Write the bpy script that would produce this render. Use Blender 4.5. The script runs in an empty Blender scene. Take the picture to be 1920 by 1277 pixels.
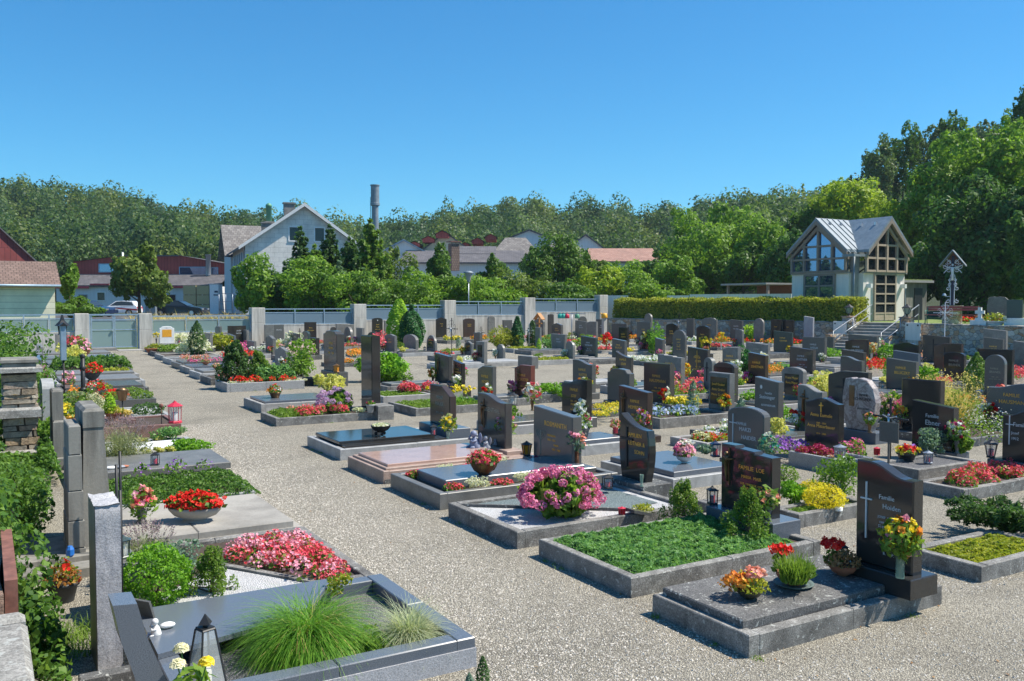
import bpy,bmesh,math,random
import numpy as np
from mathutils import Vector,Matrix
D=bpy.data
C=bpy.context.scene.collection
rad=math.radians
# --- camera, sky, sun, exposure
F,CX,CY,H=1666.,960.,638.5,2.4
TH,PT=rad(30.7),math.atan(68.5/F)
cam=D.objects.new('camera',D.cameras.new('camera'));C.objects.link(cam)
cam.location=(0,0,H);cam.rotation_euler=(math.pi/2-PT,0,-TH)
cam.data.sensor_width=36;cam.data.lens=F/1920*36
cam.data.clip_start=.1;cam.data.clip_end=3000
bpy.context.scene.camera=cam
SUN_AZ,SUN_EL=rad(117),rad(55)
w=D.worlds.new('World');bpy.context.scene.world=w;w.use_nodes=True
nt=w.node_tree
sky=nt.nodes.new('ShaderNodeTexSky');sky.sky_type='NISHITA';sky.sun_disc=False
sky.sun_elevation=SUN_EL;sky.sun_rotation=SUN_AZ
sky.altitude=400;sky.air_density=1.0;sky.dust_density=0.3;sky.ozone_density=3.5
bg=nt.nodes['Background'];bg.inputs['Strength'].default_value=0.1
hs=nt.nodes.new('ShaderNodeHueSaturation');hs.inputs['Saturation'].default_value=1.25;hs.inputs['Hue'].default_value=.5
nt.links.new(sky.outputs[0],hs.inputs['Color']);gm=nt.nodes.new('ShaderNodeGamma');gm.inputs[1].default_value=.86;tm=nt.nodes.new('ShaderNodeMix');tm.data_type='RGBA';tm.blend_type='MULTIPLY';tm.inputs[0].default_value=1;tm.inputs[7].default_value=(.47,1.04,1.22,1)
nt.links.new(hs.outputs[0],gm.inputs[0]);nt.links.new(gm.outputs[0],tm.inputs[6]);nt.links.new(tm.outputs[2],bg.inputs['Color'])
sl=D.lights.new('sun','SUN');sl.energy=4.5;sl.angle=rad(.5);sl.color=(1,.93,.82)
sun=D.objects.new('sun',sl);C.objects.link(sun)
sdir=Vector((math.sin(SUN_AZ)*math.cos(SUN_EL),math.cos(SUN_AZ)*math.cos(SUN_EL),math.sin(SUN_EL)))
sun.rotation_euler=sdir.to_track_quat('Z','Y').to_euler()
vs=bpy.context.scene.view_settings
vs.view_transform='Standard';vs.look='None';vs.exposure=0.76;vs.gamma=1
bpy.context.scene.cycles.max_bounces=6
bpy.context.scene.cycles.transparent_max_bounces=12
# --- photo pixel -> place on the ground
s_,c_=math.sin,math.cos
RV=(c_(TH),-s_(TH),0);FV=(s_(TH)*c_(PT),c_(TH)*c_(PT),-s_(PT));UV=(s_(TH)*s_(PT),c_(TH)*s_(PT),c_(PT))
def ray(x,y):
 u=(x-CX)/F;v=(CY-y)/F
 return [RV[i]*u+UV[i]*v+FV[i] for i in range(3)]
def G(x,y,z=0):
 d=ray(x,y);t=(z-H)/d[2]; return Vector((d[0]*t,d[1]*t,z))
def onX(x,y,X):
 d=ray(x,y);t=X/d[0]; return Vector((X,d[1]*t,H+d[2]*t))
def onY(x,y,Y):
 d=ray(x,y);t=Y/d[1]; return Vector((d[0]*t,Y,H+d[2]*t))
def W(x,y,Z):
 d=ray(x,y); return Vector((d[0]*Z,d[1]*Z,H+d[2]*Z))
def depth(p): return p[0]*FV[0]+p[1]*FV[1]+(p[2]-H)*FV[2]
# --- materials
MATS={}
def newmat(name):
 m=D.materials.new(name);m.use_nodes=True;MATS[name]=m
 return m,m.node_tree,m.node_tree.nodes['Principled BSDF']
def N(nt,t,**kw):
 n=nt.nodes.new(t)
 for k,v in kw.items():
  if k.startswith('i_'):
   n.inputs[int(k[2:]) if k[2:].isdigit() else k[2:]].default_value=v
  else :setattr(n,k,v)
 return n
def ramp(nt,fac,stops,interp='LINEAR'):
 r=nt.nodes.new('ShaderNodeValToRGB');r.color_ramp.interpolation=interp
 e=r.color_ramp.elements
 while len(e)<len(stops):e.new(.5)
 for i,(p,c) in enumerate(stops):
  e[i].position=p
  e[i].color=(c,c,c,1) if isinstance(c,(int,float)) else (*c,1)
 nt.links.new(fac,r.inputs[0]); return r.outputs[0]
def noise(nt,scale,detail=3,rough=.6,co=None,dist=0):
 n=N(nt,'ShaderNodeTexNoise',i_Scale=scale,i_Detail=detail,i_Roughness=rough,i_Distortion=dist)
 if co:nt.links.new(co,n.inputs['Vector'])
 return n.outputs['Fac']
def obco(nt,world=False):
 if world: return nt.nodes.new('ShaderNodeNewGeometry').outputs['Position']
 return nt.nodes.new('ShaderNodeTexCoord').outputs['Object']
def mix(nt,fac,a,b,mode='MIX'):
 m=nt.nodes.new('ShaderNodeMix');m.data_type='RGBA';m.blend_type=mode
 for sock,v in ((m.inputs[0],fac),(m.inputs[6],a),(m.inputs[7],b)):
  if hasattr(v,'links'):nt.links.new(v,sock)
  elif isinstance(v,(int,float)):sock.default_value=v if sock==m.inputs[0] else (v,v,v,1)
  else :sock.default_value=(*v,1)
 return m.outputs[2]
def bump(nt,b,h,strength=.3,dist=.01):
 n=N(nt,'ShaderNodeBump',i_Strength=strength,i_Distance=dist)
 nt.links.new(h,n.inputs['Height']);nt.links.new(n.outputs[0],b.inputs['Normal'])
def granite(name,c1,c2,rough=.3,scale=160,stain=0,lichen=0,bmp=0,band=None):
 m,nt,b=newmat(name);co=obco(nt,True)
 n=noise(nt,scale,2,.7,co)
 col=ramp(nt,n,[(.38,c1),(.62,c2)])
 if band is not None:
  wv=N(nt,'ShaderNodeTexNoise',i_Scale=2.2,i_Detail=6,i_Roughness=.65,i_Distortion=2.5);nt.links.new(co,wv.inputs['Vector'])
  col=mix(nt,ramp(nt,wv.outputs['Fac'],[(.44,0.),(.5,1.),(.56,0.)]),col,band)
 if stain:
  st=ramp(nt,noise(nt,3.5,6,.7,co,.6),[(.35,1-stain),(.65,1.08)])
  col=mix(nt,1.0,col,st,'MULTIPLY')
 if lichen:
  li=ramp(nt,noise(nt,22,4,.6,co,.8),[(.62-lichen*.1,0.),(.66-lichen*.1,.8)])
  col=mix(nt,li,col,(.42,.43,.40))
 nt.links.new(col,b.inputs['Base Color']);b.inputs['Roughness'].default_value=rough
 if bmp:bump(nt,b,noise(nt,60,5,.7,co),bmp,.01)
 return m
granite('black',(.022,.021,.02),(.048,.046,.043),.07,300)
granite('blackwarm',(.044,.041,.038),(.095,.09,.084),.12,220)
granite('brownblack',(.04,.028,.024),(.085,.062,.054),.12,200)
granite('anthracite',(.07,.071,.068),(.145,.145,.138),.18,200)
granite('bluegrey',(.07,.085,.105),(.16,.18,.21),.2,200)
granite('green',(.028,.045,.042),(.07,.095,.09),.18,180)
granite('slate',(.115,.115,.108),(.22,.22,.207),.45,120,.3)
granite('midgrey',(.14,.135,.122),(.27,.26,.24),.4,150,.3)
granite('salt',(.12,.12,.12),(.5,.5,.49),.5,110,.15)
granite('palegrey',(.30,.31,.31),(.45,.45,.44),.55,120,.3)
granite('kerb',(.15,.145,.13),(.34,.33,.31),.8,110,.6,.1,.4)
granite('kerbdark',(.07,.072,.07),(.17,.17,.165),.75,130,.5,.25,.2)
granite('kerblight',(.27,.265,.25),(.44,.43,.41),.8,120,.35,0,.2)
granite('lichenslab',(.07,.07,.067),(.19,.185,.18),.8,90,.4,.2,.35)
granite('red',(.13,.035,.025),(.26,.10,.075),.22,160,.2)
granite('redrough',(.14,.06,.05),(.30,.17,.14),.6,140,.4)
granite('pink',(.36,.22,.17),(.52,.37,.31),.12,180,.12)
granite('pinkrough',(.28,.19,.15),(.46,.35,.29),.6,160,.25)
granite('rough',(.27,.27,.28),(.44,.44,.46),.85,120,.12,0,.35)
granite('marble',(.36,.31,.29),(.45,.40,.37),.35,30,.2,0,0,(.2,.15,.14))
granite('white',(.68,.68,.66),(.78,.78,.76),.6,60,.1)
granite('glitter',(.012,.012,.016),(.045,.045,.05),.08,400)
granite('zinc',(.19,.24,.28),(.23,.28,.32),.45,3,.15)
granite('capstone',(.24,.23,.21),(.40,.385,.35),.9,60,.5,.4,.5)
def concrete(name,c,stain=.35,scale=1.5,streak=True):
 m,nt,b=newmat(name);co=obco(nt,True)
 col=ramp(nt,noise(nt,40,4,.6,co),[(.3,tuple(v*.85 for v in c)),(.7,c)])
 if streak:
  mp=N(nt,'ShaderNodeMapping');mp.inputs['Scale'].default_value=(3,3,.35);nt.links.new(co,mp.inputs[0])
  st=ramp(nt,noise(nt,scale,6,.65,mp.outputs[0]),[(.38,1-stain),(.6,1.0)])
 else :st=ramp(nt,noise(nt,scale,6,.65,co),[(.38,1-stain),(.6,1.0)])
 nt.links.new(mix(nt,1.,col,st,'MULTIPLY'),b.inputs['Base Color']);b.inputs['Roughness'].default_value=.85
 bump(nt,b,noise(nt,50,5,.7,co),.25,.01)
 return m
concrete('concrete',(.62,.59,.53));concrete('concretedark',(.27,.26,.23),.5);concrete('concreteslab',(.38,.36,.32),.35,1.2,False)
concrete('plaster',(.85,.80,.74),.1);concrete('plasterwhite',(.76,.76,.76),.1);concrete('creamwall',(.64,.57,.42),.12)
concrete('cement',(.30,.29,.27),.4,2,False)
def plain(name,c,rough=.5,metal=0,var=.12,scale=8):
 m,nt,b=newmat(name)
 col=ramp(nt,noise(nt,scale,4,.6,obco(nt)),[(.3,tuple(v*(1-var) for v in c)),(.7,tuple(min(1,v*(1+var)) for v in c))])
 nt.links.new(col,b.inputs['Base Color']);b.inputs['Roughness'].default_value=rough;b.inputs['Metallic'].default_value=metal
 return m
plain('iron',(.025,.026,.028),.5,.3);plain('steel',(.33,.36,.40),.4,.6);plain('railblue',(.28,.38,.47),.45,.3)
plain('gold',(.80,.50,.10),.3,.6,.06);plain('letterwhite',(.6,.61,.62),.6);plain('letterdull',(.36,.33,.25),.6)
plain('bronze',(.20,.12,.06),.4,.6,.3);plain('copper',(.36,.17,.10),.35,.7,.3);plain('silver',(.55,.57,.6),.3,.8)
plain('terracotta',(.42,.15,.08),.8);plain('plastic_dark',(.035,.04,.045),.5);plain('yellowpot',(.75,.36,.02),.5)
plain('redglass',(.55,.03,.02),.2);plain('redpaint',(.55,.03,.06),.4);plain('greyfigure',(.30,.32,.36),.6);plain('bluefigure',(.20,.23,.33),.55)
plain('soil',(.06,.042,.03),.95,0,.5,60);plain('wood',(.22,.10,.05),.6,0,.3,20);plain('woodred',(.20,.085,.06),.75,0,.35,14)
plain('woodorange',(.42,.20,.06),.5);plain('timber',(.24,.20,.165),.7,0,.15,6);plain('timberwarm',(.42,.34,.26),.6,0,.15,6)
plain('benchred',(.30,.07,.06),.55);plain('greeniron',(.02,.14,.09),.5);plain('whitepaint',(.78,.78,.76),.5);plain('redstripe',(.6,.02,.03),.5)
plain('tyre',(.02,.02,.02),.9);plain('navy',(.02,.035,.085),.25,.2);plain('carblack',(.018,.022,.03),.2,.2);plain('carwhite',(.78,.78,.78),.25)
plain('bark',(.11,.085,.065),.9,0,.4,30);plain('teal',(.02,.5,.42),.6);plain('insul',(.40,.34,.17),.8);plain('greenpipe',(.10,.30,.18),.5)
plain('stackgrey',(.20,.24,.27),.55,.1,.2,1.5);plain('saucer',(.10,.14,.13),.6);plain('olivepot',(.05,.05,.03),.4)
plain('cloudwhite',(.7,.7,.68),.7);plain('ironwhite',(.62,.66,.72),.5);plain('crossdark',(.018,.02,.05),.5);plain('amber',(.55,.22,.02),.2)
plain('fabricteal',(.02,.32,.26),.7);plain('fasciagrey',(.30,.30,.29),.6);plain('blue_thing',(.02,.15,.5),.4);plain('orange',(.7,.22,.04),.5)
plain('plaquegold',(.80,.36,.02),.45);plain('stem',(.08,.2,.05),.7);plain('plaquepicture',(.30,.19,.12),.5,0,.6,30);plain('candle',(.75,.7,.6),.5)
plain('figuremetal',(.42,.47,.50),.4,.5)
def glassmat(name,c,rough=.05,alpha=.35,tr=0):
 m,nt,b=newmat(name)
 b.inputs['Base Color'].default_value=(*c,1);b.inputs['Roughness'].default_value=rough
 b.inputs['Alpha'].default_value=alpha
 return m
glassmat('glass',(.6,.65,.66),.03,.3);glassmat('frosted',(.24,.34,.33),.3,.8);glassmat('windowdark',(.015,.02,.025),.04,1)
glassmat('vaseglass',(.25,.38,.30),.05,.55);glassmat('carglass',(.03,.04,.045),.05,1)
glassmat('windowsky',(.20,.28,.46),.02,1);MATS['windowsky'].node_tree.nodes['Principled BSDF'].inputs['Metallic'].default_value=.85
glassmat('panelglass',(.17,.24,.30),.3,.93)
def tiles(name,c1,c2,sx=3.5,sy=3.0,mf=.4):
 m,nt,b=newmat(name);co=obco(nt)
 br=N(nt,'ShaderNodeTexBrick',i_Scale=1.0);br.inputs['Brick Width'].default_value=1/sx;br.inputs['Row Height'].default_value=1/sy
 br.inputs['Mortar Size'].default_value=.02;br.inputs['Color1'].default_value=(*c1,1);br.inputs['Color2'].default_value=(*c2,1)
 br.inputs['Mortar'].default_value=(*[v*mf for v in c1],1)
 uv=nt.nodes.new('ShaderNodeUVMap');nt.links.new(uv.outputs[0],br.inputs['Vector'])
 st=ramp(nt,noise(nt,.8,5,.6,co),[(.3,.75),(.7,1.1)])
 nt.links.new(mix(nt,1.,br.outputs[0],st,'MULTIPLY'),b.inputs['Base Color']);b.inputs['Roughness'].default_value=.8
 return m
tiles('tilebrown',(.17,.11,.085),(.24,.16,.125));tiles('tilegrey',(.15,.135,.125),(.26,.24,.22),2.2,2.2);tiles('tilered',(.36,.19,.14),(.44,.26,.20))
tiles('roofdark',(.10,.095,.10),(.14,.13,.135),1.5,1.5);tiles('facade',(.74,.72,.66),(.80,.77,.70),1.1,1.9,.74);tiles('boards',(.80,.74,.56),(.82,.77,.6),.12,2.8,.7)
tiles('redclad',(.38,.06,.05),(.42,.07,.055),2.2,.08);tiles('reddark',(.22,.04,.04),(.24,.05,.045),2.0,.3);tiles('seam',(.30,.37,.42),(.32,.39,.44),.35,.02)
def stonewall(name):
 m,nt,b=newmat(name);co=obco(nt,True)
 mp=N(nt,'ShaderNodeMapping');mp.inputs['Scale'].default_value=(1,1,1.5);nt.links.new(co,mp.inputs[0])
 dn=N(nt,'ShaderNodeTexNoise',i_Scale=3);nt.links.new(mp.outputs[0],dn.inputs['Vector'])
 va=N(nt,'ShaderNodeVectorMath',operation='MULTIPLY_ADD');nt.links.new(dn.outputs['Color'],va.inputs[0]);va.inputs[1].default_value=(.25,.25,.25);nt.links.new(mp.outputs[0],va.inputs[2])
 v=N(nt,'ShaderNodeTexVoronoi',i_Scale=3.6);nt.links.new(va.outputs[0],v.inputs['Vector'])
 e=N(nt,'ShaderNodeTexVoronoi',feature='DISTANCE_TO_EDGE',i_Scale=3.6);nt.links.new(va.outputs[0],e.inputs['Vector'])
 sp=nt.nodes.new('ShaderNodeSeparateColor');nt.links.new(v.outputs['Color'],sp.inputs[0])
 col=ramp(nt,sp.outputs[0],[(0,(.62,.58,.50)),(.3,(.34,.32,.30)),(.55,(.74,.70,.62)),(.75,(.50,.28,.15)),(1,(.62,.55,.40))])
 col=mix(nt,1.,col,ramp(nt,noise(nt,25,5,.7,co),[(.3,.6),(.7,1.1)]),'MULTIPLY')
 col=mix(nt,ramp(nt,e.outputs['Distance'],[(.0,1.),(.05,0.)]),col,(.13,.12,.10))
 nt.links.new(col,b.inputs['Base Color']);b.inputs['Roughness'].default_value=.9
 bump(nt,b,ramp(nt,e.outputs['Distance'],[(0,0.),(.12,1.)]),.8,.03)
stonewall('stonewall')
def drystone(name):
 m,nt,b=newmat(name);co=obco(nt,True)
 col=ramp(nt,noise(nt,9,6,.7,co,1.5),[(.3,(.17,.155,.135)),(.5,(.36,.33,.28)),(.62,(.48,.43,.36)),(.75,(.34,.18,.11))])
 gi=nt.nodes.new('ShaderNodeNewGeometry').outputs['Random Per Island'];col=mix(nt,.75,col,ramp(nt,gi,[(0,(.8,.78,.74)),(.35,(1.25,1.2,1.1)),(.6,(.95,.55,.4)),(.7,(1,.97,.9)),(.9,(1.1,.8,.5)),(1,(.6,.6,.6))]),'MULTIPLY')
 col=mix(nt,ramp(nt,noise(nt,14,5,.7,co,.5),[(.62,0.),(.68,.85)]),col,(.45,.30,.10))
 nt.links.new(col,b.inputs['Base Color']);b.inputs['Roughness'].default_value=.95
 bump(nt,b,noise(nt,30,8,.8,co,1.),1.,.03)
drystone('drystone')
def gravel(name,cs,scale=80,gap=.36,bs=.8):
 m,nt,b=newmat(name);co=obco(nt,True)
 v=N(nt,'ShaderNodeTexVoronoi',i_Scale=scale);nt.links.new(co,v.inputs['Vector'])
 sp=nt.nodes.new('ShaderNodeSeparateColor');nt.links.new(v.outputs['Color'],sp.inputs[0])
 col=ramp(nt,sp.outputs[0],[(i/(len(cs)-1),c) for i,c in enumerate(cs)])
 e=N(nt,'ShaderNodeTexVoronoi',i_Scale=scale);nt.links.new(co,e.inputs['Vector'])
 col=mix(nt,1.,col,ramp(nt,e.outputs['Distance'],[(.25,1.),(.62,gap)]),'MULTIPLY')
 col=mix(nt,1.,col,ramp(nt,noise(nt,.7,7,.7,co,.4),[(.32,.74),(.5,.97),(.7,1.08)]),'MULTIPLY')
 col=mix(nt,ramp(nt,noise(nt,.35,8,.75,co,1.),[(.58,0.),(.66,.35)]),col,(.30,.27,.22),'MIX') if name=='gravel' else col
 nt.links.new(col,b.inputs['Base Color']);b.inputs['Roughness'].default_value=.9
 inv=ramp(nt,e.outputs['Distance'],[(0,1.),(.6,0.)])
 bump(nt,b,inv,bs,.015)
gravel('gravel',[(.345,.31,.24),(.585,.535,.425),(.475,.43,.34),(.69,.635,.51),(.26,.232,.18),(.555,.505,.40)])
gravel('whitegravel',[(.72,.72,.72),(.84,.84,.83),(.62,.62,.62),(.80,.80,.8)],90,.6)
gravel('bluegravel',[(.14,.20,.21),(.30,.38,.38),(.20,.26,.27),(.34,.40,.40)],80,.45)
gravel('greygravel',[(.10,.10,.11),(.28,.28,.29),(.16,.16,.17),(.36,.36,.37)],90,.4)
gravel('bark_mulch',[(.10,.05,.03),(.22,.12,.07),(.30,.19,.1)],50,.4)
def leafmat(name,cols,trans=.47,rough=.5,clump=1.2,spec=.3):
 m,nt,b=newmat(name)
 g=nt.nodes.new('ShaderNodeNewGeometry')
 r=g.outputs['Random Per Island']
 n=noise(nt,clump,3,.6,g.outputs['Position'])
 ad=N(nt,'ShaderNodeMath',operation='MULTIPLY_ADD');nt.links.new(r,ad.inputs[0]);ad.inputs[1].default_value=.45;nt.links.new(n,ad.inputs[2])
 col=ramp(nt,ad.outputs[0],[(.38+.65*i/max(1,len(cols)-1),c) for i,c in enumerate(cols)])
 nt.links.new(col,b.inputs['Base Color']);b.inputs['Roughness'].default_value=rough
 b.inputs['Specular IOR Level'].default_value=spec
 if trans:
  t=nt.nodes.new('ShaderNodeBsdfTranslucent');nt.links.new(mix(nt,1.,col,(1.0,1.05,.6),'MULTIPLY'),t.inputs[0])
  ms=nt.nodes.new('ShaderNodeMixShader');ms.inputs[0].default_value=trans
  nt.links.new(b.outputs[0],ms.inputs[1]);nt.links.new(t.outputs[0],ms.inputs[2])
  nt.links.new(ms.outputs[0],nt.nodes['Material Output'].inputs[0])
 return m
LM=dict(treelight=[(.06,.13,.018),(.11,.21,.03),(.17,.29,.045)],treemid=[(.03,.075,.015),(.06,.13,.02),(.095,.18,.03)],treedark=[(.022,.062,.022),(.045,.11,.032),(.085,.17,.045)],treeolive=[(.05,.09,.02),(.085,.14,.03),(.13,.19,.05)],treeyellow=[(.11,.18,.02),(.19,.28,.03),(.28,.36,.045)],forestA=[(.025,.055,.018),(.045,.085,.025),(.07,.12,.035)],forestB=[(.045,.08,.03),(.075,.12,.045),(.11,.16,.07)],forestC=[(.018,.045,.02),(.03,.065,.026),(.045,.09,.035)],forestD=[(.05,.075,.02),(.075,.11,.025),(.11,.15,.035)],conifer=[(.02,.055,.02),(.04,.09,.03),(.075,.15,.045)],coniferlight=[(.05,.11,.02),(.09,.17,.03),(.15,.24,.045)],bluespruce=[(.07,.13,.11),(.12,.2,.17),(.17,.26,.23)],ivy=[(.02,.06,.015),(.05,.12,.022),(.12,.22,.05)],box=[(.05,.14,.012),(.10,.24,.02),(.17,.34,.03)],juniper=[(.05,.13,.045),(.10,.22,.08),(.18,.33,.14)],thujay=[(.12,.24,.02),(.2,.36,.03),(.3,.45,.05)],thujad=[(.015,.065,.022),(.025,.10,.03),(.045,.15,.05)],sedum=[(.10,.15,.02),(.19,.24,.03),(.32,.33,.05)],sedumgreen=[(.06,.12,.02),(.1,.18,.03),(.16,.25,.05)],hedge=[(.09,.125,.015),(.18,.22,.03),(.33,.34,.07)],grassblade=[(.045,.12,.013),(.085,.215,.024),(.16,.31,.045)],fescue=[(.18,.24,.18),(.28,.34,.26),(.40,.42,.32)],lavender=[(.10,.13,.08),(.17,.21,.14),(.25,.28,.20)],lavflower=[(.13,.10,.15),(.2,.16,.22),(.27,.22,.30)],golden=[(.35,.30,.02),(.50,.44,.03),(.62,.55,.06)],variegated=[(.2,.24,.06),(.4,.42,.13),(.6,.6,.25)],drygrass=[(.3,.26,.1),(.42,.36,.15),(.5,.45,.22)],flowerleaf=[(.04,.10,.015),(.09,.18,.03),(.17,.27,.05)],reddish=[(.20,.06,.03),(.30,.12,.04),(.28,.2,.05)],silverleaf=[(.30,.36,.33),(.45,.5,.47),(.58,.62,.6)],brownleaf=[(.16,.09,.05),(.25,.15,.08),(.35,.24,.14)])
for k,v in LM.items():leafmat(k,[tuple(min(.8,q*(1.75 if k[:4]=='fore' else 1.6 if k[:4] in ('tree','coni','ivy','hedg') else 1.6))*t for q,t in zip(c,(1.04,1,.9) if k[:4]=='fore' else (1.08,1,.85))) for c in v],clump=.25 if k.startswith('forest') else (.6 if k.startswith('tree') else 6))
FM=dict(pinkred=[(.62,.03,.06),(.80,.09,.14),(.85,.25,.27)],red=[(.6,.01,.01),(.78,.02,.02),(.85,.06,.03)],pink=[(.75,.22,.34),(.85,.36,.48),(.9,.55,.62)],hotpink=[(.62,.04,.22),(.8,.1,.34),(.85,.3,.5)],hydr=[(.62,.10,.28),(.78,.22,.42),(.86,.42,.58)],lilac=[(.45,.24,.5),(.6,.38,.62),(.7,.5,.72)],purple=[(.26,.06,.5),(.4,.14,.65),(.5,.25,.7)],crimson=[(.28,.01,.06),(.42,.02,.1),(.5,.06,.2)],yellow=[(.8,.55,.01),(.85,.68,.03),(.88,.78,.2)],orange=[(.8,.18,.02),(.85,.3,.03),(.88,.5,.1)],white=[(.75,.75,.7),(.82,.82,.8),(.86,.86,.86)],cream=[(.70,.65,.38),(.80,.75,.48),(.85,.82,.6)],salmon=[(.75,.2,.14),(.82,.32,.24),(.88,.5,.4)],tealflower=[(.02,.3,.22),(.05,.42,.32),(.15,.5,.42)],palepink=[(.7,.42,.42),(.78,.52,.52),(.82,.65,.62)],bluefl=[(.2,.28,.6),(.4,.5,.75),(.6,.68,.82)])
for k,v in FM.items():leafmat('f_'+k,v,.25,.55,9,.2)
def grassland(name,cs,sc=3):
 m,nt,b=newmat(name);co=obco(nt,True)
 col=ramp(nt,noise(nt,sc,8,.7,co),[(.3+.4*i/(len(cs)-1),c) for i,c in enumerate(cs)])
 nt.links.new(col,b.inputs['Base Color']);b.inputs['Roughness'].default_value=.95;bump(nt,b,noise(nt,20,6,.8,co),.6,.05)
grassland('meadow',[(.05,.08,.02),(.09,.13,.03),(.15,.17,.05)]);grassland('forestfloor',[(.02,.035,.015),(.04,.055,.02)],.5);grassland('asphalt',[(.07,.07,.07),(.1,.1,.1)],20)
grassland('terracelawn',[(.08,.13,.03),(.15,.22,.05),(.25,.28,.1)],4);grassland('mossmat',[(.05,.09,.015),(.09,.13,.02),(.14,.15,.03)],12)
# --- object helpers
def tag(o,label=None,cat=None,group=None,kind=None):
 if label:o['label']=label
 if cat:o['category']=cat
 if group:o['group']=group
 if kind:o['kind']=kind
 return o
def empty(name,loc,rz=0,label=None,cat=None,group=None,kind=None):
 o=D.objects.new(name,None);C.objects.link(o);o.location=loc;o.rotation_euler=(0,0,rz);o.empty_display_size=.1
 return tag(o,label,cat,group,kind)
class MB:
 """collects shapes in local metres, becomes ONE mesh object"""
 def __init__(s):s.v=[];s.f=[];s.mi=[];s.uv={};s.cm=0;s.sm=[];s.smooth=False
 def add(s,vs,fs,smooth=None):
  o=len(s.v);s.v.extend([tuple(v) for v in vs])
  for f in fs:
   s.f.append(tuple(i+o for i in f));s.mi.append(s.cm);s.sm.append(s.smooth if smooth is None else smooth)
  return s
 def box(s,x0,x1,y0,y1,z0,z1,M=None):
  v=[(x0,y0,z0),(x1,y0,z0),(x1,y1,z0),(x0,y1,z0),(x0,y0,z1),(x1,y0,z1),(x1,y1,z1),(x0,y1,z1)]
  if M:v=[M@Vector(p) for p in v]
  return s.add(v,[(3,2,1,0),(4,5,6,7),(0,1,5,4),(1,2,6,5),(2,3,7,6),(3,0,4,7)])
 def bbox(s,x0,x1,y0,y1,z0,z1,b=.008):
  """box with chamfered top edges"""
  v=[(x0,y0,z0),(x1,y0,z0),(x1,y1,z0),(x0,y1,z0),(x0,y0,z1-b),(x1,y0,z1-b),(x1,y1,z1-b),(x0,y1,z1-b),(x0+b,y0+b,z1),(x1-b,y0+b,z1),(x1-b,y1-b,z1),(x0+b,y1-b,z1)]
  return s.add(v,[(3,2,1,0),(8,9,10,11),(0,1,5,4),(1,2,6,5),(2,3,7,6),(3,0,4,7),(4,5,9,8),(5,6,10,9),(6,7,11,10),(7,4,8,11)])
 def prism(s,poly,fn0,fn1,b=0):
  """poly 2-D outline mapped by fn0 / fn1 to the two caps"""
  n=len(poly);v=[fn0(*p) for p in poly]+[fn1(*p) for p in poly]
  return s.add(v,[tuple(range(n)),tuple(range(2*n-1,n-1,-1))]+[(i,i+n,(i+1)%n+n,(i+1)%n) for i in range(n)])
 def lathe(s,prof,c=(0,0,0),n=16,sx=1,sy=1,cap=True):
  v=[];f=[]
  for r,z in prof:
   for k in range(n):
    a=2*math.pi*k/n;v.append((c[0]+r*sx*math.cos(a),c[1]+r*sy*math.sin(a),c[2]+z))
  for j in range(len(prof)-1):
   for k in range(n):f.append((j*n+k,j*n+(k+1)%n,(j+1)*n+(k+1)%n,(j+1)*n+k))
  s.add(v,f,n>8)
  if cap:s.add(v[:n],[tuple(range(n-1,-1,-1))],False);s.add(v[-n:],[tuple(range(n))],False)
  return s
 def tube(s,pts,r,n=6,r1=None):
  pts=[Vector(p) for p in pts];v=[];f=[];m=len(pts)
  up=Vector((0,0,1))
  for i,p in enumerate(pts):
   t=(pts[min(i+1,m-1)]-pts[max(i-1,0)])
   if t.length<1e-9:t=Vector((0,0,1))
   t.normalize();a=t.cross(up)
   if a.length<.1:a=t.cross(Vector((1,0,0)))
   a.normalize();b=t.cross(a)
   rr=r if r1 is None else r+(r1-r)*i/(m-1)
   for k in range(n):
    an=2*math.pi*k/n;v.append(p+a*(rr*math.cos(an))+b*(rr*math.sin(an)))
  for i in range(m-1):
   for k in range(n):f.append((i*n+k,i*n+(k+1)%n,(i+1)*n+(k+1)%n,(i+1)*n+k))
  f.append(tuple(range(n-1,-1,-1)));f.append(tuple((m-1)*n+k for k in range(n)))
  return s.add(v,f,n>5)
 def ball(s,c,r,n=10,m=6,sc=(1,1,1)):
  prof=[(max(.001,r*math.sin(math.pi*j/m)),0-r*math.cos(math.pi*j/m)*sc[2]) for j in range(m+1)]
  return s.lathe(prof,c,n,sc[0],sc[1],False)
 def text(s,txt,size,at,off=.002,mat=None,align='CENTER'):
  """lettering on a face that looks to local -X; at=(y,z) of baseline centre"""
  V,Fs=textmesh(txt,align)
  s.add([(-off-v[2]*.004,at[0]-v[0]*size,at[1]+v[1]*size) for v in V],Fs,False)
  return s
 def build(s,name,mat,parent=None,loc=None,rz=0):
  me=D.meshes.new(name);me.from_pydata(s.v,[],s.f)
  mats=mat if isinstance(mat,(list,tuple)) else [mat]
  for m in mats:me.materials.append(MATS[m])
  if len(mats)>1:me.polygons.foreach_set('material_index',s.mi)
  me.polygons.foreach_set('use_smooth',s.sm)
  me.update()
  o=D.objects.new(name,me);C.objects.link(o)
  if parent:o.parent=parent
  if loc is not None:o.location=loc
  if rz:o.rotation_euler=(0,0,rz)
  return o
TXT={}
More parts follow.
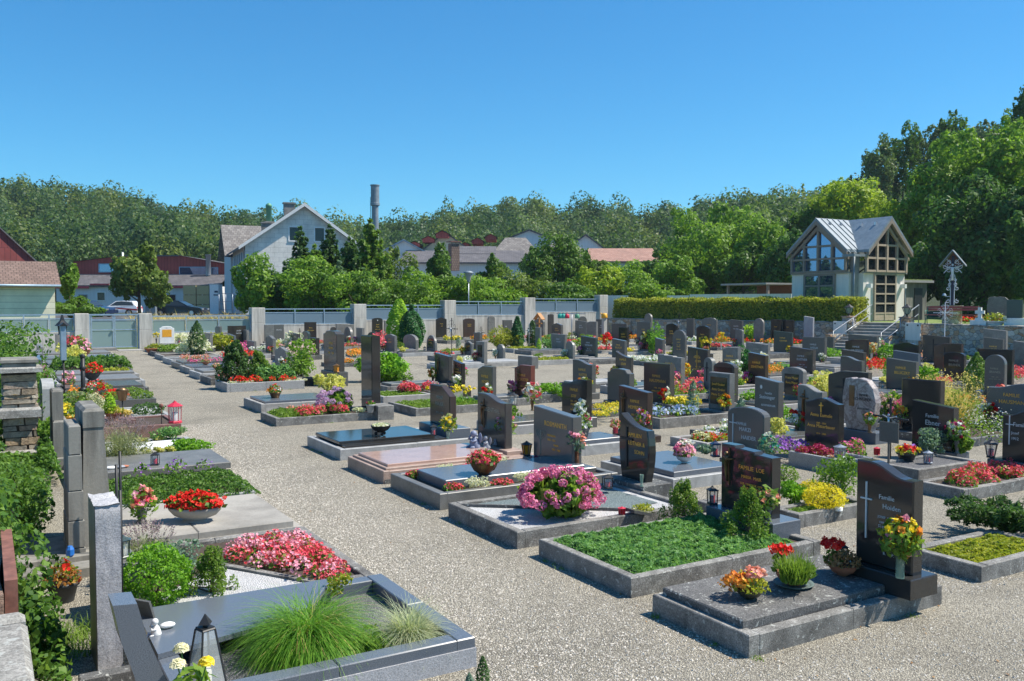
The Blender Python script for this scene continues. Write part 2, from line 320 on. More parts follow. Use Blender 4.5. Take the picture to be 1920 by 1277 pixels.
def textmesh(t,align='CENTER'):
 if (t,align) not in TXT:
  cu=D.curves.new('lettering','FONT');cu.body=t;cu.size=1;cu.align_x=align;cu.extrude=.3;cu.resolution_u=2
  o=D.objects.new('lettering',cu);C.objects.link(o)
  me=D.meshes.new_from_object(o.evaluated_get(bpy.context.evaluated_depsgraph_get()))
  TXT[(t,align)]=([tuple(v.co) for v in me.vertices],[tuple(p.vertices) for p in me.polygons])
  D.objects.remove(o);D.curves.remove(cu);D.meshes.remove(me)
 return TXT[(t,align)]
def npmesh(name,verts,nper,mat,parent=None,mi=None,loc=None,smooth=False):
 """verts (n,nper,3): one n-gon each"""
 n=len(verts);me=D.meshes.new(name)
 me.vertices.add(n*nper);me.vertices.foreach_set('co',np.ascontiguousarray(verts,np.float32).reshape(-1))
 me.loops.add(n*nper);me.loops.foreach_set('vertex_index',np.arange(n*nper,dtype=np.int32))
 me.polygons.add(n);me.polygons.foreach_set('loop_start',np.arange(n,dtype=np.int32)*nper)
 me.polygons.foreach_set('loop_total',np.full(n,nper,np.int32))
 mats=mat if isinstance(mat,(list,tuple)) else [mat]
 for m in mats:me.materials.append(MATS[m])
 if mi is not None:me.polygons.foreach_set('material_index',np.asarray(mi,np.int32))
 me.update(calc_edges=True)
 o=D.objects.new(name,me);C.objects.link(o)
 if parent:o.parent=parent
 if loc is not None:o.location=loc
 return o
RG=np.random.default_rng(7)
def unit(v): return v/np.maximum(np.linalg.norm(v,axis=-1,keepdims=True),1e-9)
def leaves(P,size,nrm=None,bias=.8,aspect=1.7,var=.4,up=0):
 """one pointed leaf quad per point"""
 n=len(P);P=np.asarray(P,float)
 r=unit(RG.normal(size=(n,3)))
 nn=r if nrm is None else unit(r+bias*np.asarray(nrm))
 if up:nn=unit(nn+np.array([0,0,up]))
 a=unit(np.cross(nn,unit(RG.normal(size=(n,3)))));b=np.cross(nn,a)
 s=size*(1+var*(RG.random((n,1))*2-1));L=a*s*aspect/2;Wd=b*s/2
 bend=nn*s*.12
 return np.stack([P-L,P-Wd*.9+L*.1+bend,P+L,P+Wd*.9+L*.1+bend],1)
def blobpts(c,R,n,k=9,sub=.45,seed=None,flat=.0,spr=1.18,frag=.34,rag=.52):
 """points + outward normals on k overlapping lumps that fill the ellipsoid R round c"""
 rg=RG if seed is None else np.random.default_rng(seed)
 c=np.asarray(c,float);R=np.asarray(R,float)
 d=unit(rg.normal(size=(k,3)));rr=(.35+.45*rg.random((k,1)))
 if flat:d[:,2]=np.abs(d[:,2])*1-flat
 cen=d*rr;srad=sub*(.6+.7*rg.random(k));srad=np.minimum(srad,1.16-np.linalg.norm(cen,axis=1))
 srad=np.maximum(srad,.2)
 which=rg.choice(k,n,p=srad**2/(srad**2).sum())
 m=int(n*frag);kk=k*5;host=rg.choice(k,kk,p=srad**2/(srad**2).sum());cen=np.concatenate([cen,cen[host]+unit(rg.normal(size=(kk,3))+cen[host])*(srad[host]*rg.uniform(.8,spr,kk))[:,None]]);srad=np.concatenate([srad,srad[host]*rg.uniform(.16,.34,kk)]);which[:m]=k+rg.integers(0,kk,m)
 dd=unit(rg.normal(size=(n,3)));q=(1.07-rag+rag*rg.random((n,1))**.7)
 p=cen[which]+dd*srad[which][:,None]*q
 return c+p*R,unit(dd/R)
def shell(c,R,n,jitter=.08,half=False):
 d=unit(RG.normal(size=(n,3)))
 if half:d[:,2]=np.abs(d[:,2])
 lump=1+.15*np.sin(d[:,:1]*7+d[:,1:2]*5)*np.cos(d[:,2:]*6+1)
 return np.asarray(c,float)+d*np.asarray(R,float)*lump*(1-jitter+2*jitter*RG.random((n,1))-.0),unit(d/np.asarray(R,float))
def blades(P,L,wd,spread=.6,droop=.5,segs=3):
 """curved grass blades rooted at P -> quads"""
 n=len(P);az=RG.random(n)*2*math.pi;tilt=spread*RG.random(n)**.7;ln=L*(.6+.5*RG.random(n))
 dirh=np.stack([np.cos(az),np.sin(az),np.zeros(n)],1);side=np.stack([-np.sin(az),np.cos(az),np.zeros(n)],1)
 pts=[]
 for i in range(segs+1):
  t=i/segs;ang=tilt+droop*t*(1+tilt)
  pts.append(P+dirh*(ln*t*np.sin(ang))[:,None]+np.array([0,0,1])*(ln*t*np.cos(ang))[:,None])
 out=[]
 for i in range(segs):
  w0=wd*(1-i/segs)/2+.0006;w1=wd*(1-(i+1)/segs)/2+.0004
  out.append(np.stack([pts[i]-side*w0,pts[i]+side*w0,pts[i+1]+side*w1,pts[i+1]-side*w1],1))
 return np.concatenate(out)
def petals(P,r,nrm=None,k=4,bias=1.5):
 """flowers: k rounded petals tilted round the axis"""
 P=np.asarray(P,float);n=len(P)
 nn=unit(RG.normal(size=(n,3))+bias*(np.array([0,0,1.]) if nrm is None else np.asarray(nrm)))
 a=unit(np.cross(nn,unit(RG.normal(size=(n,3)))));b=np.cross(nn,a);rr=r*(.75+.5*RG.random((n,1)))
 out=[]
 for i in range(k):
  an=2*math.pi*i/k;d=a*math.cos(an)+b*math.sin(an);sd=np.cross(nn,d)
  out.append(np.stack([P,P+d*rr*.6-sd*rr*.5+nn*rr*.25,P+d*rr+nn*rr*.3,P+d*rr*.6+sd*rr*.5+nn*rr*.25],1))
 return np.concatenate(out)
 # --- ground, hills
def ss(a,b,x):t=np.clip((x-a)/(b-a),0,1); return t*t*(3-2*t)
RX=[-1500,-300,0,100,160,260,330,420,520,600,680,760,820,860,960,1100,1250,1400,1500,1600,1680,1760,1850,1920,2100,4000]
RY=[330,335,333,325,345,347,378,382,386,388,398,398,388,370,357,362,362,355,352,345,340,330,310,290,260,230]
def terr(X,Y):
 X=np.asarray(X,float);Y=np.asarray(Y,float)
 xc=X*RV[0]+Y*RV[1];zc=np.maximum(X*s_(TH)+Y*c_(TH),1.)
 px=np.clip(960+F*xc/zc,-1500,4000)
 top=2.4+(570-np.interp(px,RX,RY))*275/F-17
 z=1.25*ss(53,62,Y)*(X<36)+1.25*ss(37.5,38,X)*(Y>=50.0)+0*X
 z=np.where((X>42.5)&(Y<52),np.maximum(z,1.2*ss(42.5,43.5,X)),z)
 z0=np.interp(px,[-1500,550,700,1250,1400,1750,4000],[135,135,165,165,110,66,60]);z1=np.interp(px,[1300,1900],[285,260])
 t=ss(z0,z1,zc);t=np.where(px>1500,.35*t+.65*np.clip((zc-z0)/(z1-z0),0,1),t)
 return z+top*t*(zc>20)-.04
def grid(name,xs,ys,mat,kind='structure',dz=0,fn=terr):
 X,Y=np.meshgrid(xs,ys,indexing='ij');Z=fn(X,Y)+dz;V=np.stack([X,Y,Z],-1)
 q=np.stack([V[:-1,:-1],V[1:,:-1],V[1:,1:],V[:-1,1:]],2).reshape(-1,4,3)
 return tag(npmesh(name,q,4,mat),kind=kind)
grid('ground',np.concatenate([[-900,-500,-300,-200,-120,-80,-50,-30,-20],np.arange(-12,37,1.5),[37.5,38,40,42.5,43.5],np.arange(45,90,3),np.arange(92,330,12),[380,500,700,1000]]),np.concatenate([[-300,-100,-40,-20],np.arange(-10,49,3),[50.0,51,53,55,57,59,62],np.arange(65,120,5),np.arange(125,420,12),[480,600,800,1100]]),'forestfloor')
MB().add([(-2.2,-14,0),(37.6,-14,0),(37.6,50.3,0),(-2.2,50.3,0)],[(0,1,2,3)]).build('gravel_yard','gravel')
tag(D.objects['gravel_yard'],kind='structure')
MB().add([(-40,51.6,-.01),(37.6,51.6,-.01),(37.6,53,.02),(37.6,55,.12),(37.6,57,.52),(37.6,59,.93),(37.6,62,1.26),(-40,62,1.26),(-40,59,.93),(-40,57,.52),(-40,55,.12),(-40,53,.02)],[(0,1,2,11),(11,2,3,10),(10,3,4,9),(9,4,5,8),(8,5,6,7)]).build('grass_bank','meadow')
tag(D.objects['grass_bank'],kind='structure')
MB().add([(-60,62.2,1.262),(44,62.2,1.262),(60,112,1.262),(-60,112,1.262)],[(0,1,2,3)]).build('road','asphalt')
tag(D.objects['road'],kind='structure')
def forest():
 P=[];Nn=[];S=[];MI=[]
 rg=np.random.default_rng(3)
 n=0
 for _ in range(1750):
  px=rg.uniform(-400,3000);t=rg.random()**1.25
  za=float(np.interp(px,[550,700,1250,1400,1750],[142,178,178,130,100]));zc=za+(285-za)*t
  d=ray(px,570);X,Y=d[0]*zc,d[1]*zc;z=float(terr(X,Y))
  if px>1480 and px<1800 and zc<150:continue
  n+=1;hgt=rg.uniform(9,16);R=rg.uniform(3.2,6.6);k=int(rg.choice([0,0,1,2,2,3]))
  m=int((26 if t<.3 else 20)*R*R)+150
  p,q=blobpts((X,Y,z+hgt*.55),(R,R,hgt*.52),m,9,.5,int(rg.integers(1e9)),.35,.95,.06,.22)
  P.append(p);Nn.append(q);MI.append(np.full(m,k));S.append(np.full(m,.27+zc/800))
 P=np.concatenate(P);Nn=np.concatenate(Nn);MI=np.concatenate(MI);S=np.concatenate(S)[:,None]
 q=leaves(P,1.0,Nn,2.2,1.3);q=P[:,None,:]+(q-P[:,None,:])*S[:,None,:]
 tag(npmesh('far_wood',q,4,['forestA','forestB','forestC','forestD'],mi=MI),'dense mixed green wood covering the hills behind the village','woodland',kind='stuff')
forest()
# --- trees
def trunk(mb,h,r,spread,n=5,seed=1,z0=.35):
 rg=random.Random(seed)
 mb.smooth=True
 mb.tube([(0,0,-.3),(rg.uniform(-.1,.1)*r,0,h*.3),(rg.uniform(-.6,.6)*r,rg.uniform(-.6,.6)*r,h*.6),(0,0,h*.85)],r,8,r*.35)
 for k in range(n):
  a=rg.uniform(0,6.28);z=h*(z0+.45*k/n);L=spread*rg.uniform(.6,.9)
  mb.tube([(0,0,z),(L*.4*math.cos(a),L*.4*math.sin(a),z+L*.3),(L*math.cos(a),L*math.sin(a),z+L*.65)],r*.42,5,r*.1)
def tree(label,px,yt,yb,wpx,Z,mat,n=4000,leaf=.22,k=12,sub=.42,group='trees and shrubs behind the cemetery',cat='tree',seed=None,name='broadleaf_tree',base=None,trh=None,bias=1.5):
 seed=seed or int(px*7+yt)
 top=W(px,yt,Z);bot=W(px,yb,Z);g=float(terr(top.x,top.y)) if base is None else base
 if group.endswith('cemetery'):wpx*=1.4 if yb>575 and wpx<130 else 1.12;n=int(n*1.7);leaf*=.85
 r=wpx/2/F*Z;b=bot.z;hc=(top.z-b)/2;e=empty(name,(top.x,top.y,g),0,label,cat,group)
 p,q=blobpts((0,0,b+hc-g),(r,r,hc),n,k,sub,seed)
 npmesh('crown',leaves(p,leaf,q,bias),4,mat,e)
 mb=MB();trunk(mb,(b+hc*1.2-g),max(.06,r*.07),r*.8,6,seed);mb.build('trunk','bark',e)
 return e
def conifer(label,px,yt,yb,wpx,Z,mat,n=5000,leaf=.16,group='trees and shrubs behind the cemetery',seed=None,dens=.32,name='spruce_tree'):
 wpx*=1.45;n=int(n*1.9)
 seed=seed or int(px*3+yt);rg=np.random.default_rng(seed)
 top=W(px,yt,Z);bot=W(px,yb,Z);g=float(terr(top.x,top.y));b=max(bot.z,g+.1)-g;t=top.z-g;R=wpx/2/F*Z
 e=empty(name,(top.x,top.y,g),0,label,'tree',group)
 mb=MB();mb.tube([(0,0,-.3),(0,0,t*.5),(0,0,t*.97)],R*.09,7,.015)
 P=[];Q=[];lay=max(8,int((t-b)/dens));br=[]
 for i in range(lay):
  f=i/(lay-1);z=t-(t-b)*f;rr=R*(.05+.95*f**.78)*rg.uniform(.75,1.1);nb=5+int(6*f)
  for j in range(nb):
   a=2*math.pi*(j+rg.random())/nb;L=rr*rg.uniform(.7,1.12)
   br.append((z,a,L));
 tot=sum(L+.08 for _,_,L in br)
 for z,a,L in br:
  m=max(4,int(n*(L+.08)/tot));u=rg.random(m)**.75
  side=(rg.random(m)-.5)*L*.5*(1.1-u);zz=z-L*.28*u+L*.18*u**3+rg.normal(size=m)*.09*(.4+L)
  P.append(np.stack([math.cos(a)*L*u-math.sin(a)*side,math.sin(a)*L*u+math.cos(a)*side,zz],1));Q.append(np.tile([math.cos(a)*.4,math.sin(a)*.4,.8],(m,1)))
 P=np.concatenate(P);Q=np.concatenate(Q)
 npmesh('crown',leaves(P,leaf,Q,1.1,2.0),4,mat,e)
 mb.build('trunk','bark',e); return e
T=tree;K=conifer
T('bright loose broadleaf bush at the left end of the tree screen, before the grey house',484,464,600,68,58,'treelight',5000,.17)
T('dark green yew shrub beside the bright bush at the left of the screen',540,486,595,60,58.5,'treedark',4500,.13,16,.35,cat='shrub',name='yew_shrub')
K('thin topped spruce in front of the two attic windows of the grey house',563,428,590,74,61,'conifer',5500)
K('leggy spruce standing right of the attic windows',618,424,592,76,62,'conifer',5500)
K('silvery blue spruce low between darker firs',636,492,595,56,57,'bluespruce',4500,.13)
K('dark slender spruce in front of the right eave of the grey house',662,452,592,70,63,'conifer',5000)
K('tallest spruce of the screen, in front of the grey chimney stack',694,414,595,104,61,'coniferlight',8000)
K('full fir between the blue spruce and the tallest spruce',655,448,595,80,58.5,'conifer',5200)
K('bushy fir filling the gap right of the thin topped spruce',590,462,595,84,58,'coniferlight',5200)
T('pale grey green willow shrub right of the tallest spruce',738,452,590,66,64,'treeolive',4000,.16)
T('bushy mid green shrub under the spruces',590,482,600,120,56.5,'treelight',4200,.15,cat='shrub',name='shrub')
T('leafy green thicket between the two leggy spruces',645,490,600,120,57,'treemid',4200,.15,cat='shrub',name='shrub')
T('light green shrub directly left of the tallest spruce',668,500,602,100,55.5,'treelight',3600,.15,cat='shrub',name='shrub')
T('round green shrub at the foot of the tallest spruce',725,505,602,110,57.5,'treemid',4200,.15,cat='shrub',name='shrub')
T('broad leafy shrub behind the second fence pillar from the gate side',780,510,600,90,61,'treelight',4500,.15,cat='shrub',name='shrub')
T('pointed young tree before the dark factory roof',820,468,590,44,64,'treemid',4200,.17)
T('tangled shrub left of the lamp post',855,506,600,84,63,'treelight',4200,.16,cat='shrub',name='shrub')
T('small conical tree right of the lamp post',922,480,585,50,68,'treemid',4200,.17)
T('low spreading shrub behind the fence under the conical tree',905,520,600,100,64,'treelight',4500,.16,cat='shrub',name='shrub')
T('ball shaped maple standing before the white factory gables',1037,436,560,128,80,'treemid',6500,.2,16)
T('wild tall grass green shrub below the ball shaped maple',985,500,596,110,68,'treeolive',4500,.18,cat='shrub',name='shrub')
T('dense low shrub right below the ball shaped maple',1060,525,595,100,66,'treemid',4500,.17,cat='shrub',name='shrub')
T('yellow green shrub glowing between darker ones',1119,500,580,86,70,'treeyellow',4500,.17,cat='shrub',name='shrub')
T('loose green shrub right of the yellow green one',1165,480,580,90,74,'treelight',4500,.18,cat='shrub',name='shrub')
T('feathery bush in front of the red tiled roof',1100,470,540,90,84,'treeolive',3500,.2,cat='shrub',name='shrub')
T('dark round bush left of the big tree',1208,484,565,74,78,'treedark',4000,.19,cat='shrub',name='shrub')
T('big bright broadleaf tree, largest crown left of the chapel',1338,366,560,172,84,'treelight',13000,.25,24,.34)
T('small round tree at the left foot of the big bright tree',1272,478,570,88,74,'treelight',5000,.18)
T('low shrub behind the white parapet',1225,530,575,110,72,'treelight',4200,.17,cat='shrub',name='shrub')
T('leafy tree between the big bright tree and the canopy roof',1395,448,560,90,76,'treemid',5500,.2)
T('bright slender tree behind the canopy roof',1440,410,560,96,78,'treelight',6500,.2,16)
T('dark bushy tree touching the left corner of the chapel',1478,430,590,84,70,'treedark',6500,.18,16)
T('narrow light tree behind the left gable of the chapel',1530,372,500,84,90,'treemid',5000,.24)
T('tall yellowish green beech rising above the chapel roof',1600,326,500,140,88,'treeyellow',9000,.25,20)
T('bright yellow green tree right of the chapel gable',1703,366,520,84,76,'treeyellow',6500,.2,16)
T('slim bright tree climbing above the yellow green one',1742,318,520,66,82,'treeyellow',5500,.22,14)
T('huge dark spreading tree hanging over the terrace at the right',1850,330,590,210,64,'treedark',17000,.26,30,.33)
T('dark lower tree behind the roofed crucifix',1770,405,590,130,66,'treedark',10000,.22,22,.36)
T('sunlit treetop leaning in above the huge dark tree',1848,226,500,230,72,'treelight',15000,.26,26,.32)
T('dark overhanging tree cut by the right edge of the photo',1960,330,600,130,52,'treedark',9000,.22,20,.36)
T('black green treetop at the top of the right edge',1925,138,330,70,78,'treedark',3500,.24,12)
for i,(x,yt,wd,lab) in enumerate([(1650,243,84,'leftmost of the tall airy trees on the skyline'),(1696,222,80,'second from the left of the tall airy skyline trees'),(1748,214,76,'third from the left of the tall airy skyline trees'),(1797,194,92,'tallest of the airy skyline trees'),(1850,204,84,'airy skyline tree right of the tallest'),(1895,198,80,'rightmost airy skyline tree'),(1590,318,60,'small thin tree at the low left end of the skyline row')]):
 T(lab,x,yt,yt+170,wd,118+3*(i%3),'treemid' if i%2 else 'forestB',5200,.24,34,.2,group='airy trees on the skyline',name='tall_tree')
T('roadside tree with a rounded crown in front of the red factory',259,446,584,108,66,'treeolive',7500,.2,18,.36,group='street trees',name='street_tree',seed=11)
T('climbing plant over the corner of the low cream building',130,492,560,36,56,'treelight',2600,.15,cat='shrub',name='climbing_shrub')
T('low round bush at the foot of the cream building',138,558,600,70,55,'treemid',2800,.14,cat='shrub',name='shrub')
for i,(x,y,h_) in enumerate([(60,23,15),(57,16,14),(66,30,17),(50,12,13)]):  # trees out of view, added to cast shade on the annex and crucifix
 e=empty('broadleaf_tree',(x,y,1.3),0,['shade tree beyond the terrace, nearest the annex','shade tree beyond the terrace, second outward','tallest shade tree behind the annex','shade tree at the outer end of the terrace'][i],'tree','trees and shrubs behind the cemetery');p,q=blobpts((0,0,h_*.6),(6,6,h_*.42),5000,18,.38,90+i);npmesh('crown',leaves(p,.4,q,1),4,'treedark',e);mb=MB();trunk(mb,h_*.7,.3,4,6,i);mb.build('trunk','bark',e)
 # --- buildings
def quad_uv(mb,a,b,c,d):
 """planar quad with metre UVs"""
 o=len(mb.v);mb.add([a,b,c,d],[(0,1,2,3)])
def uvize(o):
 me=o.data;uv=me.uv_layers.new(name='UVMap')
 for p in me.polygons:
  n=p.normal
  if abs(n.z)>.98:u=Vector((1,0,0));v=Vector((0,1,0))
  else :u=Vector((-n.y,n.x,0)).normalized();v=n.cross(u)
  for li in p.loop_indices:
   co=me.vertices[me.loops[li].vertex_index].co;uv.data[li].uv=(co.dot(u),co.dot(v))
 return o
def house(name,loc,rz,wd,dp,he,hr,wall,roof,parent_label,oh=.5,rt=.18,gablemat=None,cat='building',group=None,hang=0):
 """gable faces local -Y; ridge runs along +Y; origin at the ground, middle of the front"""
 e=empty(name,loc,rz,parent_label,cat,group)
 mb=MB();a=wd/2
 mb.add([(-a,0,-1),(a,0,-1),(a,dp,-1),(-a,dp,-1),(-a,0,he),(a,0,he),(a,dp,he),(-a,dp,he)],[(0,1,5,4),(1,2,6,5),(2,3,7,6),(3,0,4,7)])
 mb.add([(-a,.0,he),(a,.0,he),(0,.0,hr),(-a,dp,he),(a,dp,he),(0,dp,hr)],[(0,1,2),(4,3,5)])
 uvize(mb.build('wall',wall,e))
 r=MB();sl=(hr-he)/a;ov=oh;z0=he-sl*ov;t=rt
 for s in (-1,1):
  p=[(s*(a+ov),-ov,z0),(s*(a+ov),dp+ov,z0),(0,dp+ov,hr),(0,-ov,hr)]
  q=[(x,y,z+t) for x,y,z in p]
  r.add(p+q,[(0,1,2,3),(7,6,5,4),(0,4,5,1),(0,3,7,4),(1,5,6,2)] if s<0 else [(3,2,1,0),(4,5,6,7),(1,5,4,0),(4,7,3,0),(2,6,5,1)])
 uvize(r.build('roof',roof,e)); return e
def window(e,x,y,z,w_,h_,axis='y',glass='windowdark',frame='whitepaint',fr=.07,sgn=-1):
 """window in a wall of e; axis 'y': wall faces -Y, 'x': wall faces sgn*X"""
 f=MB();g=MB()
 def bx(mb,u0,u1,z0,z1,d0,d1):
  if axis=='y':mb.box(x+u0,x+u1,y-d1,y-d0,z+z0,z+z1)
  else :
   X0,X1=sorted((x+sgn*d0,x+sgn*d1));mb.box(X0,X1,y+u0,y+u1,z+z0,z+z1)
 bx(f,-w_/2-fr,w_/2+fr,h_,h_+fr,0,.06);bx(f,-w_/2-fr,w_/2+fr,-fr,0,0,.09);bx(f,-w_/2-fr,-w_/2,0,h_,0,.06);bx(f,w_/2,w_/2+fr,0,h_,0,.06)
 o=f.build('window',frame,e);bx(g,-w_/2,w_/2,0,h_,.0,.02);g.build('pane',glass,o); return o
Zh=97.;gL=W(461,570,Zh);dirz=rad(-8.3)
R_=Matrix.Rotation(dirz,3,'Z');ux=R_@Vector((1,0,0))
wH=12.6;mid=gL+ux*(wH/2);mid.z=1.25
hr=2.4+183*depth(mid+Vector((0,0,8)))/F-1.25;he=7.6
e=house('gabled_house',mid,dirz,wH,15,he,hr,['plasterwhite'],'tilegrey','tall white three storey house with a grey slate gable and white barge boards',.7,.22)
mb=MB();a=wH/2;mb.prism([(-a-.02,he-3.2),(a+.02,he-3.2),(a+.02,he),(0,hr-.02),(-a-.02,he)], lambda u,v:(u,-.04,v), lambda u,v:(u,-.005,v));uvize(mb.build('gable_cladding','facade',e))
mb=MB()
for s in (-1,1):
 sl=(hr-he)/a;x1=s*(a+.75);z1=he-sl*.75
 mb.prism([(0,hr+.3),(x1,z1+.3),(x1,z1-.05),(0,hr-.08)][::s], lambda u,v:(u,-.78,v), lambda u,v:(u,-.70,v))
mb.build('barge_board','cloudwhite',e)
window(e,-1.05,-.04,he+.6,1.0,1.45,fr=.14);window(e,1.75,-.04,he+.6,1.0,1.45,fr=.14)
for st in range(3):
 for k in range(6):window(e,-a,1.2+2.3*k,.9+2.35*st,.8,1.3,'x',frame='railblue',fr=.04)
mb=MB();mb.tube([(-a-.1,.25,-.5),(-a-.1,.25,he-.3),(-a-.6,.0,he-.2)],.07,8);mb.build('downpipe','steel',e)
for x,y,w_,h_ in [(-1.0,3.5,1.2,1.4),(-3.4,5,1.0,.9)]:
 z=he+(hr-he)*(1-abs(x)/a);c=MB();c.box(x-w_/2,x+w_/2,y,y+.7,z-.6,z+h_-.1);c.box(x-w_/2-.1,x+w_/2+.1,y-.1,y+.8,z+h_-.1,z+h_+.05);c.build('chimney','cement',e)
m2=mid+R_@Vector((-5.2,21.5,0));m2.z=1.25
e2=house('cross_wing',m2+R_@Vector((-1.2,0,0)),dirz-math.pi/2,10,12,7.6,11.3,'plasterwhite','tilegrey','brown tiled cross wing behind the left wall of the grey gabled house',.8,.2)
gp=empty('flue_pipe',W(506,570,112).xy.to_3d()+Vector((0,0,1.2)),0,'green capped flue pipe rising behind the gabled house roof','chimney')
mb=MB();zt=W(506,382,112).z-1.2;mb.smooth=True;mb.lathe([(.36,0),(.34,zt-.5),(.4,zt-.45),(.38,zt-.2),(.15,zt)],n=16);mb.build('pipe','greenpipe',gp)
mb=MB();mb.box(-.6,.6,-.6,.6,0,zt-2.3);mb.build('pipe_base','cement',gp)
st=empty('chimney_stack',W(704.5,570,150).xy.to_3d()+Vector((0,0,1)),0,'tall slim grey factory chimney with a wider dark top','chimney')
zt=W(704.5,348,150).z-1;zc1=W(704.5,376,150).z-1
mb=MB();mb.smooth=True;mb.lathe([(.62,0),(.56,zc1-1)],n=18);mb.build('shaft','stackgrey',st)
mb=MB();mb.lathe([(.57,zc1-1),(.78,zc1-.9),(.78,zc1-.5),(.70,zc1-.45),(.70,zt-.2),(.8,zt-.15),(.8,zt)],n=18);mb.sm=[False]*len(mb.sm);mb.build('cap','stackgrey',st)
mb=MB()
for k in range(18):mb.tube([(-.75,0,3+k*1.0),(-.75,.25,3+k*1.0)],.03,4)
mb.tube([(-.75,0,1),(-.75,0,zt-2)],.03,4);mb.tube([(-.75,.25,1),(-.75,.25,zt-2)],.03,4);mb.build('ladder','iron',st)
Yb=58.;p0=onY(-140,600,Yb);p1=onY(104,600,Yb);ze=onY(104,533,Yb).z
e=empty('cream_building',((p0.x+p1.x)/2,Yb,0),0,'low cream clapboard building with a brown tiled roof at the left edge','building');a=(p1.x-p0.x)/2
mb=MB();mb.box(-a,a,0,7,.3,ze);uvize(mb.build('wall','boards',e))
zr=onY(104,491,Yb+3.5).z;mb=MB();mb.add([(-a-.3,-.4,ze-.05),(a+.3,-.4,ze-.05),(a+.3,3.5,zr),(-a-.3,3.5,zr),(a+.3,7.4,ze-.05),(-a-.3,7.4,ze-.05)],[(0,1,2,3),(3,2,4,5)])
mb.add([(-a-.3,-.4,ze-.2),(a+.3,-.4,ze-.2),(a+.3,-.4,ze-.05),(-a-.3,-.4,ze-.05)],[(0,1,2,3)]);mb.add([(a+.05,0,ze-.1),(a+.05,7,ze-.1),(a+.05,3.5,zr-.1)],[(0,1,2)]);uvize(mb.build('roof','tilebrown',e))
mb=MB();mb.tube([(-a-.3,-.5,ze-.1),(a+.3,-.5,ze-.1)],.07,8);mb.build('gutter','railblue',e)
b=W(-78,570,84);b.z=1.2
e=house('red_barn',b,-TH+rad(42),13.9,12,W(60,492,84).z-1.2,W(-78,354,84).z-1.2,'reddark','roofdark','dark red gable end of a barn behind the cream building',.25,.15)
Zf=122.
def ZP(x,y,Z=Zf): return W(x,y,Z)
A_=ZP(106,570);B_=ZP(413,570);dx=(B_-A_);L=dx.length;rz=math.atan2(dx.y,dx.x)
e=empty('factory_hall',(A_.x,A_.y,1.2),rz,'long low red clad factory hall with strip windows behind the roadside tree','building')
def fx(x): return (x-106)/(413-106)*L
def fz(y): return 2.4+(570-y)*Zf/F-1.2
mb=MB();mb.prism([(fx(106),fz(512)),(fx(413),fz(512)),(fx(413),fz(494)),(fx(312),fz(476)),(fx(206),fz(476)),(fx(106),fz(488))], lambda u,v:(u,5,v), lambda u,v:(u,25,v));uvize(mb.build('upper_wall','redclad',e))
mb=MB();mb.add([(fx(104),4.8,fz(488)+.05),(fx(206),4.8,fz(476)+.05),(fx(206),25,fz(476)+.05),(fx(104),25,fz(488)+.05)],[(0,1,2,3)]);mb.add([(fx(206),4.8,fz(476)+.05),(fx(312),4.8,fz(476)+.05),(fx(312),25,fz(476)+.05),(fx(206),25,fz(476)+.05)],[(0,1,2,3)])
mb.add([(fx(312),4.8,fz(476)+.05),(fx(415),4.8,fz(494)+.05),(fx(415),25,fz(494)+.05),(fx(312),25,fz(476)+.05)],[(0,1,2,3)]);mb.box(fx(206),fx(312),4.75,4.95,fz(476)-.12,fz(476)+.06);uvize(mb.build('roof','roofdark',e))
for x0,x1,y0,y1 in [(156,195,507,493),(313,366,512,499),(375,386,512,500)]:
 window(e,(fx(x0)+fx(x1))/2,5,fz(y0),fx(x1)-fx(x0),fz(y1)-fz(y0),glass='windowsky',frame='railblue',fr=.12)
mb=MB();mb.add([(fx(106),-.4,fz(535)),(fx(413),-.4,fz(535)),(fx(413),5,fz(512)),(fx(106),5,fz(512))],[(0,1,2,3)]);mb.box(fx(106),fx(413),-.42,-.36,fz(538),fz(535)-.01);uvize(mb.build('lower_roof','roofdark',e))
mb=MB();mb.box(fx(106),fx(413),0,5,-.5,fz(537));mb.build('lower_wall','plasterwhite',e)
mb=MB();mb.box(fx(106),fx(170),-.48,-.43,fz(541),fz(537));mb.box(fx(172),fx(208),-.48,-.43,fz(535),fz(532));mb.box(fx(312),fx(413),-.48,-.43,fz(540),fz(537));mb.build('fascia','redpaint',e)
window(e,fx(190),0,fz(563),1.0,1.05,fr=.12);window(e,fx(156),0,fz(575),1.1,1.6,frame='steel',fr=.08)
window(e,fx(318),0,fz(575),1.6,1.6,frame='steel',fr=.08)
mb=MB();mb.lathe([(.36,fz(515)),(.36,fz(476)),(.42,fz(475.5)),(.42,fz(474.5))],(fx(372),4.2,0),12);mb.build('flue','steel',e)
mb=MB();mb.tube([(fx(206),4.3,fz(515)),(fx(206),4.3,fz(470))],.12,8);mb.box(fx(203),fx(209),4.2,4.5,fz(500),fz(499));mb.build('pole','whitepaint',e)
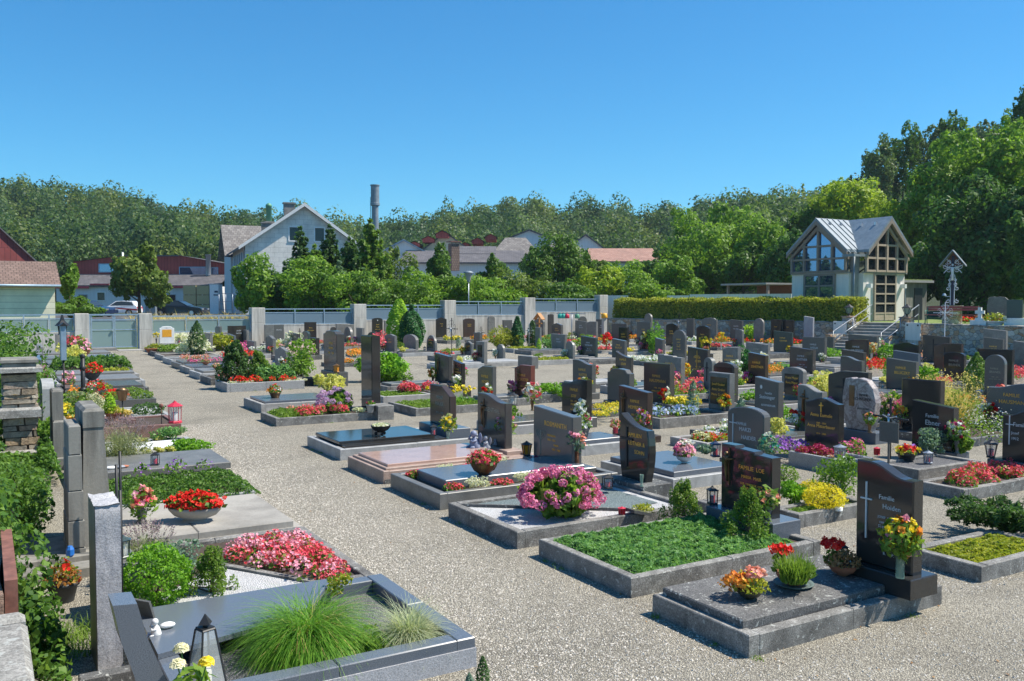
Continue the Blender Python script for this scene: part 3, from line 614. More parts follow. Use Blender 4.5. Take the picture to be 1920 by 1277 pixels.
for i,(x0,x1,m,lab) in enumerate([(344,367.5,'insul','left stack of straw yellow insulation boards outside the factory'),(369,392,'insul','right stack of straw yellow insulation boards outside the factory'),(393.5,410,'whitepaint','white shed with small signs beside the insulation stacks')]):
 a0=W(x0,584,100);a1=W(x1,584,100);zt=W(x0,535 if i<2 else 533,100).z;q=empty('board_stack' if i<2 else 'white_shed',a0.xy.to_3d()+Vector((0,0,1.27)),math.atan2((a1-a0).y,(a1-a0).x),lab,'boards' if i<2 else 'shed')
 Ln=(a1-a0).length;hh=zt-1.27
 mb=MB()
 if i<2:
  for k in range(3):mb.box(0,Ln,0,1.2,hh*k/3+.02+.05*(k==0),hh*(k+1)/3-.03)
  mb.build('bundles',m,q);mb=MB()
  for k in range(3):
   for xx in (.1,Ln/2,Ln-.2):mb.box(xx,xx+.1,.03,1.1,hh*k/3-.03,hh*k/3+.02)
  mb.build('pallet','wood',q)
 else :
  mb.box(0,Ln,0,1.4,0,hh);mb.build('wall',m,q);s=MB();s.box(Ln*.55,Ln*.95,-.03,0,hh*.72,hh*.78);s.box(Ln*.45,Ln*.95,-.03,0,hh*.62,hh*.66);s.build('sign','navy',q);s=MB();s.box(-.05,Ln+.05,-.05,1.45,hh,hh+.06);s.build('roof','steel',q)
def gable(lab,xl,xr,ye,xa,ya,Z,wall,roof,dp=18,name='factory_gable',rz=0,oh=.4,base=1.2):
 a0=W(xl,570,Z);a1=W(xr,570,Z);m=(a0+a1)/2;ang=math.atan2((a1-a0).y,(a1-a0).x)
 z=float(terr(m.x,m.y));z=min(z,3)
 return house(name,Vector((m.x,m.y,z)),ang+rz,(a1-a0).length,dp,W(xl,ye,Z).z-z,W(xa,ya,Z).z-z,wall,roof,lab,oh,.25)
def monitor(lab,x,y,wpx,hpx,Z):
 a0=W(x-wpx/2,y,Z);a1=W(x+wpx/2,y,Z);m=(a0+a1)/2;ang=math.atan2((a1-a0).y,(a1-a0).x)
 return (m,ang,(a1-a0).length,hpx*Z/F)
e=gable('cream factory gable with stepped red roof vents',792,880,471,838,437,145,'creamwall','roofdark')
for x,y,wp,hp in [(829,441,24,8),(803,450,22,7),(777,459,20,6)]:
 m,ang,L,h=monitor('',x,y,wp,hp,143);v=MB();M_=Matrix.Translation(m)@Matrix.Rotation(ang,4,'Z')
 v.prism([(-L/2,-h*.6),(L/2,-h*.6),(L/2,h*.25),(0,h),(-L/2,h*.25)], lambda a,b:M_@Vector((a,0,b)), lambda a,b:M_@Vector((a,5,b)))
 v.add([M_@Vector((-L/2-.2,-.2,h*.2)),M_@Vector((0,-.2,h+.1)),M_@Vector((0,5,h+.1)),M_@Vector((-L/2-.2,5,h*.2)),M_@Vector((L/2+.2,-.2,h*.2)),M_@Vector((L/2+.2,5,h*.2))],[])
 o=uvize(v.build('roof_vent','redclad',None));v2=MB()
 for s in (-1,1):v2.add([M_@Vector((s*(L/2+.25),-.25,h*.2)),M_@Vector((0,-.25,h+.12)),M_@Vector((0,5.2,h+.12)),M_@Vector((s*(L/2+.25),5.2,h*.2))],[(0,1,2,3)])
 o2=uvize(v2.build('vent_roof','roofdark',None))
 for q in (o,):
  q.parent=e;q.matrix_parent_inverse=(Matrix.Translation(e.location)@Matrix.Rotation(e.rotation_euler.z,4,'Z')).inverted()
 o2.parent=o
for i,(x,y,wp,hp,lab) in enumerate([(872,460,16,5.5,'small red dormer vent on the dark factory roofs, left one'),(895,453,20,7,'larger red dormer vent on the dark factory roofs, right one'),(920,446,20,7,'reddish dormer vent just left of the white gable')]):
 m,ang,L,h=monitor('',x,y,wp,hp,150);e=empty('roof_dormer',(m.x,m.y,m.z-h*.6),ang,lab,'dormer','red dormers on the factory roofs')
 v=MB();v.prism([(-L/2,0),(L/2,0),(L/2,h*.85),(0,h*1.6),(-L/2,h*.85)], lambda a,b:(a,0,b), lambda a,b:(a,6,b));uvize(v.build('wall','redclad',e))
 v=MB()
 for s in (-1,1):v.add([(s*(L/2+.25),-.25,h*.75),(0,-.25,h*1.7),(0,6,h*1.7),(s*(L/2+.25),6,h*.75)],[(0,1,2,3)])
 v.build('roof','roofdark',e)
gable('white factory gable left of the ball shaped maple',945,1040,452,985,433,152,'plasterwhite','roofdark')
gable('second white factory gable with a grey verge right of the maple',1060,1135,470,1094,442,140,'plasterwhite','roofdark')
gable('flat pale roofed shed half hidden behind the spruces',715,800,475,742,452,132,'plasterwhite','seam',14)
def slab_roof(lab,x0,x1,yt,yb,Z,mat,dp=9,hip=0):
 a0=W(x0,570,Z);a1=W(x1,570,Z);ang=math.atan2((a1-a0).y,(a1-a0).x);L=(a1-a0).length;e=empty('low_building',(a0.x,a0.y,1.2),ang,lab,'building')
 zb=W(x0,yb,Z).z-1.2;zt=W(x0,yt,Z+dp/2).z-1.2;m=MB();m.box(.2,L-.2,.2,dp,-.5,zb);m.build('wall','plasterwhite',e)
 m=MB();m.add([(0,-.3,zb),(L,-.3,zb),(L-hip,dp/2,zt),(hip,dp/2,zt),(L,dp+.3,zb),(0,dp+.3,zb)],[(0,1,2,3),(3,2,4,5),(1,4,2),(5,0,3)]);m.add([(0,-.3,zb-.2),(L,-.3,zb-.2),(L,-.3,zb),(0,-.3,zb)],[(0,1,2,3)]);uvize(m.build('roof',mat,e))
slab_roof('long dark grey roof of a low building behind the screen of trees',750,985,470,492,125,'roofdark',14)
slab_roof('steep dark tiled hip roof in the middle of the factory roofs',922,1012,446,476,132,'tilegrey',10,2)
slab_roof('wide dark hip roof right of the ball shaped maple',1000,1120,456,482,124,'tilegrey',12,3)
slab_roof('low flat grey roof with small vents',845,930,462,476,130,'roofdark',8)
slab_roof('long red tiled barn roof left of the big bright tree',1108,1236,466,490,118,'tilered',12)
fl=empty('brick_flue',W(851,480,120),0,'short brown brick flue in front of the cream gable','chimney');mb=MB();mb.box(-.6,.6,-.5,.5,-2,W(851,457,120).z-fl.location.z);mb.build('shaft','tilebrown',fl);uvize(fl.children[0]);mb=MB();z=W(851,453,120).z-fl.location.z;mb.box(-.8,.8,-.7,.7,z-.1,z+.02);mb.tube([(-.5,-.4,z-.4),(-.5,-.4,z)],.05,4);mb.tube([(.5,.4,z-.4),(.5,.4,z)],.05,4);mb.build('cover','woodred',fl)
# --- cars
def car(lab,x,yb,Z,head,paint,L=4.4,hgt=1.45,wagon=False,stripe=False):
 p=W(x,570,Z);e=empty('parked_car',(p.x,p.y,1.27),head,lab,'car','cars parked beyond the fence')
 body=[(-L/2,.32),(L/2,.32),(L/2,.62),(L/2-.25,.78),(L*.2,.95),(-L/2+.1,.98),(-L/2,.7)]
 rb=-L/2+(.15 if wagon else .45)
 top=[(L*.2,.93),(L*.03,hgt-.04),(-L*.1,hgt),(rb+.35,hgt-.05),(rb,.96)]
 mb=MB();mb.smooth=False
 def sec(poly,w0,w1,zl):
  n=len(poly);v=[]
  for s in (-1,1):
   for (a,b) in poly:v.append((a,s*(w0 if b<zl else w1),b))
  mb.add(v,[tuple(range(n-1,-1,-1)),tuple(range(n,2*n))]+[(i,(i+1)%n,(i+1)%n+n,i+n) for i in range(n)])
 sec(body,.88,.84,.9);sec(top,.80,.64,1.2);mb.build('body',paint,e)
 g=MB();m_=[(L*.2-.12,.97),(L*.03-.03,hgt-.10),(-L*.1,hgt-.07),(rb+.4,hgt-.12),(rb+.15,.99)]
 for s in (-1,1):
  g.add([(a,s*(.815 if b<1.2 else .665),b) for a,b in m_],[tuple(range(5)) if s<0 else tuple(range(4,-1,-1))])
 g.add([(L*.2+.02,-.72,.98),(L*.2+.02,.72,.98),(L*.03+.02,.58,hgt-.06),(L*.03+.02,-.58,hgt-.06)],[(0,1,2,3)]);g.build('side_glass','carglass',e)
 for sx in (-1,1):
  for sy in (-1,1):
   wm=MB();M_=Matrix.Translation((sx*L*.3,sy*.80,.32))@Matrix.Rotation(math.pi/2,4,'X');q=MB();q.lathe([(.2,-.11),(.32,-.11),(.32,.11),(.2,.11)],n=16)
   wm.add([M_@Vector(v) for v in q.v],q.f);wo=wm.build('wheel','tyre',e);q=MB();q.lathe([(.19,-.12),(.2,.12)],n=12);wm=MB();wm.add([M_@Vector(v) for v in q.v],q.f);wm.build('rim','silver',wo)
 for s in (-1,1):h=MB();h.box(L/2-.12,L/2+.01,s*.6-.18,s*.6+.18,.6,.74);h.build('headlight','silver',e)
 for s in (-1,1):h=MB();h.box(-L/2-.01,-L/2+.06,s*.68-.14,s*.68+.14,.68,.86);h.build('tail_light','redpaint',e)
 if stripe:
  h=MB();h.add([(-1.9,-.895,.50),(1.0,-.895,.78),(1.0,-.895,.86),(-1.9,-.895,.66)],[(0,1,2,3)]);h.add([(-1.9,.895,.50),(1.0,.895,.78),(1.0,.895,.86),(-1.9,.895,.66)],[(3,2,1,0)]);h.build('stripe','redstripe',e)
 return e
vr=-TH
car('dark blue car parked behind the cemetery fence by the cream building',168,590,78,vr+rad(-12),'navy')
car('white hatchback with a red swoosh along its side',224,590,84,vr+rad(180+6),'carwhite',3.7,1.45,True,True)
car('black estate car parked behind the dry grass',338,590,82,vr+rad(-4),'carblack',4.8,1.46,True)
e=empty('utility_box',W(281,590,80).xy.to_3d()+Vector((0,0,1.27)),vr,'small teal sign beside the roadside tree','sign');mb=MB();mb.box(-.5,.5,-.03,.03,1.35,1.55);mb.build('panel','teal',e);mb=MB();mb.tube([(0,0,0),(0,0,1.35)],.04,6);mb.build('post','steel',e);mb=MB();mb.box(-.45,.45,.1,.5,0,.9);mb.build('cabinet','stackgrey',e)
P=np.stack([RG.uniform(8,24,5200),RG.uniform(57,62,5200),np.zeros(5200)],1);P[:,2]=1.25*np.clip((P[:,1]-53)/9,0,1)**1.3-.05
tag(npmesh('dry_grass',blades(P,1.15,.035,.45,.5,2),4,'drygrass'),'tall golden dry grass on the bank behind the fence','grass',kind='stuff')
P=np.stack([RG.uniform(8,24,2600),RG.uniform(53,57,2600),np.zeros(2600)],1);P[:,2]=np.clip((P[:,1]-53)/9,0,1)**1.3*1.2
tag(npmesh('green_grass',blades(P,.4,.04,.6,.5,2),4,'sedumgreen'),'green grass at the foot of the dry bank','grass',kind='stuff')
def railing(lab,A,B,h,n,mat='steel'):
 e=empty('railing',A,math.atan2((B-A).y,(B-A).x),lab,'railing');L=(B-A).length;mb=MB()
 for z in (.15,h*.55,h):mb.tube([(0,0,z),(L,0,z)],.025,6)
 mb.build('rail',mat,e)
 for i in range(n+1):mb=MB();mb.tube([(L*i/n,0,0),(L*i/n,0,h)],.03,6);mb.build('post',mat,e)
railing('grey steel railing before the stone base of the gabled house',W(411,584,80),W(462,584,78),1.6,4)
# --- lamp posts
def lamp_post(lab,x,yt,Z,g=1.25,white=True):
 p=W(x,yt,Z);e=empty('street_lamp',(p.x,p.y,g),0,lab,'lamp post','street lamps');h=p.z-g
 mb=MB();mb.smooth=True;mb.tube([(0,0,0),(0,0,h-.75)],.05,8,.035);mb.build('pole','steel' if white else 'iron',e)
 mb=MB();mb.lathe([(.10,h-.75),(.26,h-.15)],n=12);mb.build('lamp_glass','palegrey',e)
 mb=MB();mb.lathe([(.33,h-.15),(.33,h-.08),(.12,h)],n=12);mb.build('lamp_cap','stackgrey',e)
lamp_post('street lamp with a conical shade before the cream building',96.5,514,56,.4)
lamp_post('slim street lamp with a pale conical shade above the fence middle',878.5,508,60,.6)
# --- concrete wall with glass fence panels
YF=50.4
xs_=[(-30,-6,588),(140,167,588),(261,285,588),(472,497,577),(664,687,570),(834,855,563),(985,1004,558),(1125,1140,553)]
pz=[]
desc=['concrete pillar at the far left of the fence','concrete pillar left of the gate','concrete pillar right of the gate','third concrete fence pillar, behind the first headstones','fourth concrete fence pillar, above the round shrub','fifth concrete fence pillar, right of the twin thujas','sixth concrete fence pillar near the wooden roofed cross','last concrete fence pillar beside the clipped hedge']
for i,(x0,x1,yt) in enumerate(xs_):
 a=onY(x0,yt,YF);b=onY(x1,yt,YF);pz.append((a.x,b.x,a.z));e=empty('fence_pillar',((a.x+b.x)/2,YF+.25,0),0,desc[i],'pillar','concrete pillars of the fence')
 hw=(b.x-a.x)/2;mb=MB();mb.bbox(-hw,hw,-.25,.45,0,a.z-.86,.015);mb.bbox(-hw+.004,hw-.004,-.246,.446,a.z-.85,a.z,.02);mb.build('shaft','concrete',e)
names=['fence section left of the gate pillar',None,'fence section right of the gate','fence section behind the bluish wall graves','fence section behind the twin thujas','fence section right of the fifth pillar','last fence section before the hedge']
for i,nm in enumerate(names):
 if nm is None:continue
 x0=pz[i][1];x1=pz[i+1][0];zt=min(pz[i][2],99);zt=pz[i][2]-.05 if i>=3 else pz[i][2]-(.05 if i!=2 else .12)
 e=empty('fence_section',(x0,YF+.25,0),0,'concrete wall topped by blue railed glass, '+nm,'fence','glass topped wall sections');L=x1-x0;n=3
 zb=zt-.92;mb=MB();mb.box(.002,L-.002,-.12,.12,0,zb-.06);mb.box(.002,L-.002,-.13,.13,zb-.06,zb);mb.build('wall','concrete',e)
 mb=MB();mb.box(0,L,-.03,.03,zt-.06,zt);mb.box(0,L,-.025,.025,zt-.26,zt-.21);mb.box(0,L,-.035,.035,zb+.01,zb+.07);mb.build('rail','railblue',e)
 for k in range(n+1):
  xx=.03+(L-.06)*k/n;mb=MB();mb.box(xx-.03,xx+.03,-.045,-.03,zb-.1,zt-.06);mb.build('post','railblue',e)
 mb=MB()
 for k in range(n):mb.box(.08+(L-.06)*k/n,(L-.06)*(k+1)/n-.02,-.01,.01,zb+.08,zt-.27)
 mb.build('glass_panel','frosted' if i<3 else 'panelglass',e)
x0,x1=pz[1][1],pz[2][0];L=x1-x0;e=empty('gate',(x0,YF+.2,0),0,'double leaf blue steel gate with frosted glass panels','gate')
zt=pz[1][2]-.03
mb=MB();mb.box(0,L,-.06,.06,zt-.08,zt);mb.box(0,.07,-.05,.05,.08,zt-.08);mb.box(L-.07,L,-.05,.05,.08,zt-.08);mb.build('gate_frame','railblue',e)
for k in range(2):
 a=.09+k*(L-.18)/2;b=a+(L-.18)/2-.02;mb=MB()
 for z in (.12,1.02,zt-.34):mb.box(a,b,-.03,.03,z,z+.07)
 for xx in (a,b-.06):mb.box(xx,xx+.06,-.035,.035,.1,zt-.1)
 lf=mb.build('leaf','railblue',e);mb=MB();mb.box(a+.07,b-.07,-.01,.01,.2,1.0);mb.box(a+.07,b-.07,-.01,.01,1.1,zt-.35);mb.build('pane','frosted',lf)
mb=MB();mb.box(L/2-.12,L/2-.03,-.1,-.05,.98,1.08);mb.build('handle','silver',e)
a=onY(170,600,49.7).x;tag(MB().box(x0-.0,x0+L/2,49.7,YF+.1,0.004,.14).build('gate_step','cement'),'dark stone step below the left gate leaf','step')
tag(MB().box(x0+L/2+.01,x1,49.0,YF+.1,0.004,.03).build('gate_threshold','kerblight'),'pale flat threshold slab below the right gate leaf','slab')
# --- terrace, retaining wall, steps, hedge, chapel
ZT=1.4
W1=Vector((37.5,50.3,0));W2=G(1608,604,ZT);W2.z=0;S2=G(1700,606,ZT);S2.z=0;W4=G(1920,612,ZT);W4.z=0;W5=W4+(W4-S2)*2.2
def wallseg(lab,A,B,h,th=.5,name='retaining_wall'):
 e=empty(name,A,math.atan2((B-A).y,(B-A).x),lab,'wall','stone retaining walls');L=(B-A).length
 mb=MB();n=max(2,int(L/.5));y1=0
 mb.box(0,L,0,th,-.1,h-.06);mb.build('masonry','stonewall',e)
 mb=MB()
 x=0;rg=random.Random(int(L*100))
 while x<L-.05:
  w_=min(rg.uniform(.35,.8),L-x);mb.bbox(x+.004,x+w_-.008,-.03-rg.random()*.02,th+.02,h-.06,h+rg.uniform(-.01,.03),.02);x+=w_
 mb.build('capping','capstone',e)
wallseg('quarry stone retaining wall under the clipped hedge',W2,W1,ZT,name='retaining_wall') if False else None
def seg(lab,A,B,h):
 wallseg(lab,B,A,h)
seg('long quarry stone retaining wall under the clipped hedge',W2,W1,ZT)
seg('quarry stone retaining wall right of the steps',W5,S2,ZT)
tv=[W1+Vector((.3,-.1,ZT)),W2+Vector((.3,0,ZT)),W2+Vector((0.6,0,ZT)),S2+Vector((.6,0,ZT)),S2+Vector((.3,0,ZT)),W4+Vector((.3,0,ZT)),W5+Vector((.3,0,ZT)),Vector((90,-10,ZT)),Vector((90,50.2,ZT))]
tag(MB().add([Vector((v.x,v.y,ZT-.03)) for v in tv],[(0,8,7,6,5,4,3,2,1)][::1]).build('terrace','terracelawn'),kind='structure')
yl,yr=W2.y-.15,S2.y+.15
ns=9;rise=ZT/ns;tr=.36
e=empty('stone_steps',(W2.x+.55,(yl+yr)/2,0),0,'worn stone steps climbing to the chapel terrace','steps')
hy=(yl-yr)/2-.1
for k in range(ns):
 mb=MB();x1_=-tr*(ns-k-1);
 mb.bbox(x1_-tr-.04,.1+.003*k,-hy-.002*k,hy+.002*k,rise*k+.004,rise*(k+1)-.05,.01);mb.bbox(x1_-tr-.08,x1_+.02,-hy-.05,hy+.05,rise*(k+1)-.05,rise*(k+1),.012)
 mb.build('step','kerblight' if k%2 else 'concreteslab',e)
for s,y,lab in ((1,yl,'left'),(-1,yr,'right')):
 mb=MB();mb.box(W2.x-tr*ns*.75 if s>0 else S2.x-tr*ns*.5,W2.x+.6,y-.02 if s>0 else y-.3,y+.3 if s>0 else y+.02,0,ZT*.55);mb.box(W2.x-.7,W2.x+.62,y-.02 if s>0 else y-.3,y+.3 if s>0 else y+.02,ZT*.55,ZT+.02)
 tag(mb.build('step_wall','stonewall'),'low quarry stone cheek wall on the %s side of the steps'%lab,'wall')
for (b0,t0,lab) in (((1563,657),(1635,604),'left'),((1653,658),(1723,604),'right')):
 B=G(*b0,0);B.x=W2.x+.55-tr*ns-.1;
 Bp=onX(b0[0],570,B.x);B.y=Bp.y;Tp=Vector((W2.x+.9,B.y+.0,ZT))
 Tp=onX(t0[0],570,W2.x+1.0);Tp.z=ZT
 e=empty('handrail',B,0,'tubular steel handrail on the %s of the steps'%lab,'handrail','handrails of the steps');d=Tp-B
 mb=MB();zt_=.95
 mb.tube([(0,0,0),(0,0,zt_),(d.x,d.y,d.z+zt_),(d.x,d.y,d.z)],.028,8);mb.build('rail','steel',e)
 mb=MB();mb.tube([(0,0,zt_*.5),(d.x,d.y,d.z+zt_*.5)],.022,6);mb.build('mid_rail','steel',e)
 mb=MB();mb.tube([(d.x/2,d.y/2,d.z/2),(d.x/2,d.y/2,d.z/2+zt_)],.024,6);mb.build('post','steel',e)
def pillar_lantern(lab,x,y,Xw,w_=.5,h=.32):
 p=onX(x,y,Xw);e=empty('lantern_pillar',(Xw,p.y,0),0,lab,'pillar','lantern pillars beside the steps')
 mb=MB();mb.box(-w_/2,w_/2,-w_/2,w_/2,0,ZT+.28);mb.build('shaft','stonewall',e);mb=MB();mb.bbox(-w_/2-.04,w_/2+.04,-w_/2-.04,w_/2+.04,ZT+.28,ZT+.34,.015);mb.build('cap','drystone',e)
 z=ZT+.34
 l=empty('pillar_lamp',(Xw,p.y,z),0,lab.replace('pillar','lamp').replace('quarry stone lamp','six sided lamp'),'lamp','lamps on the pillars')
 mb=MB();mb.lathe([(.09,0),(.05,.04),(.04,.10),(.10,.14)],n=6);mb.build('base','iron',l)
 mb=MB();mb.lathe([(.11,.14),(.23,.46)],n=6);mb.build('glass','vaseglass',l)
 mb=MB();mb.lathe([(.27,.46),(.26,.48),(.08,.60),(.03,.66)],n=6);
 for k in range(6):a=math.pi*k/3;mb.tube([(.11*math.cos(a),.11*math.sin(a),.14),(.235*math.cos(a),.235*math.sin(a),.46)],.012,4)
 mb.build('roof','iron',l)
pillar_lantern('quarry stone pillar left of the steps, at the hedge end',1592,570,W2.x-.5)
pillar_lantern('quarry stone pillar right of the steps',1701,570,S2.x-.4)
for x,Xw,lab in ((1574,W2.x-.9,'pale noticeboard on the wall left of the steps'),(1711,S2.x-.75,'white noticeboard in front of the right pillar')):
 p=onX(x,620,Xw);e=empty('noticeboard',(Xw,p.y,0),0,lab,'noticeboard','noticeboards by the steps');mb=MB();mb.bbox(0,.08,-.42,.42,.55,1.45,.01);mb.build('panel','plaster',e);mb=MB();mb.box(.02,.07,-.3,.3,0,.55);mb.build('foot','concrete',e)
 mb=MB();mb.lathe([(.03,0),(.03,.02)],n=8);
 for s in (-1,1):q=MB();q.box(-.02,0,s*.3-.04,s*.3+.04,1.28,1.36);q.build('clip','iron',e)
def boxcloud(L,wd,h,n,j=.05):
 """points over the surface of a box lying along X"""
 A=np.array([L*h,L*h,L*wd,wd*h,wd*h]);f=RG.choice(5,n,p=A/A.sum());u=RG.random(n);v=RG.random(n);P=np.zeros((n,3));Q=np.zeros((n,3))
 for k,(p,q) in enumerate([( lambda u,v:(u*L,0*u,v*h),(0,-1,0)),( lambda u,v:(u*L,0*u+wd,v*h),(0,1,0)),( lambda u,v:(u*L,v*wd,0*u+h),(0,0,1)),( lambda u,v:(0*u,u*wd,v*h),(-1,0,0)),( lambda u,v:(0*u+L,u*wd,v*h),(1,0,0))]):
  m=f==k;P[m]=np.stack(p(u[m],v[m]),1);Q[m]=q
 lump=.06*np.sin(P[:,0]*2.3)+.05*np.sin(P[:,0]*5.1+P[:,2]*4)
 return P+Q*lump[:,None]+RG.normal(size=P.shape)*j,Q
A_=Vector((W2.x+.1,W2.y+.35,ZT-.03));B_=Vector((W1.x+.5,W1.y-.3,ZT-.03));L=(B_-A_).length
e=empty('clipped_hedge',B_,math.atan2((A_-B_).y,(A_-B_).x),'long clipped yellow green hedge on top of the retaining wall','hedge')
hh=onX(1610,560,A_.x).z-ZT;P,Q=boxcloud(L,1.5,hh,34000,.05);P[:,1]-=0
npmesh('foliage',leaves(P,.085,Q,1.0,1.6),4,'hedge',e)
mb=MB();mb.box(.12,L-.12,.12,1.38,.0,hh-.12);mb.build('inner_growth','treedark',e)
# chapel ------------------------------------------------------
cl=onX(1618,602,44.6);cl.z=ZT;yB=cl.y;cR=onY(1695,605,yB);wB=cR.x-cl.x
cb=Vector(((cl.x+cR.x)/2,yB,ZT))
zl=onY(1618,512,yB).z-ZT;zap=onY(1667,409,yB-.6).z-ZT;zev=0
b_=wB/2;gap=onX(1592,570,cl.x-.7).y-yB
yA0=yB+max(.5,gap);xA=cl.x-.7;yA1=onX(1484,570,xA).y;wA=yA1-yA0;
zo=onX(1484,478,xA-.5).z-ZT;zev=zo+(zap-zo)/(wA/2+.14)*.14
e=empty('chapel',(0,0,ZT),0,'small modern cemetery chapel with crossed zinc gables and tall glazed fronts','chapel')
x1c=xA+wB+1.6;y0c=yB
mb=MB()
mb.box(cl.x,cR.x,yB+.02,yA1-.02,-.3,zl);mb.box(xA+.02,cR.x+.5,yA0,yA1,-.3,zl-.003);mb.build('wall','plaster',e)
ym=(yA0+yA1)/2;xm=cb.x
def roofgable(mb,axis,c,half,l0,l1,ze,zr,t=.16,oh=.14):
 sl=(zr-ze)/half;hw=half+oh;zo=ze-sl*oh
 for s in (-1,1):
  if axis=='y':p=[(c+s*hw,l0,zo),(c+s*hw,l1,zo),(c,l1,zr),(c,l0,zr)]
  else :p=[(l0,c+s*hw,zo),(l1,c+s*hw,zo),(l1,c,zr),(l0,c,zr)]
  q=[(x,y,z+t) for x,y,z in p];flip=(s>0)==(axis=='y')
  fs=[(0,1,2,3),(7,6,5,4),(0,4,5,1),(0,3,7,4),(1,5,6,2),(2,6,7,3)]
  mb.add(p+q,[f[::-1] for f in fs] if flip else fs)
mb=MB();roofgable(mb,'y',xm,b_,yB-.45,yA1,zev,zap);roofgable(mb,'x',ym,wA/2,xA-.38,cR.x+.5,zev,zap-.004)
uvize(mb.build('roof','zinc',e))
mb=MB()
sl=(zap-zev)/(wA/2)
for k in range(7):
 x=xA-.45+k*.5;lim=abs(x-xm)/b_*(wA/2) if x>xm-b_ else 99
 y_in=ym-.05;y_out=ym-min(wA/2+.5,(xm-x)/b_*(wA/2)+.0) if x>xm-b_-.5 else ym-wA/2-.5
 z= lambda y:zap-sl*abs(y-ym)+.17
 mb.add([(x-.02,y_in,z(y_in)),(x+.02,y_in,z(y_in)),(x+.02,y_out,z(y_out)),(x-.02,y_out,z(y_out)),(x-.02,y_in,z(y_in)+.05),(x+.02,y_in,z(y_in)+.05),(x+.02,y_out,z(y_out)+.05),(x-.02,y_out,z(y_out)+.05)],[(0,1,2,3),(4,5,6,7),(0,3,7,4),(1,2,6,5)])
mb.build('seam','stackgrey',e)
for k in range(2):
 h=MB();x=xm-.75*b_*.5;yy=yB+.3+k*1.0;h.box(xm-.5,xm-.4,yy,yy+.12,zap-(zap-zev)*.45/b_+.12,zap-(zap-zev)*.45/b_+.3);h.build('snow_hook','silver',e)
 h=MB();xx=xA+.3+k*1.0;h.box(xx,xx+.12,ym-.5,ym-.4,zap-sl*.45+.12,zap-sl*.45+.3);h.build('snow_hook','silver',e)
def front(axis,c,half,plane,zbot,mat,pane,cols,rows,door=None):
 """grid of posts and rails clipped by the gable line, panes behind"""
 zr=zap-.12;ze=zev-.12;slp=(zr-ze)/half
 top= lambda u:zr-slp*abs(u)
 def bx(mb,u0,u1,z0,z1,d0,d1):
  if axis=='y':mb.box(c+u0,c+u1,plane-d1,plane-d0,z0,z1)
  else :mb.box(plane-d1,plane-d0,c+u0,c+u1,z0,z1)
 fr=MB()
 for u in cols:
  bx(fr,u-.07,u+.07,zbot,top(u)-.05,.06,.20)
 hs=half-.02
 for z in rows:
  hw=min(hs,(zr-z)/slp-.05)
  if hw>.1:bx(fr,-hw,hw,z-.06,z+.06,.08,.18)
 o=fr.build('timber_frame',mat,e)
 pn=MB()
 pts=[(-hs,zbot),(hs,zbot),(hs,top(hs)),(0,zr),(-hs,top(hs))]
 f=( lambda d:( lambda u,z:(c+u,plane-d,z))) if axis=='y' else ( lambda d:( lambda u,z:(plane-d,c+u,z)))
 pn.prism(pts,f(.02),f(.07));pn.build('pane',pane,o)
 v=MB()
 for s in (-1,1):
  hw=half+.14;zo=zev-(zap-zev)/half*.14;poly=[(0,zap),(s*hw,zo),(s*hw,zo-.2),(0,zap-.26)]
  v.prism(poly,f(.385 if axis=='x' else .455),f(.30))
 v.build('verge_board','timber',e)
 v=MB()
 for s in (-1,1):
  poly=[(0,zap-.30),(s*(half+.1),zev-(zap-zev)/half*.1-.3),(s*(half+.1),zev-(zap-zev)/half*.1-.45),(0,zap-.55)]
  v.prism(poly,f(.22),f(.10))
 v.build('rafter',mat,e)
r1=zl+.9;r2=zl+1.68
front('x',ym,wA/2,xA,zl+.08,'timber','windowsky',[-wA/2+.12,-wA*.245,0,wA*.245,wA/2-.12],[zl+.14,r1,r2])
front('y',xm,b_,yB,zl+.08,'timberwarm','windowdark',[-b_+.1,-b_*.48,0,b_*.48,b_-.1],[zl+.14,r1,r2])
mb=MB();mb.box(xA-.08,cl.x+.1,yA0-.05,yA1+.03,zl+.0,zl+.09);mb.box(cl.x-.06,cR.x+.06,yB-.12,yB+.1,zl,zl+.085);mb.build('ledge','fasciagrey',e)
mb=MB();mb.box(cl.x-.45,cl.x+.05,yB+.35,yA0+.1,-.3,zev-.1);mb.build('corner_post','fasciagrey',e)
mb=MB();mb.tube([(cl.x-.55,yB+.25,0),(cl.x-.55,yB+.25,zev-.25)],.06,8);mb.build('downpipe','stackgrey',e)
mb=MB();mb.box(cl.x-1.1,cl.x-.2,yB-.35,yB-.15,zev-.42,zev-.28);mb.box(cl.x-1.3,cl.x-1.1,yB-.35,yB+.5,zev-.42,zev-.28);mb.build('gutter','stackgrey',e)
dw=b_*.5;d=MB()
for u in (-dw,0,dw):d.box(xm+u-.05,xm+u+.05,yB-.10,yB+.0,0.02,zl-.03)
nr=4
for k in range(nr+1):z=.45+(zl-.5)*k/nr;d.box(xm-dw,xm+dw,yB-.09,yB-.01,z-.045,z+.045)
d.box(xm-dw,xm+dw,yB-.07,yB-.01,.02,.4);dd=d.build('door','timberwarm',e);p=MB();p.box(xm-dw,xm+dw,yB-.05,yB-.02,.45,zl-.05);p.build('pane','windowdark',dd)
d=MB();u0,u1=-.27*wA,.25*wA
for u in (u0,(u0+u1)/2,u1):d.box(xA-.1,xA,ym+u-.07,ym+u+.07,.5,zl-.02)
for z in (.5,1.35,2.1,zl-.06):d.box(xA-.09,xA-.01,ym+u0,ym+u1,z-.06,z+.06)
dd=d.build('window','timber',e);p=MB();p.box(xA-.06,xA-.02,ym+u0,ym+u1,.5,zl-.05);p.build('pane','windowsky',dd)
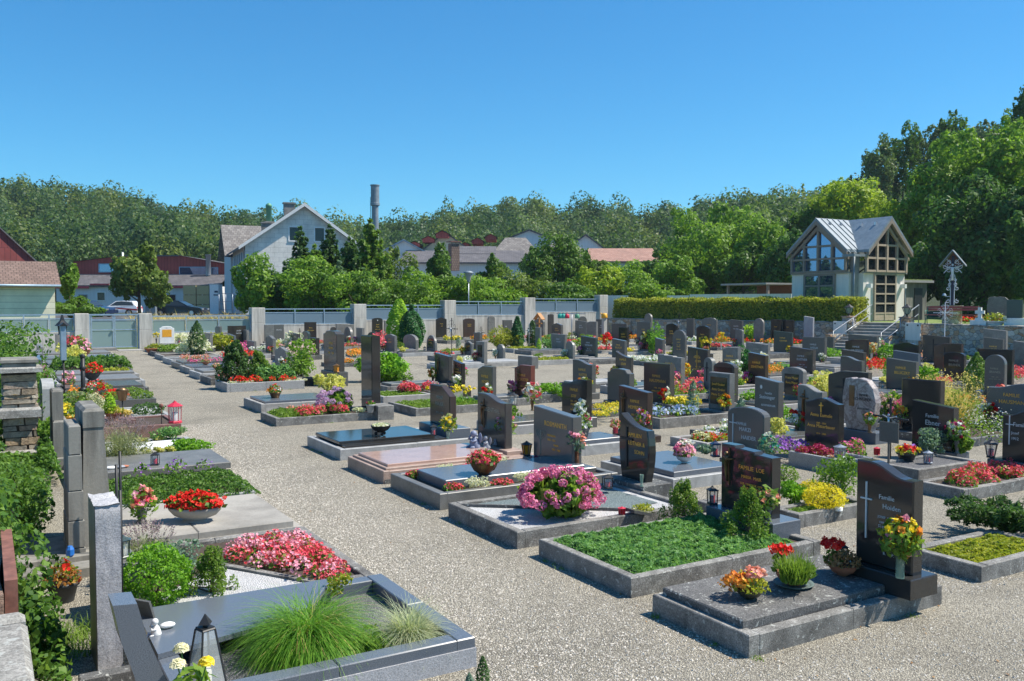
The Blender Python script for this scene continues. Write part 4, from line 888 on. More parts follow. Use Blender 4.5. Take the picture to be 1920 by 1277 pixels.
for x in (cl.x+.38,cR.x-.28):m=MB();m.box(x-.09,x+.09,yB-.28,yB+.02,1.95,2.2);m.build('wall_lamp','whitepaint',e)
a0=cR.x+.05;e=empty('low_wing',(a0,yB+1.0,ZT),0,'low grey annex with a flat planted roof right of the chapel','building')
mb=MB();mb.box(0,3.6,0,6,-.2,2.35);mb.build('wall','concretedark',e);mb=MB();mb.box(-.1,3.9,-.3,6.2,2.35,2.5);mb.build('roof','fasciagrey',e)
mb=MB();mb.box(-.05,3.8,-.25,6.1,2.5,2.56);mb.build('green_roof','terracelawn',e);window(e,.9,0,.7,.9,1.2,frame='steel');mb=MB();mb.box(2.3,3.1,-.05,0,0,2.0);mb.build('door','iron',e)
p0=W(1380,545,66);p1=W(1466,541,62);e=empty('canopy',(p0.x,p0.y,1.3),math.atan2((p1-p0).y,(p1-p0).x),'thin pale canopy roof on posts left of the chapel','canopy');L=(p1-p0).length;h=W(1420,531,63).z-1.3
mb=MB();mb.box(0,L,-1.5,2.0,h-.12,h);mb.build('roof','fasciagrey',e)
mb=MB();mb.box(.6,L,1.5,1.7,0,h-.13);mb.build('back_wall','woodred',e)
for x in (.4,L-.2):m=MB();m.box(x-.08,x+.08,-1.2,-1.04,0,h-.12);m.build('post','timber',e)
for k,(x0_,x1_,yt,lab) in enumerate([(1137,1178,554,'short pale parapet behind the left end of the hedge'),(1252,1292,554,'pale parapet block behind the hedge middle'),(1293,1484,552,'long thin parapet behind the hedge, reaching the chapel')]):
 q0=W(x0_,yt,64.5);q1=W(x1_,yt,64.5 if k<2 else 60);L=(q1-q0).length
 o=MB().box(0,L,0,.25,-.9,q0.z-1.4).build('parapet','plaster',None,(q0.x,q0.y,1.4),math.atan2((q1-q0).y,(q1-q0).x));tag(o,lab,'wall')
cx=onX(1785,592,W4.x+3.2);e=empty('wayside_crucifix',(cx.x,cx.y,ZT),-math.pi/2+rad(25),'white scrolled iron crucifix under a pointed wooden roof on a stone pedestal','crucifix')
Zc=depth(cx);u=Zc/F;zof= lambda y:2.4+(570-y)*u-ZT
mb=MB();mb.lathe([(.48,-.1),(.47,zof(577)),(.54,zof(577)+.02),(.54,zof(573))],n=14);mb.build('pedestal','stonewall',e)
mb=MB();mb.box(-.06,.06,-.03,.03,zof(573),zof(480));mb.box(-.42,.42,-.03,.03,zof(505),zof(501));mb.build('cross','crossdark',e)
def scroll(mb,c,r,a0,turns,sgn,y=-.06,rr=.016,n=16):
 pts=[]
 for i in range(n+1):t=i/n;a=a0+sgn*2*math.pi*turns*t;q=r*(1-.75*t);pts.append((c[0]+q*math.cos(a),y,c[1]+q*math.sin(a)))
 mb.tube(pts,rr,5)
mb=MB()
for s in (-1,1):
 for (x,z,r) in [(.22,zof(565),.11),(.2,zof(541),.12),(.15,zof(533),.09),(.14,zof(525),.08),(.36,zof(500),.15),(.2,zof(507),.12),(.2,zof(492),.12)]:scroll(mb,(s*x,z),r,math.pi/2,1.3,s)
 mb.tube([(s*.09,-.06,zof(572)),(s*.09,-.06,zof(545)),(s*.14,-.06,zof(528)),(s*.09,-.06,zof(515))],.018,5)
 mb.tube([(s*.1,-.06,zof(505)),(s*.48,-.06,zof(497))],.02,5);mb.tube([(s*.42,-.06,zof(512)),(s*.1,-.06,zof(498))],.02,5);mb.tube([(s*.3,-.06,zof(486)),(s*.08,-.06,zof(494))],.02,5)
mb.build('scrollwork','ironwhite',e)
mb=MB();mb.smooth=True;mb.tube([(0,-.10,zof(526)),(0,-.11,zof(515)),(.0,-.12,zof(507)),(0,-.12,zof(501))],.05,8,.08);mb.ball((0,-.13,zof(497)),.06);mb.tube([(-.33,-.09,zof(500)),(0,-.11,zof(503)),(.33,-.09,zof(500))],.03,6);mb.build('corpus','ironwhite',e)
mb=MB();pk=zof(469)
for s in (-1,1):mb.prism([(0,pk),(s*.62,zof(498)),(s*.62,zof(498)-.06),(0,pk-.07)], lambda a,b:(a,-.35,b), lambda a,b:(a,.25,b))
mb.build('roof','stackgrey',e)
mb=MB();mb.prism([(-.5,zof(500)),(.5,zof(500)),(0,pk-.1)], lambda a,b:(a,.06,b), lambda a,b:(a,.1,b));mb.build('back_board','woodred',e)
mb=MB();mb.tube([(-.35,-.02,zof(556)),(-.06,0,zof(556))],.015,5);mb.lathe([(.05,0),(.12,-.12)],(-.38,-.05,zof(550)),8);mb.build('lamp','railblue',e)
pb=onX(1783,604,W4.x+1.2);e=empty('park_bench',(pb.x,pb.y,ZT),-math.pi/2+rad(20),'green iron park bench with dark red slats in front of the crucifix','bench');u=depth(pb)/F;hl=92*u/2
mb=MB()
for z,y in ((.72,.28),(.84,.30)):mb.box(-hl,hl,y,y+.03,z-.05,z+.05)
mb.build('backrest','benchred',e);mb=MB()
for y in (-.18,-.06,.06,.17):mb.box(-hl,hl,y,y+.09,.44,.47)
mb.build('seat','benchred',e)
for s in (-1,1):
 m=MB();x=s*(hl-.06);m.tube([(x,-.2,0),(x,-.12,.25),(x,-.2,.43),(x,.25,.43)],.025,6);m.tube([(x,.22,0),(x,.16,.25),(x,.22,.45),(x,.33,.9)],.025,6)
 m.tube([(x,.27,.68),(x,.05,.68),(x,-.15,.66),(x,-.24,.6),(x,-.2,.52),(x,-.12,.55)],.022,6);m.build('leg','greeniron',e)
 # --- cemetery builders
def outline(style,w,z0,z1):
 """outline (y,z) seen from the front; +y is the picture's left"""
 a=w/2;r=z1-z0;o=[(a,z0)];top=[]
 if style=='rect':top=[(a,z1),(-a,z1)]
 elif style=='slant':top=[(a,z1),(-a,z1-.07)]
 elif style=='slantr':top=[(a,z1-.09),(a*.3,z1),(-a,z1)]
 elif style=='steps':top=[(a,z1),(a*.45,z1),(a*.40,z1-.02),(-a*.3,z1-.03),(-a*.35,z1-.05),(-a,z1-.06)]
 elif style=='arch':top=[(a*math.cos(t),z1-.16*w+.16*w*math.sin(t)) for t in np.linspace(0,math.pi,11)]
 elif style=='round':top=[(a*math.cos(t),z1-a*.9+a*.9*math.sin(t)) for t in np.linspace(0,math.pi,15)]
 elif style=='wave':top=[(a-w*t,z1-.10*(0.5-.5*math.cos(math.pi*min(1,max(0,(t-.25)/.6))))) for t in np.linspace(0,1,13)]
 elif style=='waver':top=[(a-w*t,z1-.10*(0.5+.5*math.cos(math.pi*min(1,max(0,(t-.15)/.6))))) for t in np.linspace(0,1,13)]
 elif style=='ogee':top=[(a-w*t,z1-.075*(0.5+.5*math.cos(2*math.pi*t))**1.0) for t in np.linspace(0,1,15)]
 elif style=='scoop':top=[(a-w*t,z1-.17*(1-(1-t)**2.0)) for t in np.linspace(0,1,11)]
 elif style=='flare': return [(a*.86,z0),(a,z1),(-a,z1-.01),(-a*.86,z0)]
 elif style=='cut':top=[(a,z1),(-a*.15,z1),(-a,z1-.16)]
 elif style=='bulge':
  L=[(a*(.82+.20*math.sin(math.pi*t*.9)),z0+r*t) for t in np.linspace(0,1,8)]
  Rr=[(-a*(.80+.22*math.sin(math.pi*t*.85)),z0+(r-.17)*t) for t in np.linspace(1,0,8)]
  tp=[(L[-1][0]+(Rr[0][0]-L[-1][0])*t,z1-.17*(1-(1-t)**2.2)) for t in np.linspace(.12,.9,7)]
  return L+tp+Rr
 elif style=='boulder': return [(a*.72,z0),(a*.95,z0+r*.3),(a,z0+r*.6),(a*.9,z0+r*.85),(a*.82,z1-.02),(a*.45,z1),(a*.3,z1-.02),(0,z1),(-a*.45,z1-.03),(-a*.82,z0+r*.82),(-a,z0+r*.55),(-a*.92,z0+r*.25),(-a*.7,z0)]
 elif style=='house':top=[(a,z1-.12),(0,z1),(-a,z1-.12)]
 elif style=='shield':top=[(a,z1-.10),(a*.8,z1-.09),(a*.6,z1-.02),(0,z1),(-a*.6,z1-.02),(-a*.8,z1-.09),(-a,z1-.10)]
 return o+top+[(-a,z0)]
FACE={'W':0.,'S':math.pi/2,'E':math.pi}
def crossbar(mb,y,z,h,w_,t=.02,off=.0):
 mb.box(-.012-off,-off+.0,y-t/2,y+t/2,z-h,z);mb.box(-.0125-off,-off+.0,y-w_/2,y+w_/2,z-h*.3-t/2,z-h*.3+t/2)
def headstone(label,pos,w,h,style='rect',mat='anthracite',face='W',thick=.14,ph=.14,pmat=None,pw=.12,text=None,tmat='gold',orn=None,ornat=(.3,.75),group=None,turn=0,inlay=None,ts=None,pdx=.08):
 e=empty('headstone',pos,FACE[face]+turn,label,'headstone',group or 'headstones in rows')
 o=outline(style,w,ph,h);cy=0;cz=(ph+h)/2;b=min(.012,w*.03)
 ins= lambda y,z:(y*(1-2*b/w),cz+(z-cz)*(1-2*b/(h-ph)))
 mb=MB();n=len(o);mb.smooth=False
 rings=[[(0,*ins(y,z)) for y,z in o],[(b,y,z) for y,z in o],[(thick-b,y,z) for y,z in o],[(thick,*ins(y,z)) for y,z in o]]
 v=[p for r in rings for p in r];f=[tuple(range(n)),tuple(range(4*n-1,3*n-1,-1))]
 for k in range(3):f+=[(k*n+i,(k+1)*n+i,(k+1)*n+(i+1)%n,k*n+(i+1)%n) for i in range(n)]
 mb.add(v,f);mb.build('stone',mat,e)
 if ph>0:m=MB();m.bbox(-pdx,thick+pdx,-w/2-pw,w/2+pw*.6,0,ph,.008);m.build('plinth',pmat or mat,e)
 if inlay:
  u0,u1,z0,z1,im=inlay;m=MB();m.box(-.006,0.004,-w/2+w*u0,-w/2+w*u1,ph+(h-ph)*z0,ph+(h-ph)*z1);m.build('inlay',im,e)
 if text:
  m=MB();S=ts or min(.1,w*.15);z=h-S*2.4 if not isinstance(text,dict) else 0
  z=ph+(h-ph)*.66
  for ln in text:
   if isinstance(ln,tuple):t_,sc,u=ln
   else :t_,sc,u=ln,1,.06
   if t_==' ':z-=S*1.45*sc;continue
   s_z=S*sc
   wd=max(v[0] for v in textmesh(t_)[0])-min(v[0] for v in textmesh(t_)[0]);
   if wd*s_z>w*.82:s_z=w*.82/wd
   yy=-u*w
   if wd*s_z/2+abs(yy)>w*.46:yy=-math.copysign(max(0,w*.46-wd*s_z/2),u)
   m.text(t_,s_z,(yy,z),.007 if inlay else .002);z-=s_z*1.45
  m.build('lettering',tmat,e)
 if orn:
  m=MB();y=w/2-w*ornat[0];z=ph+(h-ph)*ornat[1];H_=h-ph
  if orn=='cross':crossbar(m,y,z,H_*.55,w*.2,.011);m.build('cross',tmat,e)
  elif orn=='smallcross':crossbar(m,y,z,H_*.18,w*.12,.016);m.build('cross',tmat,e)
  elif orn=='bigcross':crossbar(m,y,z,H_*.62,w*.4,.03);m.build('cross','iron',e)
  elif orn=='figure':
   m.smooth=True;s=H_;m.tube([(-.03,y,z-.42*s),(-.04,y+.01,z-.25*s),(-.04,y,z-.1*s),(-.03,y,z-.02*s)],.014,6,.024);m.ball((-.045,y,z+.02*s),.022);m.tube([(-.02,y-.09*s,z-.06*s),(-.04,y,z-.07*s),(-.02,y+.09*s,z-.04*s)],.010,5);m.smooth=False;m.box(-.012,0,y-.01,y+.01,z-.48*s,z+.1*s);m.box(-.013,0,y-.1*s,y+.1*s,z-.07*s,z-.05*s);m.build('bronze_figure','bronze',e)
  elif orn=='menorah':
   m.box(-.006,0,y-.005,y+.005,ph+.06,z)
   for r in (.05,.085,.12):m.tube([(-.004,y+r*math.cos(t),z-r*math.sin(t)) for t in np.linspace(0,math.pi,10)],.004,4)
   m.build('candelabrum','letterdull',e)
  elif orn=='oval':m.add([(-.006,y+.028*math.cos(t),z+.038*math.sin(t)) for t in np.linspace(0,2*math.pi,14)[:-1]],[tuple(range(13))]);m.build('portrait','letterwhite',e)
 return e
def kerbframe(mb,x0,x1,y0,y1,h,t=.09):
 def bar(a0,a1,f):
  n=max(1,round((a1-a0)/1.05));g=.0022
  for i in range(n):j=random.Random(int(a0*997+i*31+h*77)).uniform(-.0025,.0025);f(a0+(a1-a0)*i/n+(g if i else 0),a0+(a1-a0)*(i+1)/n-(g if i<n-1 else 0),j)
 for X0 in (x0,x1-t):bar(y0,y1, lambda a,b,j:mb.bbox(X0+j,X0+t+j,a,b,0,h+j,.007))
 for Y0 in (y0,y1-t):bar(x0+t+.004,x1-t-.004, lambda a,b,j:mb.bbox(a,b,Y0+j,Y0+t+j,0,h-.001+j,.007))
GR=[]
def grave(label,x0,x1,y0,y1,h=.16,kmat='kerb',fill='soil',slab=None,sh=.05,inset=.1,group='grave plots',t=.09,foot=None):
 cx_,cy_=(x0+x1)/2,(y0+y1)/2;GR.append((x0,x1,y0,y1));a=(x1-x0)/2;b=(y1-y0)/2
 e=empty('grave_plot',(cx_,cy_,0),0,label,'grave',group)
 mb=MB();kerbframe(mb,-a,a,-b,b,h,t);mb.build('kerb',kmat,e)
 m=MB();m.add([(-a+t,-b+t,h-.035),(a-t,-b+t,h-.035),(a-t,b-t,h-.035),(-a+t,b-t,h-.035)],[(0,1,2,3)]);m.build('bed_fill',fill,e)
 if slab:m=MB();m.bbox(-a+inset,a-inset,-b+inset,b-inset,h-.03,h+sh,.008);m.build('slab',slab,e)
 return e
def gpx(label,fx,fy,lx,rx,**k):
 f=G(fx,fy);l=onX(lx,600,f.x);r=onY(rx,600,f.y);grave(label,f.x,r.x,f.y,l.y,**k); return f.x,r.x,f.y,l.y
BG='flowers and plants on the graves'
def bush(label,p,R,mat,n=900,leaf=.03,k=10,sub=.5,name='shrub',cat='shrub',mode='blob',core=True,bias=.9,aspect=1.6):
 e=empty(name,p,0,label,cat,BG)
 if mode=='blob':P,Q=blobpts((0,0,R[2]),R,n,k,sub)
 else :P,Q=shell((0,0,R[2]*.9),R,n,.1)
 m=P[:,2]>-.01;npmesh('foliage',leaves(P[m],leaf,Q[m],bias,aspect),4,mat,e)
 if core:
  mb=MB();mb.tube([(0,0,-.03),(0,0,R[2]*.8)],max(.008,R[0]*.08),6,.004)
  for i in range(5):a=i*1.3;mb.tube([(0,0,R[2]*.3),(R[0]*.5*math.cos(a),R[1]*.5*math.sin(a),R[2]*1.1)],max(.005,R[0]*.04),5,.003)
  mb.build('stem','bark',e)
 return e
def mat_patch(label,poly,z,h,mat,n,leaf=.025,name='ground_cover',cat='ground cover',upb=1.0,aspect=1.7,kind='stuff'):
 """low carpet over a polygon (world x,y)"""
 poly=np.array([(p[0],p[1]) for p in poly]);lo,hi=poly.min(0),poly.max(0);P=np.zeros((0,2))
 while len(P)<n:
  q=RG.uniform(lo,hi,(n*2,2));ins=np.zeros(len(q),bool);j=len(poly)-1
  for i in range(len(poly)):
   (xi,yi),(xj,yj)=poly[i],poly[j];c=((yi>q[:,1])!=(yj>q[:,1]))&(q[:,0]<(xj-xi)*(q[:,1]-yi)/(yj-yi+1e-12)+xi);ins^=c;j=i
  P=np.concatenate([P,q[ins]])
 P=P[:n];ed=np.full(n,9.)
 for i in range(len(poly)):
  a,b=poly[i],poly[(i+1)%len(poly)];d=b-a;tt=np.clip(((P-a)@d)/(d@d),0,1);ed=np.minimum(ed,np.linalg.norm(P-a-tt[:,None]*d,axis=1))
 prof=np.clip(ed/.10,0.15,1)**.6;lump=.8+.25*np.sin(P[:,0]*17+1)*np.sin(P[:,1]*15)+.15*np.sin(P[:,0]*41)*np.sin(P[:,1]*37)
 zz=z+h*prof*lump*(.55+.45*RG.random(n)**.5);c=poly.mean(0)
 Q3=np.stack([P[:,0]-c[0],P[:,1]-c[1],zz],1);Q=np.tile([0,0,1.],(n,1))
 o=npmesh(name,leaves(Q3,leaf,Q,upb,aspect),4,mat,None,loc=(c[0],c[1],0));tag(o,label,cat,None,kind); return o
def flowerbed(label,poly,z,h,fm,n=500,r=.02,leafn=900,leafm='flowerleaf',leaf=.04,name='flower_bed',cat='flowers',dens=1.):
 poly=[(p[0],p[1]) for p in poly];P=np.array(poly);c=P.mean(0);e=empty(name,(c[0],c[1],z),0,label,cat,BG)
 def pts(n):
  lo,hi=P.min(0),P.max(0);out=np.zeros((0,2))
  while len(out)<n:
   q=RG.uniform(lo,hi,(n*2,2));ins=np.zeros(len(q),bool);j=len(P)-1
   for i in range(len(P)):
    (xi,yi),(xj,yj)=P[i],P[j];cc=((yi>q[:,1])!=(yj>q[:,1]))&(q[:,0]<(xj-xi)*(q[:,1]-yi)/(yj-yi+1e-12)+xi);ins^=cc;j=i
   out=np.concatenate([out,q[ins]])
  return out[:n]-c
 nc=max(3,int(abs(np.cross(P-np.roll(P,1,0),P).sum() if False else sum(P[i][0]*P[(i+1)%len(P)][1]-P[(i+1)%len(P)][0]*P[i][1] for i in range(len(P))))/2/.028*dens));cen=pts(nc)
 def onclump(n,rad_,hl,up):
  k=RG.integers(0,nc,n);d=unit(RG.normal(size=(n,3)));d[:,2]=np.abs(d[:,2]);hh=h*(.7+.5*((k*7919)%13)/13)
  q=np.zeros((n,3));q[:,:2]=cen[k]+d[:,:2]*rad_;q[:,2]=hh*(hl+(1-hl)*d[:,2])*(.85+.2*RG.random(n)); return q,d
 q,d=onclump(leafn,.11,.1,0);q[:,2]*=.85;npmesh('leaves',leaves(q,leaf,d,.7,1.4),4,leafm,e)
 q,d=onclump(int(n*1.9),.105,.35,1);npmesh('blossoms',petals(q,r*.72,d*.6+np.array([0,0,.5]),4,1.1),4,'f_'+fm,e); return e
def rect(x0,x1,y0,y1): return [(x0,y0),(x1,y0),(x1,y1),(x0,y1)]
def hydrangea(label,p,R,fm,heads=40,hr=.06,leafn=900,leaf=.09,vari=None):
 e=empty('hydrangea',p,0,label,'hydrangea',BG);P,Q=blobpts((0,0,R[2]*.95),(R[0]*.93,R[1]*.93,R[2]*.95),leafn,9,.55);m=P[:,2]>0
 npmesh('leaves',leaves(P[m],leaf,Q[m],.9,1.5),4,'flowerleaf',e)
 d=unit(RG.normal(size=(heads*12,3)));d=d[d[:,2]>-.25];keep=[d[0]]
 for v in d:
  if len(keep)<heads and min(np.linalg.norm(v-k) for k in keep)>1.5/math.sqrt(heads):keep.append(v)
 pts,nr=[],[]
 for v in keep:
  cc=np.array([0,0,R[2]*.95])+v*np.array(R)*(.95+.12*RG.random());q=unit(RG.normal(size=(70,3)));hh=hr*(.75+.5*RG.random());pts.append(cc+q*hh*np.array([1,1,.8]));nr.append(q)
 npmesh('blossoms',petals(np.concatenate(pts),hr*.26,np.concatenate(nr),4,3),4,'f_'+fm,e)
 mb=MB()
 for i in range(6):a=i*1.05;mb.tube([(0,0,0),(R[0]*.6*math.cos(a),R[1]*.6*math.sin(a),R[2])],.008,5)
 mb.build('stem','stem',e); return e
def pot_profile(kind,r,h):
 return {'bowl':[(r*.35,0),(r*.4,.01),(r*.75,h*.35),(r*.97,h*.75),(r,h*.97),(r*1.03,h),(r*.92,h),(r*.9,h*.9)],'pot':[(r*.68,0),(r*.93,h*.8),(r*1.03,h*.82),(r*1.05,h),(r*.93,h),(r*.9,h*.88)],'foot':[(r*.5,0),(r*.42,.02),(r*.38,h*.14),(r*.8,h*.45),(r*.98,h*.8),(r*1.03,h),(r*.93,h),(r*.9,h*.85)]}[kind]
def potted(label,p,r,h,kind='bowl',pmat='terracotta',fm='red',fh=.14,n=130,leafn=220,leafm='flowerleaf',fr=.022,spread=1.15,leaf=.04,sx=1,sy=1,saucer=False,extra=None,rz=0,cat='flower bowl',legs=False,ribs=False):
 e=empty('potted_flowers',p,rz,label,cat,'flower bowls and pots');z0=.06 if legs else 0
 mb=MB();pr=[(a,b+z0) for a,b in pot_profile(kind,r,h)];mb.smooth=True;mb.lathe(pr,n=24,sx=sx,sy=sy)
 if legs:
  for k in range(3):a=k*2.1+.4;mb.ball((r*.5*math.cos(a),r*.5*math.sin(a),.035),.03,8,5)
 if ribs:
  for k in range(8):a=k*math.pi/4;mb.tube([(q[0]*math.cos(a)*1.01,q[0]*math.sin(a)*1.01,q[1]) for q in pr[2:5]],.006,5)
 mb.build('pot',pmat,e);m=MB();m.lathe([(r*.9,z0+h*.9),(.001,z0+h*.92)],n=20,sx=sx,sy=sy,cap=False);m.build('soil','soil',e)
 if saucer:m=MB();m.lathe([(r*.9,.001),(r*1.15,.02),(r*1.12,.025),(r*.9,.01)],n=24);m.build('saucer','saucer',e)
 R=np.array([r*spread*sx,r*spread*sy,fh])
 if leafn:P,Q=shell((0,0,z0+h),R*.92,leafn,.15,True);npmesh('leaves',leaves(P,leaf,Q,.6,1.5),4,leafm,e)
 if fm and n:P,Q=shell((0,0,z0+h+.01),R,n,.12,True);npmesh('blossoms',petals(P,fr,Q,4,1.6),4,'f_'+fm,e)
 if extra:
  for m_,nn,off,rr,fh2 in extra:P,Q=shell((off[0],off[1],z0+h+(fh2-rr*.6 if m_.startswith('f_') else 0)),(rr,rr,rr*.6 if m_.startswith('f_') else fh2),nn,.15,True);npmesh('blossoms' if m_.startswith('f_') else 'leaves',petals(P,fr,Q,4,1.6) if m_.startswith('f_') else leaves(P,leaf,Q,.6,1.5),4,m_,e)
 return e
def bouquet(label,p,vh,fh,fr,vmat='bronze',fms=('pink','white'),per=8,br=.03,foliage='flowerleaf',leafn=110,vr=.035,style='round',cat='flower vase',stemy=False):
 """vase + flowers: fh height of the flower ball centre over the rim, fr its radius"""
 e=empty('flower_vase',p,0,label,cat,'flower vases');mb=MB();mb.smooth=True
 mb.lathe([(vr*1.0,0),(vr*1.05,.01),(vr*.62,.03),(vr*.7,vh*.3),(vr*1.05,vh*.8),(vr*1.15,vh)] if style=='round' else [(vr,0),(vr,vh),(vr*1.05,vh)],n=12);mb.build('vase',vmat,e)
 c=np.array([0,0,vh+fh]);sm=MB();k=len(fms);cs=[]
 for i,fm in enumerate(fms):
  d=unit(RG.normal(size=(per,3))+np.array([0,0,.35]));q=c+d*fr*(.55+.5*RG.random((per,1)));cs.append(q)
  pts=np.repeat(q,7,0)+RG.normal(size=(per*7,3))*br*.28;npmesh('blossoms',petals(pts,br*.75,np.repeat(d,7,0),4,1.5),4,'f_'+fm,e)
 for q in np.concatenate(cs)[::1 if stemy else 2]:sm.tube([(0,0,vh*.8),(q[0]*.5,q[1]*.5,vh+fh*.5),tuple(q)],.003,4)
 sm.build('stems','stem',e)
 if leafn:P,Q=shell(c-np.array([0,0,fr*.25]),(fr*.95,fr*.95,fr*.9),leafn,.25);npmesh('leaves',leaves(P,.035,Q,.4,2.0),4,foliage,e)
 return e
def lantern(label,p,h=.25,w=.11,mat='iron',candle='redglass',n=4,glass='glass',taper=1.,rz=.4,knob=True):
 e=empty('grave_lantern',p,rz,label,'lantern','grave lanterns');a=w/2;mb=MB();hb=h*.1;ht=h*.72
 off=math.pi/n
 mb.lathe([(a*1.25*taper,0),(a*1.25*taper,hb*.6),(a*1.1*taper,hb)],n=n);mb.lathe([(a*1.3,ht),(a*1.5,ht+.01),(a*1.2,ht+h*.07),(a*.35,ht+h*.18),(a*.3,ht+h*.22)],n=n if n>4 else 4)
 for k in range(n):t=2*math.pi*k/n;mb.tube([(a*1.1*taper*math.cos(t),a*1.1*taper*math.sin(t),hb),(a*1.2*math.cos(t),a*1.2*math.sin(t),ht)],.006,4)
 if knob:mb.ball((0,0,h*.96),h*.03,6,4)
 mb.build('housing',mat,e);g=MB();g.lathe([(a*1.0*taper,hb),(a*1.1,ht)],n=n);g.build('glass',glass,e)
 c=MB();c.lathe([(a*.5,hb),(a*.5,h*.45),(a*.42,h*.47)],n=10);c.build('candle',candle,e); return e
def tuft(label,p,L,n,mat,wd=.006,r=.05,spread=.9,droop=.9,name='ornamental_grass',segs=5):
 a=RG.random(n)*6.283;q=r*RG.random(n)**.5;P=np.stack([q*np.cos(a),q*np.sin(a),np.zeros(n)],1);o=npmesh(name,blades(P,L,wd,spread,droop,segs),4,mat,None,loc=tuple(p)); return tag(o,label,'grass tuft',BG)
def thuja(label,p,h,r,mat,n=1500,leaf=.03,tip=.25,lobes=1,name='dwarf_conifer',cat='conifer'):
 e=empty(name,p,0,label,cat,BG);t=RG.random(n);az=RG.random(n)*6.283;rr=r*np.sqrt(np.clip(np.sin(np.pi*np.clip(t*(1-tip*.3)+.12,0,1)),0.02,1))*(.8+.25*RG.random(n))*(1-tip*t**2)
 rr*=1+.12*np.sin(az*5+t*9);P=np.stack([rr*np.cos(az),rr*np.sin(az),h*t],1);Q=np.stack([np.cos(az),np.sin(az),.5+0*az],1)
 q=leaves(P,leaf,Q,1.2,1.6,up=.2);npmesh('foliage',q,4,mat,e);mb=MB();mb.tube([(0,0,-.02),(0,0,h*.85)],r*.12,6,.004);mb.build('trunk','bark',e); return e
def clumpy(label,p,h,r,mat='conifer',n=2200,k=24,leaf=.015,name='dwarf_conifer'):
 """hinoki like dwarf conifer: upright with separate tufted sprays"""
 e=empty(name,p,0,label,'dwarf conifer',BG);Ps=[];Qs=[];mb=MB();mb.tube([(0,0,-.02),(0,0,h*.8)],r*.1,6,.006)
 for i in range(k):
  t=(i+.5)/k;a=i*2.4;rr=r*(1.05-.9*t**1.3)*RG.uniform(.35,1.0);c=np.array([rr*math.cos(a),rr*math.sin(a),h*(.10+.86*t)]);m=n//k
  R=r*(.20-.07*t);P,Q=shell(c,(R,R,R*2.0),m,.2);Ps.append(P);Qs.append(Q+np.array([0,0,.4]));mb.tube([(0,0,max(0,c[2]-R)),tuple(c)],.006,4)
 npmesh('foliage',leaves(np.concatenate(Ps),leaf,np.concatenate(Qs),.8,1.5),4,mat,e);mb.build('trunk','bark',e); return e
def ironcross(label,p,h,rz=0,mat='iron',name='iron_cross',scale=1.,base=True,rays=False):
 e=empty(name,p,rz,label,'grave cross','iron grave crosses');mb=MB();w_=h*.32;za=h*.74
 mb.box(-.012,.012,-.012,.012,.0,h);mb.box(-.0125,.0125,-w_,w_,za-.012,za+.012)
 for s in (-1,1):
  for (y,z,r) in [(s*.16*h,za+.06*h,.05*h),(s*.16*h,za-.06*h,.05*h),(s*.05*h,za+.16*h,.05*h),(s*.05*h,za-.18*h,.05*h)]:
   mb.tube([(0,y+r*math.cos(t),z+r*math.sin(t)) for t in np.linspace(0,5,9)],.006,4)
  mb.ball((0,s*w_,za),.02,6,4)
 if rays:
  for k in range(8):a=math.pi/8+k*math.pi/4;mb.tube([(0,.05*math.cos(a),za+.05*math.sin(a)),(0,.2*h*math.cos(a),za+.2*h*math.sin(a))],.006,4)
 mb.ball((0,0,h),.022,6,4);mb.build('cross',mat,e);m=MB();m.smooth=True;m.tube([(-.02,0,za-.2*h),(-.03,.01,za-.08*h),(-.03,0,za+.01*h)],.012,6,.02);m.ball((-.035,0,za+.04*h),.018,6,4);m.tube([(-.02,-.13*h,za+.03*h),(-.03,0,za-.01*h),(-.02,.13*h,za+.03*h)],.009,5);m.build('corpus','silver' if mat=='iron' else mat,e)
 if base:m=MB();m.bbox(-.1,.1,-.13,.13,0,.16,.01);m.build('foot','midgrey',e)
 return e
 # --- first row along the path (right side)
F_=G(1404,1235);xR=G(1748,1128).x;yL=G(1228,1150).y
e=empty('grave_plot',((F_.x+xR)/2,(F_.y+yL)/2,0),0,'grave with lichen spotted slab and plain kerb, nearest at the right','grave','grave plots');a=(xR-F_.x)/2;b=(yL-F_.y)/2;GR.append((F_.x,xR,F_.y,yL))
mb=MB();kerbframe(mb,-a,a,-b,b,.155,.10);mb.build('kerb','kerb',e)
mb=MB();mb.bbox(-a+.06,a-.28,-b+.115,b-.05,.11,.215,.01);mb.build('slab','lichenslab',e);mb=MB();mb.box(-a+.1,a-.1,-b+.1,b-.1,0,.09);mb.build('bed_fill','soil',e)
hx=6.02;hy0=onX(1704,900,hx).y;nearp=onX(1675,1085,hx);hw=onX(1597,857,hx).y-hy0
headstone('tall black wave topped headstone with white cross, nearest stone at the right',(hx+.06,hy0+hw/2,.155),hw,onX(1670,893,hx).z-.155+.075,'wave','black',thick=.13,ph=.155,pw=.06,pdx=.1,text=[('Familie',1.1,.05),('Hoiden',1.2,.14),('JOSEF  KNIEL',.62,.06),('1898 - 1969',.5,.04),('STEFANIE',.68,.04),('1900 - 1988',.5,.04),(' ',1,0),(' ',1,0),('R.  I.  P.',.7,.1)],tmat='letterwhite',orn='cross',ornat=(.2,.80),ts=.046)
zs=.218
potted('olive green bowl of rusty sedum and a coral begonia on the lichen slab',G(1405,1122,zs),.10,.075,'bowl','olivepot','salmon',.10,0,400,'sedum',.02,1.4,.02,extra=[('f_orange',70,(-.08,.03),.09,.10),('f_yellow',50,(.05,.08),.08,.09),('f_salmon',60,(.03,-.03),.07,.15),('reddish',200,(-.06,.06),.12,.10)])
